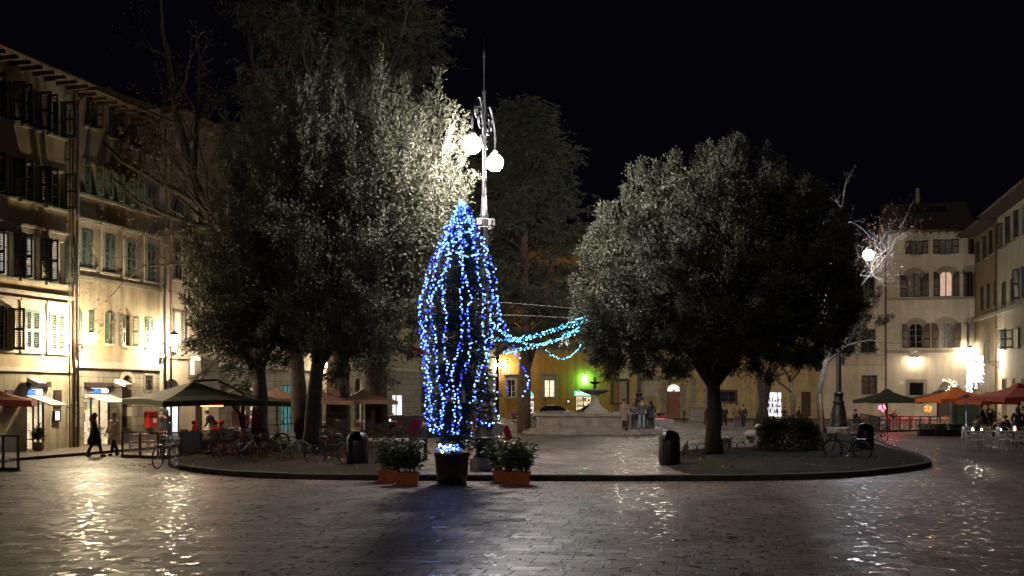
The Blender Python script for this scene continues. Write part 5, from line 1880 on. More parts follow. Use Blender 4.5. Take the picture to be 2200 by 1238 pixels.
def bare_tree(name, label, base, limbs, mat, lv, twl, leafmat_, nleaf, tr, leafsz=(.09, .16), up=.25, zmax=None):
    """Limbs given as point lists (world) with start and end radius; each throws side branches that divide down to twigs."""
    t = thing(name, label, 'tree', (base[0], base[1], KZ))
    b = Vector((base[0], base[1], KZ))
    mb = MB()
    tips = []
    for pts, r0, r1, kk in limbs:
        pts = [Vector(p) - b for p in pts]
        n = len(pts)
        mb.tube(pts, [r0 + (r1 - r0) * i / (n - 1) for i in range(n)], 9)
        for q in range(kk):
            f = (q + random.uniform(.2, .9)) / kk * .85 + .15
            i = min(n - 2, int(f * (n - 1)))
            u = f * (n - 1) - i
            p = pts[i].lerp(pts[i + 1], u)
            d = (pts[i + 1] - pts[i]).normalized()
            side = Vector((random.gauss(0, 1), random.gauss(0, 1), random.gauss(.2, .6))).normalized()
            r = (r0 + (r1 - r0) * f) * .5
            grow(mb, p, d * .6 + side * .8 + Vector((0, 0, .2)), r, twl * (1.1 - .5 * f), lv, tips, .6, up)
        grow(mb, pts[-1], pts[-1] - pts[-2], r1, twl * .7, lv, tips, .6, up)
    mb.build('trunk', mat, t)
    tp = np.array([tuple(p) for p, d in tips])
    k = rng.integers(0, len(tp), nleaf)
    PP = tp[k] + rng.normal(size=(nleaf, 3)) * .22
    DD = rng.normal(size=(nleaf, 3)) + [0, 0, -.6]
    LL = rng.uniform(*leafsz, nleaf)
    leaf_mesh('crown', PP, DD, LL, LL * .6, leafmat_, t)
    return t
bare_tree('plane_tree', 'great bare tree with brown leaves, its dark boughs reaching over the left houses', (-10.2, 52.3), [
    ([(-10.2, 52.3, 0), (-10.5, 52, 4), (-11.6, 51.6, 7)], .42, .34, 0),
    ([(-11.6, 51.6, 7), (-13.6, 51, 9.8), (-15.0, 50.6, 12.4), (-15.8, 50.4, 15.6), (-16.2, 50.4, 18.5)], .34, .13, 6),
    ([(-14.3, 50.8, 11.2), (-16.2, 50.0, 12.2), (-18.0, 49.4, 13.2), (-19.2, 49.0, 14.4)], .17, .05, 7),
    ([(-13.8, 51, 10.2), (-15.8, 50.2, 10.7), (-17.4, 49.8, 11.4), (-18.4, 49.6, 12.4)], .14, .04, 7),
    ([(-12.6, 51.3, 8.4), (-14.6, 51.6, 10.8), (-15.4, 51.8, 13), (-15.2, 52, 17)], .2, .09, 5),
    ([(-11.6, 51.6, 7), (-11.0, 52.4, 11), (-10.6, 53, 15), (-10.0, 53.6, 19.5)], .3, .1, 8),
    ([(-11.2, 52, 9), (-8.6, 53, 13), (-6.8, 53.6, 17), (-5.6, 54, 20.5)], .24, .07, 8),
    ([(-11.0, 52.2, 10), (-12.2, 53.4, 14), (-13.0, 54.4, 18), (-13.6, 55, 21.5)], .22, .08, 8),
    ([(-13.0, 51.2, 9.0), (-15.5, 50.4, 8.6), (-17.2, 49.9, 8.4), (-18.1, 49.7, 7.6)], .08, .02, 5)], 'bark', 3, 2.4, 'leaf_brown', 5200, .4)
bare_tree('bare_tree', 'bare pale branched tree lit white by the right lamp globe', (18.4, 63.5), [
    ([(18.4, 63.5, 0), (18.2, 63.5, 2.6), (18.6, 63.2, 4.6)], .2, .15, 0),
    ([(18.6, 63.2, 4.6), (19.3, 62.9, 7.2), (20.2, 62.6, 9.0), (21.0, 62.4, 10.6)], .08, .02, 8),
    ([(18.6, 63.2, 4.6), (18.4, 63, 8), (18.9, 62.8, 11), (19.4, 62.6, 14.0)], .13, .04, 7),
    ([(19.3, 62.9, 7.2), (20.8, 62.2, 9.4), (21.9, 61.8, 10.8), (22.4, 61.4, 12.2)], .045, .012, 8),
    ([(18.5, 63.2, 4.2), (19.6, 62.8, 5.3), (20.8, 62.4, 5.6), (22.0, 62, 5.4)], .07, .02, 6),
    ([(18.4, 63.3, 4.0), (17.4, 63, 5.6), (16.4, 62.8, 7.2)], .08, .02, 5),
    ([(20.4, 62.4, 9.4), (20.9, 61.4, 10.2), (21.4, 60.7, 10.8), (21.9, 60.2, 11.2)], .016, .007, 22),
    ([(20.4, 62.4, 9.4), (20.7, 61.2, 9.2), (21.0, 60.4, 8.6)], .015, .007, 20)], 'bark_pale', 3, 1.25, 'leaf_brown', 700, .2, (.08, .14))
bare_tree('young_tree', 'young tree with golden autumn leaves beside the lamp base', (17.1, 65.5), [
    ([(17.1, 65.5, 0), (17.2, 65.4, 1.8), (17.0, 65.3, 3.2)], .16, .12, 0),
    ([(17.0, 65.3, 3.2), (16.2, 65, 4.6), (15.6, 64.8, 5.8)], .09, .03, 7),
    ([(17.0, 65.3, 3.2), (17.8, 65, 4.4), (18.2, 64.8, 5.6)], .09, .03, 6),
    ([(17.0, 65.3, 2.6), (16.0, 65.0, 3.4), (15.0, 64.6, 3.7)], .06, .02, 6)], 'bark_brown', 2, 1.1, 'leaf_gold', 650, .2, (.1, .2))
bare_tree('young_tree', 'leaning dark trunk with a thin crown between the shop and the hedge', (17.6, 74.0), [
    ([(17.7, 74, 0), (17.3, 74, 2.0), (17.0, 74, 4.2), (17.2, 74, 6.5)], .26, .16, 3)], 'bark', 2, 1.6, 'leaf_brown', 500, .2)
# slender second tree behind the left oak
bare_tree('plane_tree', 'pale straight trunk standing between the brown parasols', (-8.5, 64.0), [
    ([(-8.5, 64, 0), (-8.5, 64, 4), (-8.3, 64, 8), (-8.2, 64, 12)], .3, .2, 4)], 'bark_brown', 2, 2.2, 'leaf_brown', 600, .3)

# ------------------------------------------------------------------ Christmas tree
XT = (at(971, 1040, 29.25)[0], 29.25)
pot = thing('tree_pot', 'large dark round pot holding the Christmas tree', 'pot', (XT[0], XT[1], 0))
mb = MB()
mb.lathe([(0, .004), (.40, .004), (.43, .3), (.47, .76), (.50, .78), (.50, .86), (.46, .86), (.44, .74), (0, .74)], 28)
mb.build('pot', 'black_pot', pot)
mb = MB(); mb.lathe([(.445, .76), (.3, .80), (0, .82)], 20); mb.build('earth', 'soil', pot)
ct = thing('christmas_tree', 'tall Christmas tree in a dark pot, hung with strands of blue lights', 'Christmas tree', (XT[0], XT[1], 0))
ax0, ax1 = 0.0, (at(993, 437, 29.25)[0] - XT[0])
TOP = 7.66
PROF_Z = [.86, 1.14, 1.6, 2.4, 3.0, 4.0, 4.95, 5.33, 6.1, 6.86, 7.3, 7.66]
PROF_R = [.34, .46, .72, .84, .95, 1.06, 1.08, .98, .78, .52, .30, .05]
def txr(z):
    return np.interp(z, PROF_Z, PROF_R)
def tax(z):
    return ax0 + (ax1 - ax0) * z / TOP + .06 * math.sin(math.pi * min(1, z / TOP))
mb = MB()
mb.tube([(tax(z), 0, z) for z in (.5, 2, 4, 6, 7.3, TOP + .1)], [.1, .085, .065, .04, .02, .008], 8)
PP, DD = [], []
for i in range(420):
    z = .95 + (TOP - 1.1) * random.random() ** 1.1
    a = random.uniform(0, 2 * math.pi)
    rr = txr(z) * random.uniform(.55, 1.0)
    if z < 2.9 and math.cos(a - R(10)) > .75 and random.random() < .8:
        rr *= random.uniform(1.2, 1.75)
    c = Vector((tax(z), 0, z))
    e = c + Vector((math.cos(a) * rr, math.sin(a) * rr, rr * random.uniform(-.25, .25)))
    m_ = (c + e) / 2 + Vector((0, 0, rr * .10))
    mb.tube([c, m_, e], [.014, .01, .004], 4)
    k = int(26 + 34 * rr)
    u = rng.uniform(.15, 1.05, k)
    c_, mm, ee = (np.array(q)[None] for q in (c, m_, e))
    p = c_ * ((1 - u) ** 2)[:, None] + 2 * mm * (u * (1 - u))[:, None] + ee * (u ** 2)[:, None]
    p += rng.normal(size=p.shape) * .05
    d = np.array([math.cos(a), math.sin(a), .0])[None] * .7 + rng.normal(size=(k, 3)) * [.55, .55, .35]
    PP.append(p); DD.append(d)
mb.build('trunk', 'bark', ct)
PP = np.concatenate(PP); DD = np.concatenate(DD)
leaf_mesh('crown', PP, DD, rng.uniform(.09, .19, len(PP)), rng.uniform(.022, .04, len(PP)), 'leaf_fir', ct)

# light strands
def bulb_mesh(name, r, mat):
    bm = bmesh.new()
    bmesh.ops.create_icosphere(bm, subdivisions=1, radius=r)
    me = bpy.data.meshes.new(name)
    bm.to_mesh(me); bm.free()
    me.materials.append(mat)
    me.polygons.foreach_set('use_smooth', [True] * len(me.polygons))
    return me
BW = bulb_mesh('bulb', .024, E('ice_blue_bulb', (.15, .32, 1.0), 6.5, True))
BB = bulb_mesh('bulb', .024, E('deep_blue_bulb', (.022, .075, 1.0), 5.0, True))
BV = bulb_mesh('bulb', .022, E('violet_blue_bulb', (.10, .06, 1.0), 1.6, False))
BC = bulb_mesh('bulb', .027, E('cyan_white_bulb', (.22, .72, .95), 4.0, False))
BC2 = bulb_mesh('bulb', .019, E('small_cyan_bulb', (.10, .50, 1.0), 2.4, False))
BWH = bulb_mesh('bulb', .035, E('white_bulb', (.8, .86, 1.0), 9.0, False))
BWM = bulb_mesh('bulb', .035, E('warm_white_bulb', (1, .8, .5), 9.0, False))
def strand(name, label, cat, pts, step, mix, jit, group=None, wire='iron', maxn=100, wr_=.006):
    s = thing(name, label, cat, pts[0], 0, group)
    p0 = Vector(pts[0])
    pv = [Vector(p) - p0 for p in pts]
    mb = MB()
    mb.tube(pv, wr_, 4)
    mb.build('cable', wire, s)
    d, acc, n = 0, 0, 0
    for i in range(len(pv) - 1):
        seg = (pv[i + 1] - pv[i]).length
        while acc <= d + seg and n < maxn:
            u = (acc - d) / max(seg, 1e-6)
            p = pv[i].lerp(pv[i + 1], u) + Vector([random.gauss(0, jit) for _ in range(3)])
            me = random.choices([m_ for m_, w_ in mix], [w_ for m_, w_ in mix])[0]
            link('bulb', me, s, p)
            n += 1
            acc += step * random.uniform(.65, 1.35)
        d += seg
    return s
angs = [-88, -62, -52, -33, -20, 1, 12, 38, 55, 80]
names = ['outermost left', 'second from the left', 'third from the left', 'fourth from the left', 'fifth from the left', 'sixth from the left, before the stem', 'seventh from the left', 'eighth from the left', 'ninth from the left', 'outermost right']
ends = [1.25, .98, .92, .92, .95, .93, 1.3, 2.2, 3.3, 4.1]
mixb = [(BW, 7), (BB, 3), (BV, 1)]
for i, (a, nm, ze) in enumerate(zip(angs, names, ends)):
    pts = []
    zs = np.linspace(TOP + .02, ze, 46)
    ph = random.uniform(0, 6)
    for q, z in enumerate(zs):
        f = q / 45
        aa = R(a) * (.6 + .4 * min(1, f * 3)) + (.09 * math.sin(f * 9 + ph) + .06 * math.sin(f * 23 + 2 * ph)) * min(1, f * 3)
        r = txr(z) * (1.0 + .05 * math.sin(f * 11 + ph * 3)) + .02
        if z < 1.5:
            r = np.interp(z, [.86, 1.5], [.34, txr(1.5) + .04])
        pts.append((XT[0] + tax(z) + r * math.sin(aa), XT[1] - r * math.cos(aa), z))
    strand('light_strand', 'blue light strand hanging down the Christmas tree, ' + nm, 'light strand', pts, .066, mixb, .026)
for i, (a, nm) in enumerate(((118, 'right rear'), (150, 'rear, right of the stem'), (180, 'rear, behind the stem'), (-150, 'rear, left of the stem'), (-118, 'left rear'))):
    pts = []
    for q, z in enumerate(np.linspace(TOP, 1.1, 30)):
        aa = R(a) + .1 * math.sin(q * .5 + i)
        r = txr(z) * .9
        pts.append((XT[0] + tax(z) + r * math.sin(aa), XT[1] - r * math.cos(aa), z))
    strand('light_strand', 'blue light strand on the far side of the Christmas tree, ' + nm, 'light strand', pts, .13, mixb, .03)
# short dense turns near the top, and the heap of lights on the pot
for i, (nm, a0) in enumerate((('left', -40), ('right', 40))):
    pts = []
    for q, z in enumerate(np.linspace(TOP + .05, 6.1, 26)):
        aa = R(a0) * (1 - q / 40) + .5 * math.sin(q * .55 + i * 2)
        r = txr(z) * .8 + .03
        pts.append((XT[0] + tax(z) + r * math.sin(aa), XT[1] - r * math.cos(aa), z))
    strand('light_strand', 'short dense strand of icy lights at the tree tip, ' + nm + ' side', 'light strand', pts, .05, [(BW, 8), (BB, 2)], .035)
pts = []
for q in range(60):
    a = q * 1.3
    r = .08 + .28 * random.random()
    pts.append((XT[0] - .05 + r * math.cos(a), XT[1] - .1 + r * math.sin(a) * .8, .90 + .26 * random.random() * (1 - r * 1.6)))
strand('light_coil', 'tangled heap of blue and white lights on the rim of the dark pot', 'light coil', pts, .19, [(BW, 8), (BB, 3), (BWH, 2)], .03)
# strands hanging over the right, lower boughs
def pxs(lst, Y):
    return [at(x, y, Y) for x, y in lst]
def spl(pts, n=8):
    out = []
    P_ = [Vector(p) for p in pts]
    for i in range(len(P_) - 1):
        p0, p1, p2, p3 = P_[max(0, i - 1)], P_[i], P_[i + 1], P_[min(len(P_) - 1, i + 2)]
        for q in range(n):
            u = q / n
            out.append(tuple(.5 * ((2 * p1) + (p2 - p0) * u + (2 * p0 - 5 * p1 + 4 * p2 - p3) * u * u + (3 * p1 - p0 - 3 * p2 + p3) * u ** 3)))
    out.append(tuple(P_[-1]))
    return out
strand('light_strand', 'strand of blue lights trailing far right and down past the lamp post', 'light strand', spl(pxs([(1058, 630), (1070, 668), (1085, 700), (1100, 735), (1112, 770), (1126, 795), (1134, 815), (1128, 840), (1120, 852)], 28.9)), .09, mixb, .02)
strand('light_strand', 'violet blue strand hanging straight down beside the lamp post', 'light strand', spl(pxs([(1062, 640), (1078, 690), (1088, 740), (1091, 780), (1089, 810), (1091, 850)], 28.6)), .10, [(BB, 3), (BV, 3), (BW, 1)], .02)
strand('light_strand', 'strand of blue lights looping round the low right boughs', 'light strand', spl(pxs([(1062, 800), (1066, 840), (1064, 870), (1070, 900), (1050, 912), (1030, 905), (1010, 906)], 28.5)), .085, mixb, .035)

# swags of cyan lights between the tree and the right holm oak
sw = [('topmost', [(1052, 690), (1078, 712), (1104, 726), (1140, 722), (1180, 712), (1222, 694), (1256, 682)], 33.2, 39.0),
      ('second', [(1052, 728), (1090, 731), (1130, 728), (1172, 717), (1215, 703), (1262, 690)], 33.4, 39.2),
      ('third', [(1104, 728), (1135, 738), (1160, 742), (1190, 733), (1220, 722), (1246, 708)], 34.2, 39.2),
      ('lowest long', [(1082, 757), (1108, 753), (1140, 745), (1170, 738), (1198, 730), (1222, 716), (1244, 706)], 33.6, 39.0)]
for nm, pl, Y0, Y1 in sw:
    pts = [at(x, y, Y0 + (Y1 - Y0) * i / (len(pl) - 1)) for i, (x, y) in enumerate(pl)]
    strand('light_swag', nm + ' cyan light swag strung from the tree to the right holm oak', 'light swag', spl(pts), .085, [(BC, 5), (BC2, 4)], .03)
pts = [at(x, y, 38.3) for x, y in ((1174, 752), (1186, 764), (1204, 771), (1222, 768), (1238, 754), (1250, 742))]
strand('light_swag', 'short low cyan light loop hanging from the holm oak leaves', 'light swag', spl(pts), .06, [(BC, 6), (BC2, 2)], .015)
for nm, pl in (('upper', [(1046, 648), (1140, 655), (1242, 664)]), ('lower', [(1046, 676), (1140, 679), (1240, 684)])):
    mb = MB()
    pts = [Vector(at(x, y, 34.6 + 4.4 * i / 2)) for i, (x, y) in enumerate(pl)]
    mb.tube([Vector(p) - pts[0] for p in spl(pts)], .012, 5)
    tag(mb.build('overhead_cable', P('pale_cable', (.35, .33, .3), .6, var=0), None, pts[0]), nm + ' thin grey cable from the lamp post to the right holm oak', 'cable')

# paper cut-outs hung on the tree
def card(label, px, py, Y, w, h, rot, mat, shape='rect', name='paper_ornament'):
    x, y, z = at(px, py, Y)
    mb = MB()
    if shape == 'rect':
        mb.b2(-w / 2, w / 2, -.006, .006, -h / 2, h / 2)
    else:
        poly = {'moon': [(0, -.5), (.35, -.35), (.5, 0), (.35, .35), (0, .5), (.2, .25), (.25, 0), (.2, -.25)],
                'bird': [(-.5, .1), (-.2, .15), (0, .5), (.1, .15), (.5, .05), (.2, -.15), (0, -.1), (-.25, -.2)],
                'star': [(.5 * (1 if i % 2 == 0 else .42) * math.cos(math.pi * i / 5 + .31), .5 * (1 if i % 2 == 0 else .42) * math.sin(math.pi * i / 5 + .31)) for i in range(10)]}[shape]
        n = len(poly)
        vs = [(a * w, -.006, b * h) for a, b in poly] + [(a * w, .006, b * h) for a, b in poly]
        mb.add(vs, [list(range(n)), list(range(2 * n - 1, n - 1, -1))] + [(i, (i + 1) % n, n + (i + 1) % n, n + i) for i in range(n)])
    s = thing(name, label, 'paper ornament', (x, y, z))
    s.rotation_euler = (0, R(rot), R(random.uniform(-12, 12)))
    mb.build('sheet', mat, s)
    m2 = MB(); m2.tube([(0, 0, h * .42), (.0, .04, h * .5 + .12)], .004, 4); m2.build('thread', 'white', s)
    return s
M['paper_white'] = P('white_paper', (.6, .6, .72), .7, var=.08)
M['paper_red'] = P('red_paper', (.5, .02, .05), .6, var=.1)
M['paper_magenta'] = P('magenta_paper', (.48, .02, .13), .6, var=.1)
M['paper_orange'] = P('orange_paper', (.6, .22, .02), .6, var=.1)
s = card('white headstock shaped sign lettered Fender hung beside the lamp post', 1077, 752, 28.0, .46, .15, -38, 'paper_white')
text_mesh('Fender', .13, 'shut_dark', s, (0, -.009, 0), extrude=.001, shear=.3, bold=.003)
card('large magenta card with a white rim at the left foot of the tree', 891, 917, 28.2, .24, .36, 28, 'paper_magenta')
card('red card tilted above the right planters', 1090, 930, 28.3, .17, .38, -18, 'paper_red')
card('small orange tag low on the right of the stem', 1020, 906, 28.0, .09, .38, 2, 'paper_orange')
card('narrow white tag with a dark edge right of the stem', 996, 852, 27.9, .09, .32, -6, 'paper_white')
card('white bird cut-out low on the left of the tree', 967, 860, 28.0, .34, .26, 20, 'paper_white', 'bird')
card('white crescent cut-out halfway up the left side', 953, 645, 28.1, .16, .26, 0, 'paper_white', 'moon')
card('white bird cut-out beside the lamp post at lamp base height', 1049, 796, 28.1, .3, .2, -10, 'paper_white', 'bird')
card('long red guitar neck shape on the left edge of the tree', 896, 752, 28.5, .42, .08, 28, 'paper_red')
card('small orange star on the left of the tree', 868, 697, 28.6, .16, .16, 0, 'paper_orange', 'star')
card('pale blue strip near the tip of the tree', 1021, 500, 28.8, .08, .34, 0, 'paper_white')
card('white tag near the outer left strand, above the bird', 904, 795, 28.2, .12, .2, 15, 'paper_white', 'bird')
card('white sheet hung on the low right bough', 1070, 923, 28.2, .28, .3, 18, 'paper_white')
card('pale strip hung left of the stem at mid height', 942, 770, 28.0, .07, .3, 0, 'paper_white')

# curtain of icicle lights and small tree of warm lights in the right corner
rr_ = []
for i in range(13):
    t_ = fr_.L(2101) + (fr_.L(2136) - fr_.L(2101)) * i / 12
    z1 = fr_.Z(2118, 782 + random.uniform(-3, 3))
    z0 = fr_.Z(2118, 842 - 26 * (i / 12) + random.uniform(-8, 8))
    o = .9
    p = fr_.pt(t_, o, z1)
    pts = [fr_.pt(t_ + random.uniform(-.1, .1), o + random.uniform(-.08, .08), z1 + (z0 - z1) * q / 8) for q in range(9)]
    strand('icicle_light', 'icicle strand of the bright white light curtain in the right corner', 'icicle light', pts, .055, [(BWH, 5), (BW, 1)], .08, 'icicle strands of the light curtain', maxn=60)
BIG = bulb_mesh('bulb', .036, E('bright_white_bulb', (.82, .88, 1.0), 8.0, True))
for o_ in [o for o in bpy.data.objects if o.name.startswith('icicle_light')]:
    for q, b_ in enumerate(o_.children):
        if b_.name.startswith('bulb') and q % 4 == 0:
            b_.data = BIG
pts = [(fr_.pt(fr_.L(2098), 1.4, 0)[0] + random.gauss(-.6, .45), fr_.pt(fr_.L(2098), 1.4, 0)[1] + random.gauss(0, .4), random.uniform(2.5, 3.9)) for _ in range(14)]
strand('light_coil', 'tangle of warm white bulbs under the light curtain, above the orange parasol', 'light coil', pts, .25, [(BWM, 1)], .1)
# ------------------------------------------------------------------ fountain
fx, fy = at(1278, 0, 64.5)[0], 64.5
ft = thing('fountain', 'stone octagonal fountain with a two tiered bowl in the middle of the square', 'fountain', (fx, fy, KZ), R(-3))
def octo(hw, hd, cut):
    return [(-hw + cut, -hd), (hw - cut, -hd), (hw, -hd + cut), (hw, hd - cut), (hw - cut, hd), (-hw + cut, hd), (-hw, hd - cut), (-hw, -hd + cut)]
mb = MB()
mb.prism(octo(4.25, 3.9, 1.75), -.1, .15)
mb.prism(octo(3.9, 3.55, 1.6), .15, .3)
mb.build('steps', 'fountain', ft)
mb = MB()
o1, o2 = octo(3.4, 3.1, 1.35), octo(3.05, 2.75, 1.2)
def ring(mb, a, b, z0, z1):
    n = len(a)
    vs = [(x, y, z0) for x, y in a] + [(x, y, z1) for x, y in a] + [(x, y, z1) for x, y in b] + [(x, y, z0) for x, y in b]
    fs = []
    for i in range(n):
        j = (i + 1) % n
        fs += [(i, j, n + j, n + i), (n + i, n + j, 2 * n + j, 2 * n + i), (2 * n + i, 2 * n + j, 3 * n + j, 3 * n + i)]
    mb.add(vs, fs)
ring(mb, octo(3.48, 3.18, 1.38), o2, .3, .42)
ring(mb, o1, o2, .42, 1.02)
ring(mb, octo(3.55, 3.25, 1.4), octo(2.98, 2.68, 1.17), 1.02, 1.18)
for i in range(8):
    a, b = o1[i], o1[(i + 1) % 8]
    ang_ = math.atan2(b[1] - a[1], b[0] - a[0])
    L_ = math.hypot(b[0] - a[0], b[1] - a[1])
    c_ = ((a[0] + b[0]) / 2, (a[1] + b[1]) / 2)
    nx, ny = math.sin(ang_), -math.cos(ang_)
    for k in (-1, 1):
        px_, py_ = c_[0] + math.cos(ang_) * k * (L_ / 2 - .12), c_[1] + math.sin(ang_) * k * (L_ / 2 - .12)
        mb.box((px_ + nx * .03, py_ + ny * .03, .72), (.2, .06, .596), rz=ang_)
    for zz_ in (.46, .97):
        mb.box((c_[0] + nx * .02, c_[1] + ny * .02, zz_), (L_ - .45, .05, .05), rz=ang_)
mb.build('basin', 'fountain', ft)
mb = MB(); mb.prism(octo(3.0, 2.7, 1.18), .9, .95); mb.build('water', 'water', ft)
mb = MB()
mb.lathe([(.62, .9), (.62, 1.25), (.5, 1.32), (.5, 1.45), (.42, 1.52), (.30, 1.7), (.22, 2.0), (.24, 2.2), (.3, 2.26)], 8, smooth=False)
mb.build('pedestal', 'stone_light', ft)
mb = MB()
mb.lathe([(.1, 2.262), (.3, 2.27), (.6, 2.36), (.86, 2.5), (.92, 2.54), (.92, 2.62), (.84, 2.62), (.5, 2.5), (.12, 2.46)], 28)
mb.build('bowl', 'fountain', ft)
mb = MB()
mb.lathe([(.12, 2.46), (.1, 2.6), (.07, 2.85), (.1, 2.9), (.2, 2.93), (.35, 3.0), (.36, 3.05), (.3, 3.05), (.1, 2.98), (.05, 3.1), (.09, 3.2), (.05, 3.3), (0, 3.34)], 18)
mb.build('upper_bowl', 'bronze', ft)
mb = MB()
n = 14
vs = []
for y_ in (-3.3, -3.0):
    vs += [(.72 * math.cos(math.pi * i / n), y_, 1.181 + .42 * math.sin(math.pi * i / n)) for i in range(n + 1)]
mb.add(vs, [list(range(n + 1)), list(range(2 * n + 1, n, -1))] + [(i, i + 1, n + 2 + i, n + 1 + i) for i in range(n)] + [(0, n + 1, 2 * n + 1, n)])
mb.build('shell_crest', 'stone_light', ft)
for k in (-1, 1):
    for xx in (.95, 2.0):
        mb = MB(); mb.tube([(k * xx, -2.9, 1.18), (k * xx * .97, -2.75, 1.34), (k * xx * .94, -2.5, 1.36)], .02, 6); mb.build('spout', 'iron', ft)

# ------------------------------------------------------------------ planters
def planter(label, px, py, w, dpt, h, ph, dense, rz=0.0):
    x, y = gp(px, py)
    s = thing('planter', label, 'planter', (x, y + dpt / 2, 0), rz)
    mb = MB()
    def rect(a, b):
        return [(-a, -b), (a, -b), (a, b), (-a, b)]
    def fr(a0, b0, z0, a1, b1, z1):
        vs = [(p[0], p[1], z0) for p in rect(a0, b0)] + [(p[0], p[1], z1) for p in rect(a1, b1)]
        mb.add(vs, [(0, 1, 5, 4), (1, 2, 6, 5), (2, 3, 7, 6), (3, 0, 4, 7)])
    a, b = w / 2, dpt / 2
    fr(a * .86, b * .86, .003, a * .97, b * .97, h * .82)
    fr(a * 1.02, b * 1.02, h * .82, a * 1.02, b * 1.02, h)
    fr(a * 1.02, b * 1.02, h, a * .92, b * .92, h + .001)
    fr(a * .92, b * .92, h + .001, a * .9, b * .9, h * .85)
    mb.add([(-a * .97, -b * .97, h * .82), (a * .97, -b * .97, h * .82), (a * 1.02, -b * 1.02, h * .821), (-a * 1.02, -b * 1.02, h * .821)], [(0, 1, 2, 3)])
    mb.build('trough', 'terracotta', s)
    mb = MB(); mb.b2(-a * .9, a * .9, -b * .9, b * .9, h * .5, h * .86); mb.build('earth', 'soil', s)
    st = MB()
    PP, DD = [], []
    ns = int(dense)
    for i in range(ns):
        bx_, by_ = random.uniform(-a * .8, a * .8), random.uniform(-b * .7, b * .7)
        hh = ph * random.uniform(.65, 1.08)
        ex, ey = bx_ * 1.5 + random.gauss(0, .1), by_ * 1.6 + random.gauss(0, .08)
        pts = [(bx_, by_, h * .8), (bx_ * 1.15, by_ * 1.2, h * .8 + hh * .5), (ex, ey, h * .8 + hh)]
        st.tube(pts, [.009, .007, .003], 5)
        k = 46
        u = rng.uniform(.28, 1.02, k)
        p = np.array(pts[0])[None] * ((1 - u) ** 2)[:, None] + 2 * np.array(pts[1])[None] * (u * (1 - u))[:, None] + np.array(pts[2])[None] * (u ** 2)[:, None]
        d = rng.normal(size=(k, 3)) * [1, 1, .5] + [0, 0, .05]
        PP.append(p + d * .03); DD.append(d)
    st.build('stems', 'bark_brown', s)
    PP = np.concatenate(PP); DD = np.concatenate(DD)
    LL = rng.uniform(.10, .2, len(PP))
    leaf_mesh('foliage', PP, DD, LL, LL * .3, 'leaf_bamboo', s, droop=.25)
    return s
planter('orange planter with a leafy bush, front one left of the dark pot', 873, 1043, .66, .42, .34, .92, 30)
planter('orange planter with a thin bush, rear one left of the dark pot', 832, 1036, .56, .42, .33, .95, 24)
planter('wide orange planter with a bamboo bush, front one right of the dark pot', 1110, 1043, .76, .42, .36, .84, 34)
planter('orange planter mostly hidden, rear one right of the dark pot', 1080, 1036, .56, .42, .33, .9, 24)

# ------------------------------------------------------------------ bins, fences, benches, hedge
def bin_(label, px, py, h=1.12, r=.33):
    x, y = gp(px, py, KZ)
    s = thing('litter_bin', label, 'litter bin', (x, y, KZ))
    k = h / 1.12
    mb = MB(); mb.lathe([(0, 0.002), (r * .92, 0.002), (r, .06), (r, .78 * k), (r * .97, .8 * k)], 24); mb.build('body', 'bronze', s)
    mb = MB(); mb.lathe([(r * 1.03, .79 * k), (r * 1.03, .84 * k), (r * .98, .93 * k), (r * .8, 1.04 * k), (r * .45, 1.1 * k), (0, 1.12 * k)], 24, a0=R(-60), a1=R(240)); mb.build('hood', 'iron', s)
    mb = MB(); mb.lathe([(r * .9, .6 * k), (r * .94, .8 * k), (r * .2, .84 * k), (0, .84 * k)], 20); mb.build('liner', 'black_pot', s)
    mb = MB()
    for q in range(16):
        a = 2 * math.pi * q / 16
        mb.box((r * 1.005 * math.cos(a), r * 1.005 * math.sin(a), .42 * k), (.03, .012, .66 * k), rz=a + math.pi / 2)
    mb.build('ribs', 'iron', s)
    return s
bin_('dark domed litter bin at the front of the right tree bed', 1438, 1000, 1.14, .34)
bin_('dark domed litter bin at the front of the left tree bed', 768, 1002, 1.12, .34)
bin_('dark domed litter bin beside the leaning bicycle on the right', 1858, 968, 1.12, .35)

def hoop_fence(label, p0, p1, n, h=.42):
    p0, p1 = Vector((*p0, KZ)), Vector((*p1, KZ))
    d = (p1 - p0)
    s = thing('hoop_fence', label, 'low fence', p0, math.atan2(d.y, d.x))
    L_ = d.length
    w_ = L_ / n
    for i in range(n):
        mb = MB()
        xc_ = (i + .5) * w_
        pts = [(xc_ - w_ * .62, 0, 0)] + [(xc_ - w_ * .62 * math.cos(math.pi * q / 12), 0, h * .45 + h * .55 * math.sin(math.pi * q / 12)) for q in range(13)] + [(xc_ + w_ * .62, 0, 0)]
        mb.tube(pts, .014, 6)
        mb.build('hoop', 'iron', s)
    mb = MB(); mb.tube([(0, 0, h * .25), (L_, 0, h * .25)], .01, 5); mb.build('rail', 'iron', s)
    return s
hoop_fence('low hooped iron fence in front of the great holm oak', gp(1480, 979, KZ), gp(1600, 972, KZ), 7)
hoop_fence('short end of the hooped fence running back beside the litter bin', gp(1466, 984, KZ), gp(1478, 966, KZ), 6)
hoop_fence('low hooped iron fence round the left bed near the planters', gp(842, 942, KZ), gp(905, 928, KZ), 12, .45)

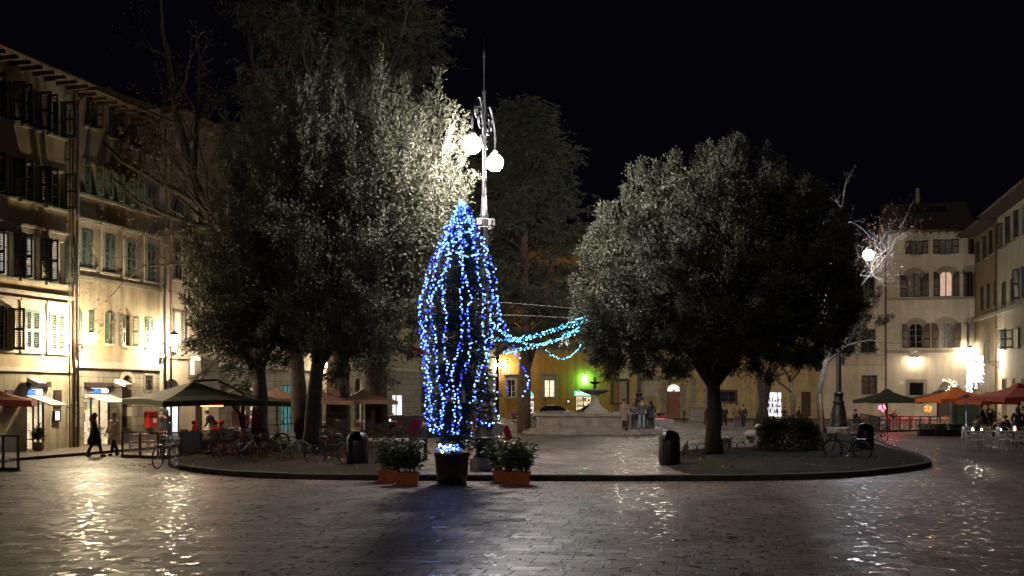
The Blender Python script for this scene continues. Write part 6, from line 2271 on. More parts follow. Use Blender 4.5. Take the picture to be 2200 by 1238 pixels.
def bench(label, px, py, ln, rz, h=.45, z=KZ):
    x, y = gp(px, py, z)
    s = thing('stone_bench', label, 'bench', (x, y, z), rz)
    mb = MB(); mb.b2(-ln / 2, ln / 2, -.24, .24, h - .1, h); mb.build('seat', 'stone_light', s)
    for k in (-1, 1):
        mb = MB(); mb.b2(k * ln * .36 - .1, k * ln * .36 + .1, -.18, .18, 0.001, h - .101); mb.build('leg', 'stone_light', s)
    return s
bench('pale stone bench left of the planters, behind the litter bin', 815, 966, 2.4, R(10))
bench('stone bench just right of the great holm oak trunk', 1558, 962, 1.5, R(70))
bench('long stone bench along the path by the hedge', 1612, 948, 5.0, R(76))
bench('long stone bench farther along the path by the leaning trunk', 1632, 929, 4.5, R(76))
bench('stone bench with two people left of the fountain', 1113, 914, 2.6, R(5))
bench('stone bench under the two seated figures before the white shop', 1698, 907, 3.6, R(3))

hx, hy = gp(1708, 966, KZ + .1)
hd = thing('hedge_bush', 'dark clipped bush in the right bed beside the lamp base', 'bush', (hx, hy + .9, KZ))
n = 9000
u = rng.normal(size=(n, 3)); u /= np.linalg.norm(u, axis=1, keepdims=True)
u[:, 2] = np.abs(u[:, 2])
sq = np.sign(u) * np.abs(u) ** .62
rad = rng.uniform(.72, 1.02, n)[:, None]
PP = sq * rad * np.array([1.25, .9, 1.38]) * (1 + .07 * np.sin(u[:, :1] * 9) * np.cos(u[:, 2:] * 7))
leaf_mesh('foliage', PP, u * .6 + rng.normal(size=(n, 3)) * .7, rng.uniform(.06, .13, n), .05, 'leaf_hedge', hd)
mb = MB()
for i in range(14):
    a = random.uniform(0, 6.28)
    mb.tube([(random.uniform(-.8, .8), random.uniform(-.4, .4), 0), (math.cos(a) * .5, math.sin(a) * .4, .5), (math.cos(a) * 1.0, math.sin(a) * .7, .9)], [.02, .015, .005], 5)
mb.build('stems', 'bark', hd)

# manhole covers
for (px, py, r, lab) in ((1111, 1117, .3, 'round iron manhole cover in the wet paving in front of the planters'),):
    x, y = gp(px, py)
    mb = MB(); mb.lathe([(r, 0), (r, .006), (r * .9, .006), (r * .88, .003), (0, .003)], 24)
    for i in range(-3, 4):
        mb.box((0, i * r * .22, .005), (r * 1.1, .02, .006))
    tag(mb.build('manhole_cover', 'iron', None, (x, y, .003)), lab, 'manhole cover')

x, y = at(1043, 0, 32.4)[0], 32.4  # added stand-in for the lamp post's foot; the post itself is set farther back
s = thing('lamp_foot', 'added lamp post foot, pale stone with dark drum, between the pot and right planters', 'stone block', (x, y, KZ))
mb = MB(); mb.lathe([(0, .001), (.50, .001), (.50, .36), (.46, .40), (0, .40)], 8, a0=R(22.5), a1=R(382.5), smooth=False); mb.build('block', 'fountain', s)
mb = MB(); mb.lathe([(.38, .401), (.38, .5), (.35, .54), (.35, .9), (.38, .94), (.38, .99), (0, 1.0)], 20); mb.build('drum', 'bronze', s)

# ------------------------------------------------------------------ bicycles
def bicycle(label, px, py, rz, lean, fcol, rim='chrome', basket=None, saddle='rubber', z=KZ, sc=1.0, fender=None, solid=False):
    x, y = gp(px, py, z)
    s = thing('bicycle', label, 'bicycle', (x, y, z))
    s.rotation_euler = (R(lean), 0, R(rz))
    s.rotation_mode = 'XYZ'
    s.scale = (sc, sc, sc)
    r = .335
    fm = fcol if isinstance(fcol, str) else cloth(fcol)
    for k, wx in (('rear', -.52), ('front', .52)):
        tb = MB()
        tb.tube([(r * math.cos(2 * math.pi * q / 28), 0, r * math.sin(2 * math.pi * q / 28)) for q in range(29)], .021, 7, caps=False)
        w_ = tb.build('wheel', 'rubber', s, (wx, 0, r + .02))
        rm = MB()
        rm.tube([((r - .03) * math.cos(2 * math.pi * q / 28), 0, (r - .03) * math.sin(2 * math.pi * q / 28)) for q in range(29)], .011, 6, caps=False)
        rm.build('rim', rim, w_)
        sp = MB()
        if solid:
            sp.lathe([(0, -.008), (r - .05, -.006), (r - .05, .006), (0, .008)], 20)
            sp.v = [(a, c, b) for a, b, c in sp.v]
        else:
            for q in range(14):
                a = 2 * math.pi * q / 14
                sp.tube([(0, .02 * (1 if q % 2 else -1), 0), ((r - .035) * math.cos(a), 0, (r - .035) * math.sin(a))], .0028, 4)
        sp.tube([(0, -.05, 0), (0, .05, 0)], .02, 8)
        sp.build('spokes', rim if not solid else fender, w_)
        fd = MB()
        fd.tube([((r + .03) * math.cos(R(20 + q * 14)), 0, (r + .03) * math.sin(R(20 + q * 14))) for q in range(11)], .02, 5, flat=.5)
        fd.build('mudguard', fender or fm, w_)
    mb = MB()
    bb, hd_, st, rh, fh = (-.08, 0, .29), (.36, 0, .78), (-.22, 0, .78), (-.52, 0, .355), (.52, 0, .355)
    mb.tube([bb, hd_], .021, 8); mb.tube([bb, st], .018, 8); mb.tube([(-.17, 0, .62), (.35, 0, .70)], .018, 8)
    for k in (-1, 1):
        mb.tube([bb, (rh[0], k * .05, rh[2])], .011, 6); mb.tube([(-.2, 0, .7), (rh[0], k * .05, rh[2])], .010, 6)
        mb.tube([(hd_[0] + .03, k * .03, .72), (fh[0], k * .05, fh[2])], .012, 6)
    mb.tube([hd_, (.33, 0, .98)], .016, 8)
    fr_o = mb.build('frame', fm, s)
    mb = MB(); mb.tube([(.33, 0, .96), (.32, -.12, 1.0), (.2, -.28, 1.02), (.1, -.29, 1.0)], .011, 6); mb.tube([(.33, 0, .96), (.32, .12, 1.0), (.2, .28, 1.02), (.1, .29, 1.0)], .011, 6)
    mb.build('handlebar', 'chrome', s)
    mb = MB(); mb.ball((-.26, 0, .9), .13, 10, 6, 0, (1.1, .7, .3)); mb.tube([(-.24, 0, .88), st], .013, 6); mb.build('saddle', saddle, s)
    mb = MB()
    mb.lathe([(.085, -.006), (.085, .006)], 16); mb.v = [(a - .08, c + .04, b + .29) for a, b, c in mb.v]
    mb.tube([(-.08, .05, .29), (-.02, .06, .14)], .009, 5); mb.tube([(-.08, -.05, .29), (-.14, -.06, .44)], .009, 5)
    mb.box((-.02, .1, .14), (.08, .08, .02)); mb.box((-.14, -.1, .44), (.08, .08, .02))
    mb.build('crank', 'chrome', s)
    mb = MB(); mb.box((-.5, 0, .74), (.36, .12, .02))
    for k in (-1, 1):
        mb.tube([(-.36, k * .06, .74), (-.52, k * .06, .36)], .007, 4)
    mb.build('carrier', 'iron', s)
    if basket:
        mb = MB()
        for zz_ in (.72, .8, .88, .95):
            q_ = .10 + (zz_ - .72) * .16
            mb.tube([(.5 - q_, -q_, zz_), (.5 + q_, -q_, zz_), (.5 + q_, q_, zz_), (.5 - q_, q_, zz_), (.5 - q_, -q_, zz_)], .007, 4)
        for i in range(5):
            for (sx, sy) in ((1, 0), (-1, 0), (0, 1), (0, -1)):
                o_ = (i - 2) / 2 * .1
                a_ = (.5 + sx * .1 + sy * o_, sy * .1 + sx * o_, .72)
                b_ = (.5 + sx * .137 + sy * o_ * 1.37, sy * .137 + sx * o_ * 1.37, .95)
                mb.tube([a_, b_], .005, 4)
        mb.quad((.4, -.1, .72), (.6, -.1, .72), (.6, .1, .72), (.4, .1, .72))
        mb.build('basket', basket, s)
    return s
bicycle('old bicycle with a wire basket seen end on at the left kerb', 356, 1006, 80, 3, (.03, .03, .032), basket='chrome')
bicycle('orange wheeled hire bicycle with a silver frame, tipped over beside the trunk', 524, 992, 28, -16, 'chrome', rim='orange_cloth', fender='orange_cloth', basket='iron')
bicycle('white framed bicycle with a green frame tube leaning by the twin trunks', 612, 993, 8, -6, (.32, .40, .18), rim='chrome')
bicycle('dark bicycle in the shade left of the litter bin', 712, 1000, 10, -5, (.02, .02, .022))
bicycle('dark bicycle behind the orange wheeled one', 487, 985, 65, 4, (.02, .02, .022), basket='iron')
bicycle('grey bicycle standing behind the white framed one', 580, 968, 40, 4, (.10, .10, .10))
bicycle('dark bicycle leaning against the broad middle trunk', 717, 947, 6, -8, (.025, .022, .02))
bicycle('bicycle with a front basket leaning over on the right bed', 1822, 987, 145, -12, (.04, .035, .035), basket='iron')
bicycle('small dark bicycle seen end on in front of the terrace glass', 1889, 951, 98, 4, (.02, .02, .02), z=0)
bicycle('bicycle with a shiny basket parked by the right hand wall', 2157, 936, 110, 4, (.05, .05, .05), basket='chrome', z=0)
bicycle('dark bicycle parked before the palazzo terrace beside the lamp base', 1832, 931, 150, 4, (.03, .03, .03), z=0)

# ------------------------------------------------------------------ cars and scooter
def car(label, loc, rz, paint):
    s = thing('parked_car', label, 'car', loc, rz)
    st = [(-2.05, .34, .62, .62, .70), (-1.98, .25, .74, .74, .80), (-1.6, .2, .90, .93, .85), (-1.25, .2, .95, 1.12, .86), (-.75, .2, .97, 1.40, .86), (.0, .2, .96, 1.46, .86), (.55, .2, .94, 1.40, .86), (1.05, .2, .90, 1.1, .86), (1.35, .2, .86, .92, .85), (1.85, .24, .70, .72, .80), (2.08, .34, .55, .55, .68)]
    mb = MB()
    rows = []
    for (x, zb, zl, zr, hw) in st:
        tw = hw * (1 - .28 * min(1, max(0, zr - zl) / .45))
        sec = [(-hw * .92, zb), (-hw, (zb + zl) / 2), (-hw * .97, zl), (-tw, zr), (0, zr + .03), (tw, zr), (hw * .97, zl), (hw, (zb + zl) / 2), (hw * .92, zb)]
        rows.append([(x, y, z) for y, z in sec])
    n = 9
    vs = [v for r_ in rows for v in r_]
    fs, gl = [], []
    for i in range(len(rows) - 1):
        for j in range(n - 1):
            q = (i * n + j, i * n + j + 1, (i + 1) * n + j + 1, (i + 1) * n + j)
            side = j in (2, 5) and 3 <= i <= 6
            screen = j in (3, 4) and i in (2, 3, 6, 7)
            (gl if side or screen else fs).append(q)
    mb.add(vs, fs, 0, True)
    mb.add(rows[0], [list(range(n))], 0); mb.add(rows[-1], [list(range(n))[::-1]], 0)
    body = mb.build('body', paint, s)
    g = MB(); g.add(vs, gl, 0, False); g.build('windows', 'glass_dark', s)
    for x in (-1.3, 1.3):
        for k in (-1, 1):
            w_ = MB(); w_.lathe([(.2, -.1), (.3, -.1), (.32, -.06), (.32, .06), (.3, .1), (.2, .1)], 20); w_.v = [(a, c, b) for a, b, c in w_.v]
            wh = w_.build('wheel', 'rubber', s, (x, k * .78, .32))
            w_ = MB(); w_.lathe([(0, -.08), (.2, -.09), (.2, .09), (0, .08)], 14); w_.v = [(a, c, b) for a, b, c in w_.v]; w_.build('rim', 'chrome', wh)
    for k in (-1, 1):
        w_ = MB(); w_.ball((1.98, k * .55, .62), .12, 10, 6, 0, (.6, 1.3, .7)); w_.build('headlight', 'white', s)
        w_ = MB(); w_.ball((-2.0, k * .6, .7), .1, 10, 6, 0, (.5, 1.2, .8)); w_.build('tail_light', 'red_paint', s)
        w_ = MB(); w_.ball((.75, k * .95, .95), .09, 8, 5, 0, (.6, 1, .7)); w_.build('mirror', paint, s)
    return s
x, y = gp(1186, 906)
car('silver car parked behind the fountain', (x, y + .6, 0), R(176), 'car_silver')
x, y = gp(1262, 899)
car('black car parked before the green lit shop, mostly behind the fountain', (x + .6, y, 0), R(178), 'car_black')
x, y = gp(1416, 915)
sc_ = thing('motor_scooter', 'red motor scooter parked right of the fountain', 'scooter', (x, y + 2, 0), R(165))
mb = MB(); mb.ball((.0, 0, .62), .42, 12, 8, 0, (1.2, .42, .55)); mb.ball((-.55, 0, .6), .34, 12, 8, 0, (1.1, .5, .75)); mb.tube([(.5, 0, .4), (.62, 0, .75), (.5, 0, 1.0)], [.14, .2, .1], 8); mb.box((.1, 0, .36), (.6, .3, .08)); mb.build('body', 'red_paint', sc_)
for xx in (-.6, .68):
    w_ = MB(); w_.lathe([(.05, -.05), (.2, -.06), (.25, -.03), (.25, .03), (.2, .06), (.05, .05)], 16); w_.v = [(a, c, b) for a, b, c in w_.v]; w_.build('wheel', 'rubber', sc_, (xx, 0, .255))
mb = MB(); mb.ball((-.35, 0, .88), .3, 10, 6, 0, (1.3, .5, .28)); mb.build('saddle', 'rubber', sc_)
mb = MB(); mb.tube([(.5, -.3, 1.02), (.52, 0, 1.05), (.5, .3, 1.02)], .02, 6); mb.ball((.58, 0, .98), .1, 8, 6); mb.build('handlebar', 'chrome', sc_)
mb = MB(); mb.quad((.62, -.18, 1.05), (.62, .18, 1.05), (.5, .15, 1.4), (.5, -.15, 1.4)); mb.build('windshield', 'clear', sc_)

x, y = gp(1418, 921, KZ)
s = thing('stone_trough', 'low square stone block right of the fountain', 'stone block', (x, y + .6, KZ), R(-3))
mb = MB(); mb.b2(-.95, .95, -.7, .7, 0.001, .62); mb.b2(-1.3, 1.5, -1.0, 1.0, -.02, .09); mb.build('block', 'fountain', s)
mb = MB(); mb.b2(-.85, .35, -.6, .6, .6215, .66); mb.build('lid', 'white', s)
x, y = gp(1498, 908)
s = thing('utility_box', 'grey utility cabinet against the straw coloured house', 'cabinet', (x, y + .5, 0.0))
mb = MB(); mb.b2(-.6, .6, -.35, .35, .12, 1.25); mb.build('cabinet', 'shut_grey', s)
mb = MB(); mb.b2(-.66, .66, -.42, .42, 1.252, 1.32); mb.build('lid', 'shut_grey', s)
for i, (px, py) in enumerate(((1470, 912), (1640, 912))):
    x, y = gp(px, py)
    s = thing('bollard', ('iron post with a chain left of the grey cabinet', 'iron post before the bright white shop')[i], 'bollard', (x, y, 0))
    mb = MB(); mb.lathe([(.12, .0), (.12, .1), (.06, .15), (.06, .9), (.1, .95), (.06, 1.05), (0, 1.1)], 12); mb.build('post', 'iron', s)
    if i == 0:
        mb = MB(); mb.tube([(0, 0, .85), (.9, 0, .6), (1.9, 0, .8)], .015, 5); mb.build('chain', 'iron', s)

# ------------------------------------------------------------------ parasols
def parasol(label, px, py_base, half, z_edge, z_top, mat, rz=0, tilt=0, Y=None, val=.22, pole=True, X=None, sides=4, lights=None, vent=True):
    if Y is None:
        x, y = gp(px, py_base)
    else:
        y = Y; x = (px - CX) / F * Y
    if X is not None:
        x = X
    s = thing('parasol', label, 'parasol', (x, y, 0), rz)
    mb = MB()
    seg = 10
    cor = [(half * math.cos(R(45 + 90 * k)) * 1.414, half * math.sin(R(45 + 90 * k)) * 1.414) for k in range(4)]
    rim = []
    for k in range(4):
        a, b = cor[k], cor[(k + 1) % 4]
        for q in range(seg):
            u = q / seg
            sag = -.10 * math.sin(math.pi * u)
            f = 1 - .05 * math.sin(math.pi * u)
            rim.append(((a[0] + (b[0] - a[0]) * u) * f, (a[1] + (b[1] - a[1]) * u) * f, z_edge + .06 - sag * .5))
    n = len(rim)
    rings = [0.06, .35, .7, 1.0]
    vs = []
    for f in rings:
        for (x_, y_, z_) in rim:
            zc_ = z_top + (z_ - z_top) * f - .10 * math.sin(math.pi * f) * (z_top - z_) * .9
            vs.append((x_ * f, y_ * f, zc_ + tilt * y_ * f))
    for (x_, y_, z_) in rim:
        vs.append((x_ * 1.01, y_ * 1.01, z_ - val + tilt * y_))
    fs = [(i * n + j, i * n + (j + 1) % n, (i + 1) * n + (j + 1) % n, (i + 1) * n + j) for i in range(len(rings)) for j in range(n)]
    mb.add(vs, fs, 0, False)
    if vent:
        mb.lathe([(half * .24, z_top - .10), (half * .1, z_top + .03), (0, z_top + .08)], 4, a0=R(45), a1=R(405), smooth=False)
    else:
        mb.lathe([(half * .1, z_top - .03), (0, z_top + .02)], 4, a0=R(45), a1=R(405), smooth=False)
    mb.build('canopy', mat, s)
    for k in range(8):
        a = R(45 * k)
        f = 1.0 if k % 2 == 0 else 1.38
        ex, ey = math.cos(a) * half * f * .96, math.sin(a) * half * f * .96
        mb = MB(); mb.tube([(0, 0, z_top - .16), (ex * .5, ey * .5, (z_top * .5 + z_edge * .5) - .12 + tilt * ey * .5), (ex, ey, z_edge + .02 + tilt * ey)], .018, 5); mb.build('rib', 'wood_dark', s)
    if pole:
        mb = MB(); mb.tube([(0, 0, .06), (0, 0, z_top + .05)], .045, 10); mb.build('pole', 'wood_dark', s)
        mb = MB(); mb.box((0, 0, .05), (.8, .8, .09)); mb.lathe([(.1, .09), (.08, .35)], 12); mb.build('base', 'iron', s)
    return s
# left: the big green one on a side mast, and brown ones further back
gs = parasol('wide dark green parasol on a slanting side mast over the red lit diners', 415, 0, 2.15, 2.15, 2.98, 'green_cloth', R(40), 0.02, Y=44.2, pole=False, vent=False)
mb = MB(); mb.tube([(2.6, .6, .1), (2.3, .5, 1.6), (1.3, .3, 2.6)], .06, 8); mb.tube([(2.6, .6, .1), (2.5, .6, 2.5), (1.2, .3, 3.05), (0, 0, 3.0)], .05, 8); mb.build('mast', 'iron', gs)
mb = MB(); mb.box((2.6, .6, .06), (.9, .9, .1)); mb.build('base', 'iron', gs)
parasol('dark green parasol behind the first one, half hidden by the trunk', 520, 0, 1.9, 2.05, 2.8, 'green_cloth', R(20), Y=48.5)
parasol('grey brown parasol between the two dark trunks', 595, 0, 1.75, 2.1, 2.75, 'brown_cloth', R(15), Y=55)
parasol('brown parasol left of the broad middle trunk', 690, 0, 1.7, 2.0, 2.6, 'brown_cloth', R(12), Y=60)
parasol('brown parasol with its corner reaching towards the white lit shop', 778, 0, 1.85, 2.0, 2.65, 'brown_cloth', R(14), Y=63)
parasol('red parasol cut by the left edge of the frame', -8, 0, 1.25, 2.15, 2.6, 'red_cloth', R(20), Y=38.5)
# right
parasol('dark green parasol over the glass fronted terrace', 1906, 928, 1.62, 2.0, 2.72, 'green_cloth', R(5))
parasol('grey green parasol next to the dark green one, behind the orange one', 2014, 924, 1.7, 2.0, 2.62, 'greygreen_cloth', R(8))
parasol('bright orange parasol in front of the palazzo gate', 2053, 936, 1.68, 2.1, 2.82, 'orange_cloth', R(4))
parasol('red parasol partly hidden between the orange and the nearest red one', 2122, 0, 1.2, 2.0, 2.5, 'red_cloth', R(10), Y=60)
parasol('nearest red parasol over the white tables at the right edge', 2189, 956, 1.75, 2.22, 2.92, 'red_cloth', R(6))

# ------------------------------------------------------------------ chairs and tables
def chair(label, loc, rz, mat, group=None, white=False):
    s = thing('chair', label, 'chair', loc, rz, group)
    mb = MB(); mb.b2(-.21, .21, -.2, .22, .435, .465); mb.b2(-.19, .19, -.18, .2, .40, .434); mb.build('seat', mat, s)
    for sx in (-1, 1):
        mb = MB(); mb.tube([(sx * .19, .2, 0), (sx * .19, .2, .43)], .017, 6); mb.build('leg', mat, s)
        mb = MB(); mb.tube([(sx * .19, -.24, 0), (sx * .19, -.19, .45), (sx * .19, -.25, .88)], .018, 6); mb.build('leg', mat, s)
    mb = MB()
    mb.box((0, -.247, .84), (.37, .02, .08)); mb.box((0, -.222, .66), (.37, .018, .05)); mb.box((0, -.205, .54), (.37, .018, .03))
    for k in (-1, 0, 1):
        mb.box((k * .09, -.235, .75), (.025, .014, .14))
    mb.build('backrest', mat, s)
    mb = MB()
    for sx in (-1, 1):
        mb.tube([(sx * .19, .2, .2), (sx * .19, -.22, .2)], .01, 5)
    mb.tube([(-.19, -.225, .26), (.19, -.225, .26)], .01, 5)
    mb.build('stretcher', mat, s)
    return s
def table(label, loc, rz, top, w=.7, d=.7, group=None, leg='iron', h=.74):
    s = thing('table', label, 'table', loc, rz, group)
    mb = MB(); mb.b2(-w / 2, w / 2, -d / 2, d / 2, h - .03, h); mb.build('tabletop', top, s)
    for sx in (-1, 1):
        for sy in (-1, 1):
            mb = MB(); mb.tube([(sx * (w / 2 - .05), sy * (d / 2 - .05), 0), (sx * (w / 2 - .06), sy * (d / 2 - .06), h - .031)], .02, 6); mb.build('leg', leg, s)
    return s
wch = chair('white chair, leftmost of the front row at the white tables', (*gp(2089, 969), 0), R(3), 'white', 'white chairs at the right edge')
for px, py, rz, lab in ((2110, 968, -4, 'white chair second in the front row, back to the square'), (2151, 968, 2, 'white chair third in the front row, before the person in black'), (2186, 969, -3, 'white chair fourth in the front row, under the nearest red parasol'),
                        (2120, 957, 170, 'white chair behind the table, left of the person in black'), (2085, 956, 178, 'white chair behind the table, leftmost of the rear row'), (2205, 956, 182, 'white chair of the rear row at the very edge of the frame'),
                        (2133, 962, 90, 'white chair turned sideways between the front tables')):
    dup(wch, (*gp(px, py), 0), R(rz), lab)
tb = table('white table left of the front row of white chairs', (*gp(2098, 961), 0), R(2), 'white', .75, .75, 'white cafe tables', 'white')
dup(tb, (*gp(2152, 960), 0), R(1), 'white table in front of the seated person in black')
dup(tb, (*gp(2196, 961), 0), R(-2), 'white table under the nearest red parasol with a pink candle')
M['candle'] = E('candle_glow', (1, .66, .4), 14)
M['pink_candle'] = E('pink_candle_glow', (1, .3, .35), 9)
def candle(label, px, py, z, mat, r=.045, h=.13):
    x, y = gp(px, py)
    s = thing('candle', label, 'candle', (x, y, z))
    mb = MB(); mb.lathe([(r, 0), (r * 1.15, h), (r * 1.05, h), (r * .9, .01), (0, .01)], 12); mb.build('glass', 'clear', s)
    mb = MB(); mb.lathe([(0, .012), (r * .8, .012), (r * .8, h * .6), (r * .3, h * .9), (0, h * 1.1)], 10); mb.build('flame', mat, s)
candle('pink candle glowing on the table under the red parasol', 2180, 960, .742, 'pink_candle', .07, .22)
candle('white candle on the leftmost white table', 2090, 960, .742, 'candle', .06, .14)
candle('white candle in the middle of the white tables', 2109, 961, .742, 'candle', .05, .12)
candle('candle on the table before the person in black', 2150, 960, .742, 'candle', .03, .1)

# right terrace: glass screen, coloured chairs
def glass_screen(label, p0, p1, n, h, mats, post='wood_dark', glass='clear', thick=.05, low=.12):
    p0, p1 = Vector((*p0, 0)), Vector((*p1, 0))
    d = p1 - p0
    s = thing('glass_screen', label, 'screen', p0, math.atan2(d.y, d.x))
    L_ = d.length
    mb = MB()
    mb.b2(0, L_, -.06, .06, .0, low)
    mb.b2(0, L_, -.03, .03, h - .05, h)
    for i in range(n + 1):
        x_ = min(max(L_ * i / n, .03), L_ - .03)
        mb.b2(x_ - .03, x_ + .03, -.032, .032, low, h - .051)
    mb.build('frame', post, s)
    for i in range(n):
        mb = MB(); mb.b2(L_ * i / n + .032, L_ * (i + 1) / n - .032, -.006, .006, low + .002, h - .052)
        mb.build('pane', mats[i % len(mats)] if mats else glass, s)
    return s
glass_screen('glass screen of the right terrace with red glow behind', gp(1889, 928), gp(2062, 926), 8, 1.0, ['clear'])
glass_screen('dark opaque end panels of the right terrace screen', (gp(1848, 916)), gp(1888.5, 928), 2, 1.0, ['brown_glass', 'shut_brown'])
tx, ty = gp(1965, 921)
cols_ = [((.5, .03, .03), 'red'), ((.55, .16, .02), 'orange'), ((.5, .36, .04), 'yellow'), ((.4, .03, .14), 'pink')]
spots = [(1898, 'pink', 60), (1912, 'red', -60), (1924, 'red', 20), (1938, 'pink', 170), (1950, 'red', 30), (1962, 'orange', -50), (1975, 'orange', 30), (1988, 'orange', 160), (1999, 'yellow', -30), (2012, 'orange', 60), (2024, 'yellow', 150), (2036, 'yellow', -40), (2048, 'orange', 20)]
cmap = {b: P(b + '_chair_paint', a, .4, var=.1) for a, b in cols_}
protos = {}
for i, (px, c_, rz) in enumerate(spots):
    x, y = gp(px, 921 - (i % 2) * 1.5)
    lab = '%s chair behind the terrace glass, %s' % (c_, ['first from the corner panel', 'second from the corner panel', 'left of the green parasol pole', 'beside the reddish haired diner', 'right of the reddish haired diner', 'fourth warm one from the middle', 'just left of the orange lantern', 'under the orange lantern', 'right of the orange lantern', 'next to the grey green parasol pole', 'right of the grey green parasol pole', 'near the orange parasol pole', 'last one towards the menu board'][i])
    if c_ in protos:
        dup(protos[c_], (x, y, 0), R(rz), lab)
    else:
        protos[c_] = chair(lab, (x, y, 0), R(rz), cmap[c_], 'coloured chairs of the right terrace')
tt = None
for i, (px, lab) in enumerate(((1905, 'terrace table behind the corner panel'), (1945, 'terrace table beside the reddish haired diner'), (1982, 'terrace table below the orange lantern'), (2030, 'terrace table near the orange parasol'))):
    x, y = gp(px, 920)
    if tt is None:
        tt = table(lab, (x, y, 0), R(4), 'white', .7, .7, 'tables of the right terrace')
    else:
        dup(tt, (x, y, 0), R(4 + i * 7), lab)
for px, py, Y, mat, col, lab in ((1895, 877, 71.0, 'pink', (1, .16, .28), 'pink lantern ball hung on the green parasol pole'), (1994, 878, 71.5, 'orange', (1, .22, .03), 'orange lantern ball hung in the middle of the terrace')):
    s = thing('lantern', lab, 'lantern', at(px, py, Y))
    em = E(mat + '_lantern_light', col, 5.0 if mat == 'pink' else 4.0)
    mb = MB()
    for q in range(46):
        u = Vector((random.gauss(0, 1), random.gauss(0, 1), random.gauss(0, 1))).normalized()
        mb.ball(u * .20, .055, 6, 4, 0 if q % 3 else 1)
    mb.build('petals', [em, cmap['pink' if mat == 'pink' else 'orange']], s)
    mb = MB(); mb.tube([(0, 0, .2), (0, 0, .95)], .012, 5); mb.tube([(0, 0, -.2), (0, 0, -1.0)], .02, 6); mb.build('cord', 'iron', s)
def heater(label, loc, rz, col, strength, wl=.9):
    s = thing('heater', label, 'heater', loc, rz)
    mb = MB(); mb.box((0, 0, .06), (wl + .1, .16, .05)); mb.box((-wl / 2 - .03, 0, .0), (.04, .14, .12)); mb.box((wl / 2 + .03, 0, 0), (.04, .14, .12)); mb.tube([(0, 0, .08), (0, 0, .5)], .015, 5); mb.build('housing', 'iron', s)
    mb = MB(); mb.tube([(-wl / 2, 0, -.01), (wl / 2, 0, -.01)], .035, 8); mb.build('element', E('heater_glow', col, strength), s)
heater('red glowing heater hung under the green parasol over the hooded diners', (-12.5, 44.6, 1.98), R(20), (1, .05, .02), 36)
heater('red heater under the dark green parasol of the right terrace', (gp(1915, 921)[0], gp(1915, 921)[1] + .6, 1.9), R(0), (1, .10, .10), 380)
heater('orange heater under the grey green parasol of the right terrace', (gp(2005, 921)[0], gp(2005, 921)[1] + .4, 1.9), R(0), (1, .34, .08), 360)
# menu board with its lit canopy
x, y = gp(2092, 934)
s = thing('menu_board', 'tall green menu board with pale lettering AMICO under a lit canopy', 'menu board', (x, y + 1.2, 0), R(4))
mb = MB(); mb.b2(-.85, .85, -.05, .05, .05, 2.0); mb.build('board', P('menu_board_green', (.10, .13, .07), .6), s)
mb = MB(); mb.b2(-.93, -.851, -.07, .07, 0, 2.42); mb.b2(.851, .93, -.07, .07, 0, 2.42); mb.b2(-.85, .85, -.3, .1, 2.36, 2.42); mb.build('frame', 'shut_grey', s)
mb = MB(); mb.b2(-.85, .85, -.04, .04, 2.02, 2.35); mb.build('lit_panel', E('board_top_light', (1, .8, .58), 2.4), s)
text_mesh('AMICO', .2, 'white', s, (-.1, -.062, 1.86), bold=.006)
s = thing('patio_heater', 'tall patio heater beside the menu board', 'heater', (*gp(2076, 945), 0))
mb = MB(); mb.lathe([(.24, 0), (.24, .7), (.04, .74), (.035, 2.1), (.08, 2.12), (.08, 2.3)], 14); mb.build('column', 'chrome', s)
mb = MB(); mb.lathe([(.1, 2.3), (.45, 2.26), (.42, 2.32), (.06, 2.42), (0, 2.43)], 18); mb.build('hood', 'iron', s)
tbk = table('dark dining table with plates before the menu board', (*gp(2104, 946), 0), R(5), 'iron', 1.5, .7, 'dark dining tables')
dup(tbk, (*gp(2030, 938), 0), R(-3), 'dark dining table in front of the orange parasol pole')
for px, z_, lab in ((2094, .742, 'white plate left on the dark table'), (2110, .742, 'white plate right on the dark table')):
    x, y = gp(px, 946)
    mb = MB(); mb.lathe([(0, 0), (.07, .0), (.14, .02), (.13, .022), (.07, .006), (0, .006)], 18)
    tag(mb.build('plate', 'white', None, (x, y, z_)), lab, 'plate')
s = thing('potted_plant', 'bushy green plant in an orange pot beside the menu board', 'plant', (*gp(2128, 936), 0))
mb = MB(); mb.lathe([(0, .003), (.2, .003), (.28, .42), (.24, .42), (.22, .36), (0, .36)], 16); mb.build('pot', 'terracotta', s)
PP = rng.normal(size=(420, 3)) * [.16, .16, .25] + [0, 0, .95]
leaf_mesh('foliage', PP, rng.normal(size=(420, 3)) + [0, 0, .6], .22, .06, 'leaf_hedge', s)
# planters of evergreen in front of the right terrace
for i, (px, py, lab) in enumerate(((2000, 937, 'dark low planter box before the yellow chairs'), (2038, 938, 'dark low planter box before the orange parasol'))):
    s = thing('planter', lab, 'planter', (*gp(px, py), 0), R(2))
    mb = MB(); mb.b2(-.75, .75, -.2, .2, 0.003, .4); mb.build('trough', 'iron', s)
    PP = rng.uniform(-1, 1, (500, 3)) * [.75, .2, .16] + [0, 0, .5]
    leaf_mesh('foliage', PP, rng.normal(size=(500, 3)) + [0, 0, .5], .14, .045, 'leaf_fir', s)
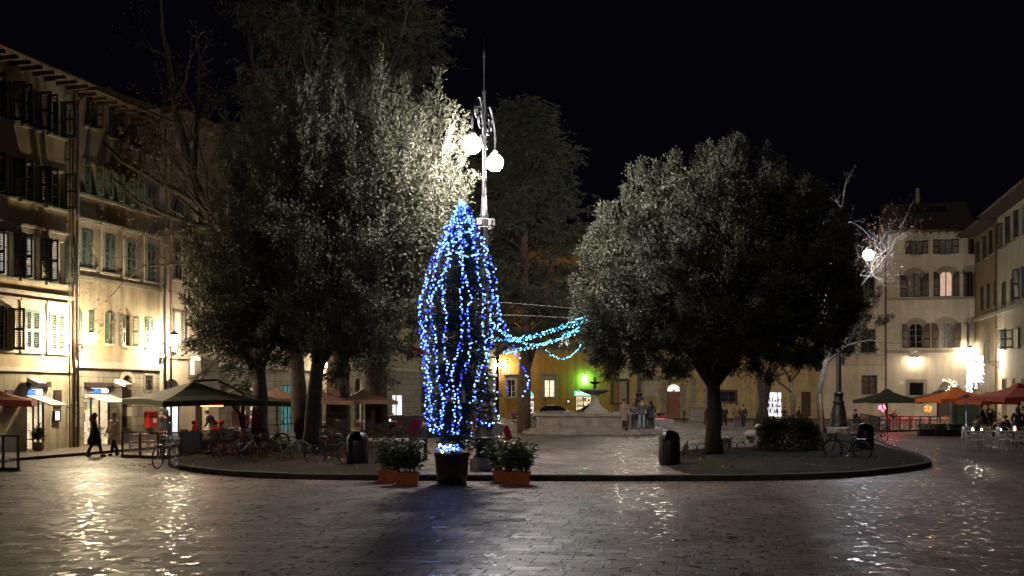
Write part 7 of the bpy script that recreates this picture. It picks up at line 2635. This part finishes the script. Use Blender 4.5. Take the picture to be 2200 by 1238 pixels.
# doorway plants of the left shops
for px, py, hh, lab in ((62, 975, .55, 'leafy plant in a stone pot at the first shop door'), (187, 966, .5, 'leafy plant in a pale pot at the second shop door')):
    t_ = fl.L(px)
    s = thing('potted_plant', lab, 'plant', fl.pt(t_, .45, .12))
    mb = MB(); mb.lathe([(0, .003), (.16, .003), (.23, .34), (.20, .34), (.18, .3), (0, .3)], 14); mb.build('pot', 'stone', s)
    PP = rng.normal(size=(420, 3)) * [.09, .09, .15] + [0, 0, .3 + hh * .6]
    leaf_mesh('foliage', PP, rng.normal(size=(420, 3)) * [1, 1, .6] + [0, 0, .7], .2, .045, 'leaf_bamboo', s)

# left terrace: screens, tables, chairs
glass_screen('metal and glass screen at the left end of the left terrace', gp(262, 983), gp(341, 986), 2, 1.0, ['clear'])
glass_screen('long dark panelled screen in front of the red lit diners', gp(345, 987), gp(545, 969), 5, 1.0, ['brown_glass', 'shut_brown', 'brown_glass', 'shut_brown', 'brown_glass'])
glass_screen('glass screen between the two dark trunks', gp(572, 958), gp(640, 951), 3, 1.0, ['clear'])
glass_screen('dark framed glass screen cut by the left edge', gp(-60, 1012), gp(41, 1013), 3, 1.15, ['clear'], post='iron')
dch = None
for px, py, rz, lab in ((288, 972, 20, 'dark red chair behind the left end of the glass screen'), (318, 971, -30, 'dark red chair second behind the left glass screen'), (338, 970, 150, 'dark red chair near the left screen post'), (390, 965, 40, 'dark red chair with a pale back beside the hooded diner'), (505, 958, -60, 'dark red chair right of the parasol mast'),
                        (700, 934, 20, 'dark red chair by the brown parasols, left of the broad trunk'), (770, 931, -20, 'dark red chair right of the broad trunk'), (822, 931, 30, 'dark red chair near the pale trunk'), (855, 932, 160, 'dark red chair at the right end of the brown parasols')):
    x, y = gp(px, py)
    if dch is None:
        dch = chair(lab, (x, y, 0), R(rz), P('dark_red_chair_paint', (.2, .03, .025), .45), 'dark red chairs of the left terrace')
    else:
        dup(dch, (x, y, 0), R(rz), lab)
ltb = None
for px, py, lab in ((300, 968, 'table behind the left glass screen'), (447, 963, 'table between the hooded diners'), (520, 957, 'table with lit glasses right of the parasol mast'), (690, 932, 'table under the left brown parasol'), (782, 930, 'lit table right of the broad trunk'), (838, 930, 'table near the white lit shop')):
    x, y = gp(px, py)
    if ltb is None:
        ltb = table(lab, (x, y, 0), R(12), 'white', .8, .8, 'tables of the left terrace')
    else:
        dup(ltb, (x, y, 0), R(random.uniform(0, 30)), lab)
for px, py, lab in ((516, 957, 'small white candle on the table right of the parasol mast'), (524, 957, 'second small candle on the table right of the parasol mast'), (684, 932, 'candle on the table under the left brown parasol'), (778, 930, 'candle left on the table right of the broad trunk'), (788, 930, 'candle right on the table right of the broad trunk'), (838, 930, 'candle on the table near the white lit shop')):
    candle(lab, px, py, .742, 'candle', .05, .12)
x, y = gp(487, 965)
s = thing('menu_stand', 'white menu stand beside the waiter under the parasol', 'menu stand', (x, y + 2, 0), R(20))
mb = MB(); mb.box((0, 0, 1.25), (.6, .04, .8), rx=R(-18)); mb.build('board', 'white', s)
mb = MB(); mb.tube([(-.25, .1, 0), (-.2, 0, 1.3)], .02, 6); mb.tube([(.25, .1, 0), (.2, 0, 1.3)], .02, 6); mb.build('legs', 'iron', s)
# wooden stake beside the lamp base and a service counter behind the Christmas tree
mb = MB(); mb.tube([(0, 0, 0), (-.16, 0, 2.3)], [.09, .08], 8)
tag(mb.build('tree_stake', P('pale_stake_wood', (.34, .22, .14), .8), None, (*gp(1768, 935, KZ), KZ)), 'pale wooden stake leaning between the bush and the lamp base', 'stake')
x, y = gp(868, 928)
s = thing('counter', 'long metal bar counter behind the brown parasols', 'counter', (x, y, 0), R(12))
mb = MB(); mb.b2(-1.6, 1.6, -.3, .3, 0.003, 1.05); mb.build('cabinet', 'shut_brown', s)
mb = MB(); mb.b2(-1.7, 1.7, -.38, .38, 1.052, 1.1); mb.build('countertop', 'chrome', s)
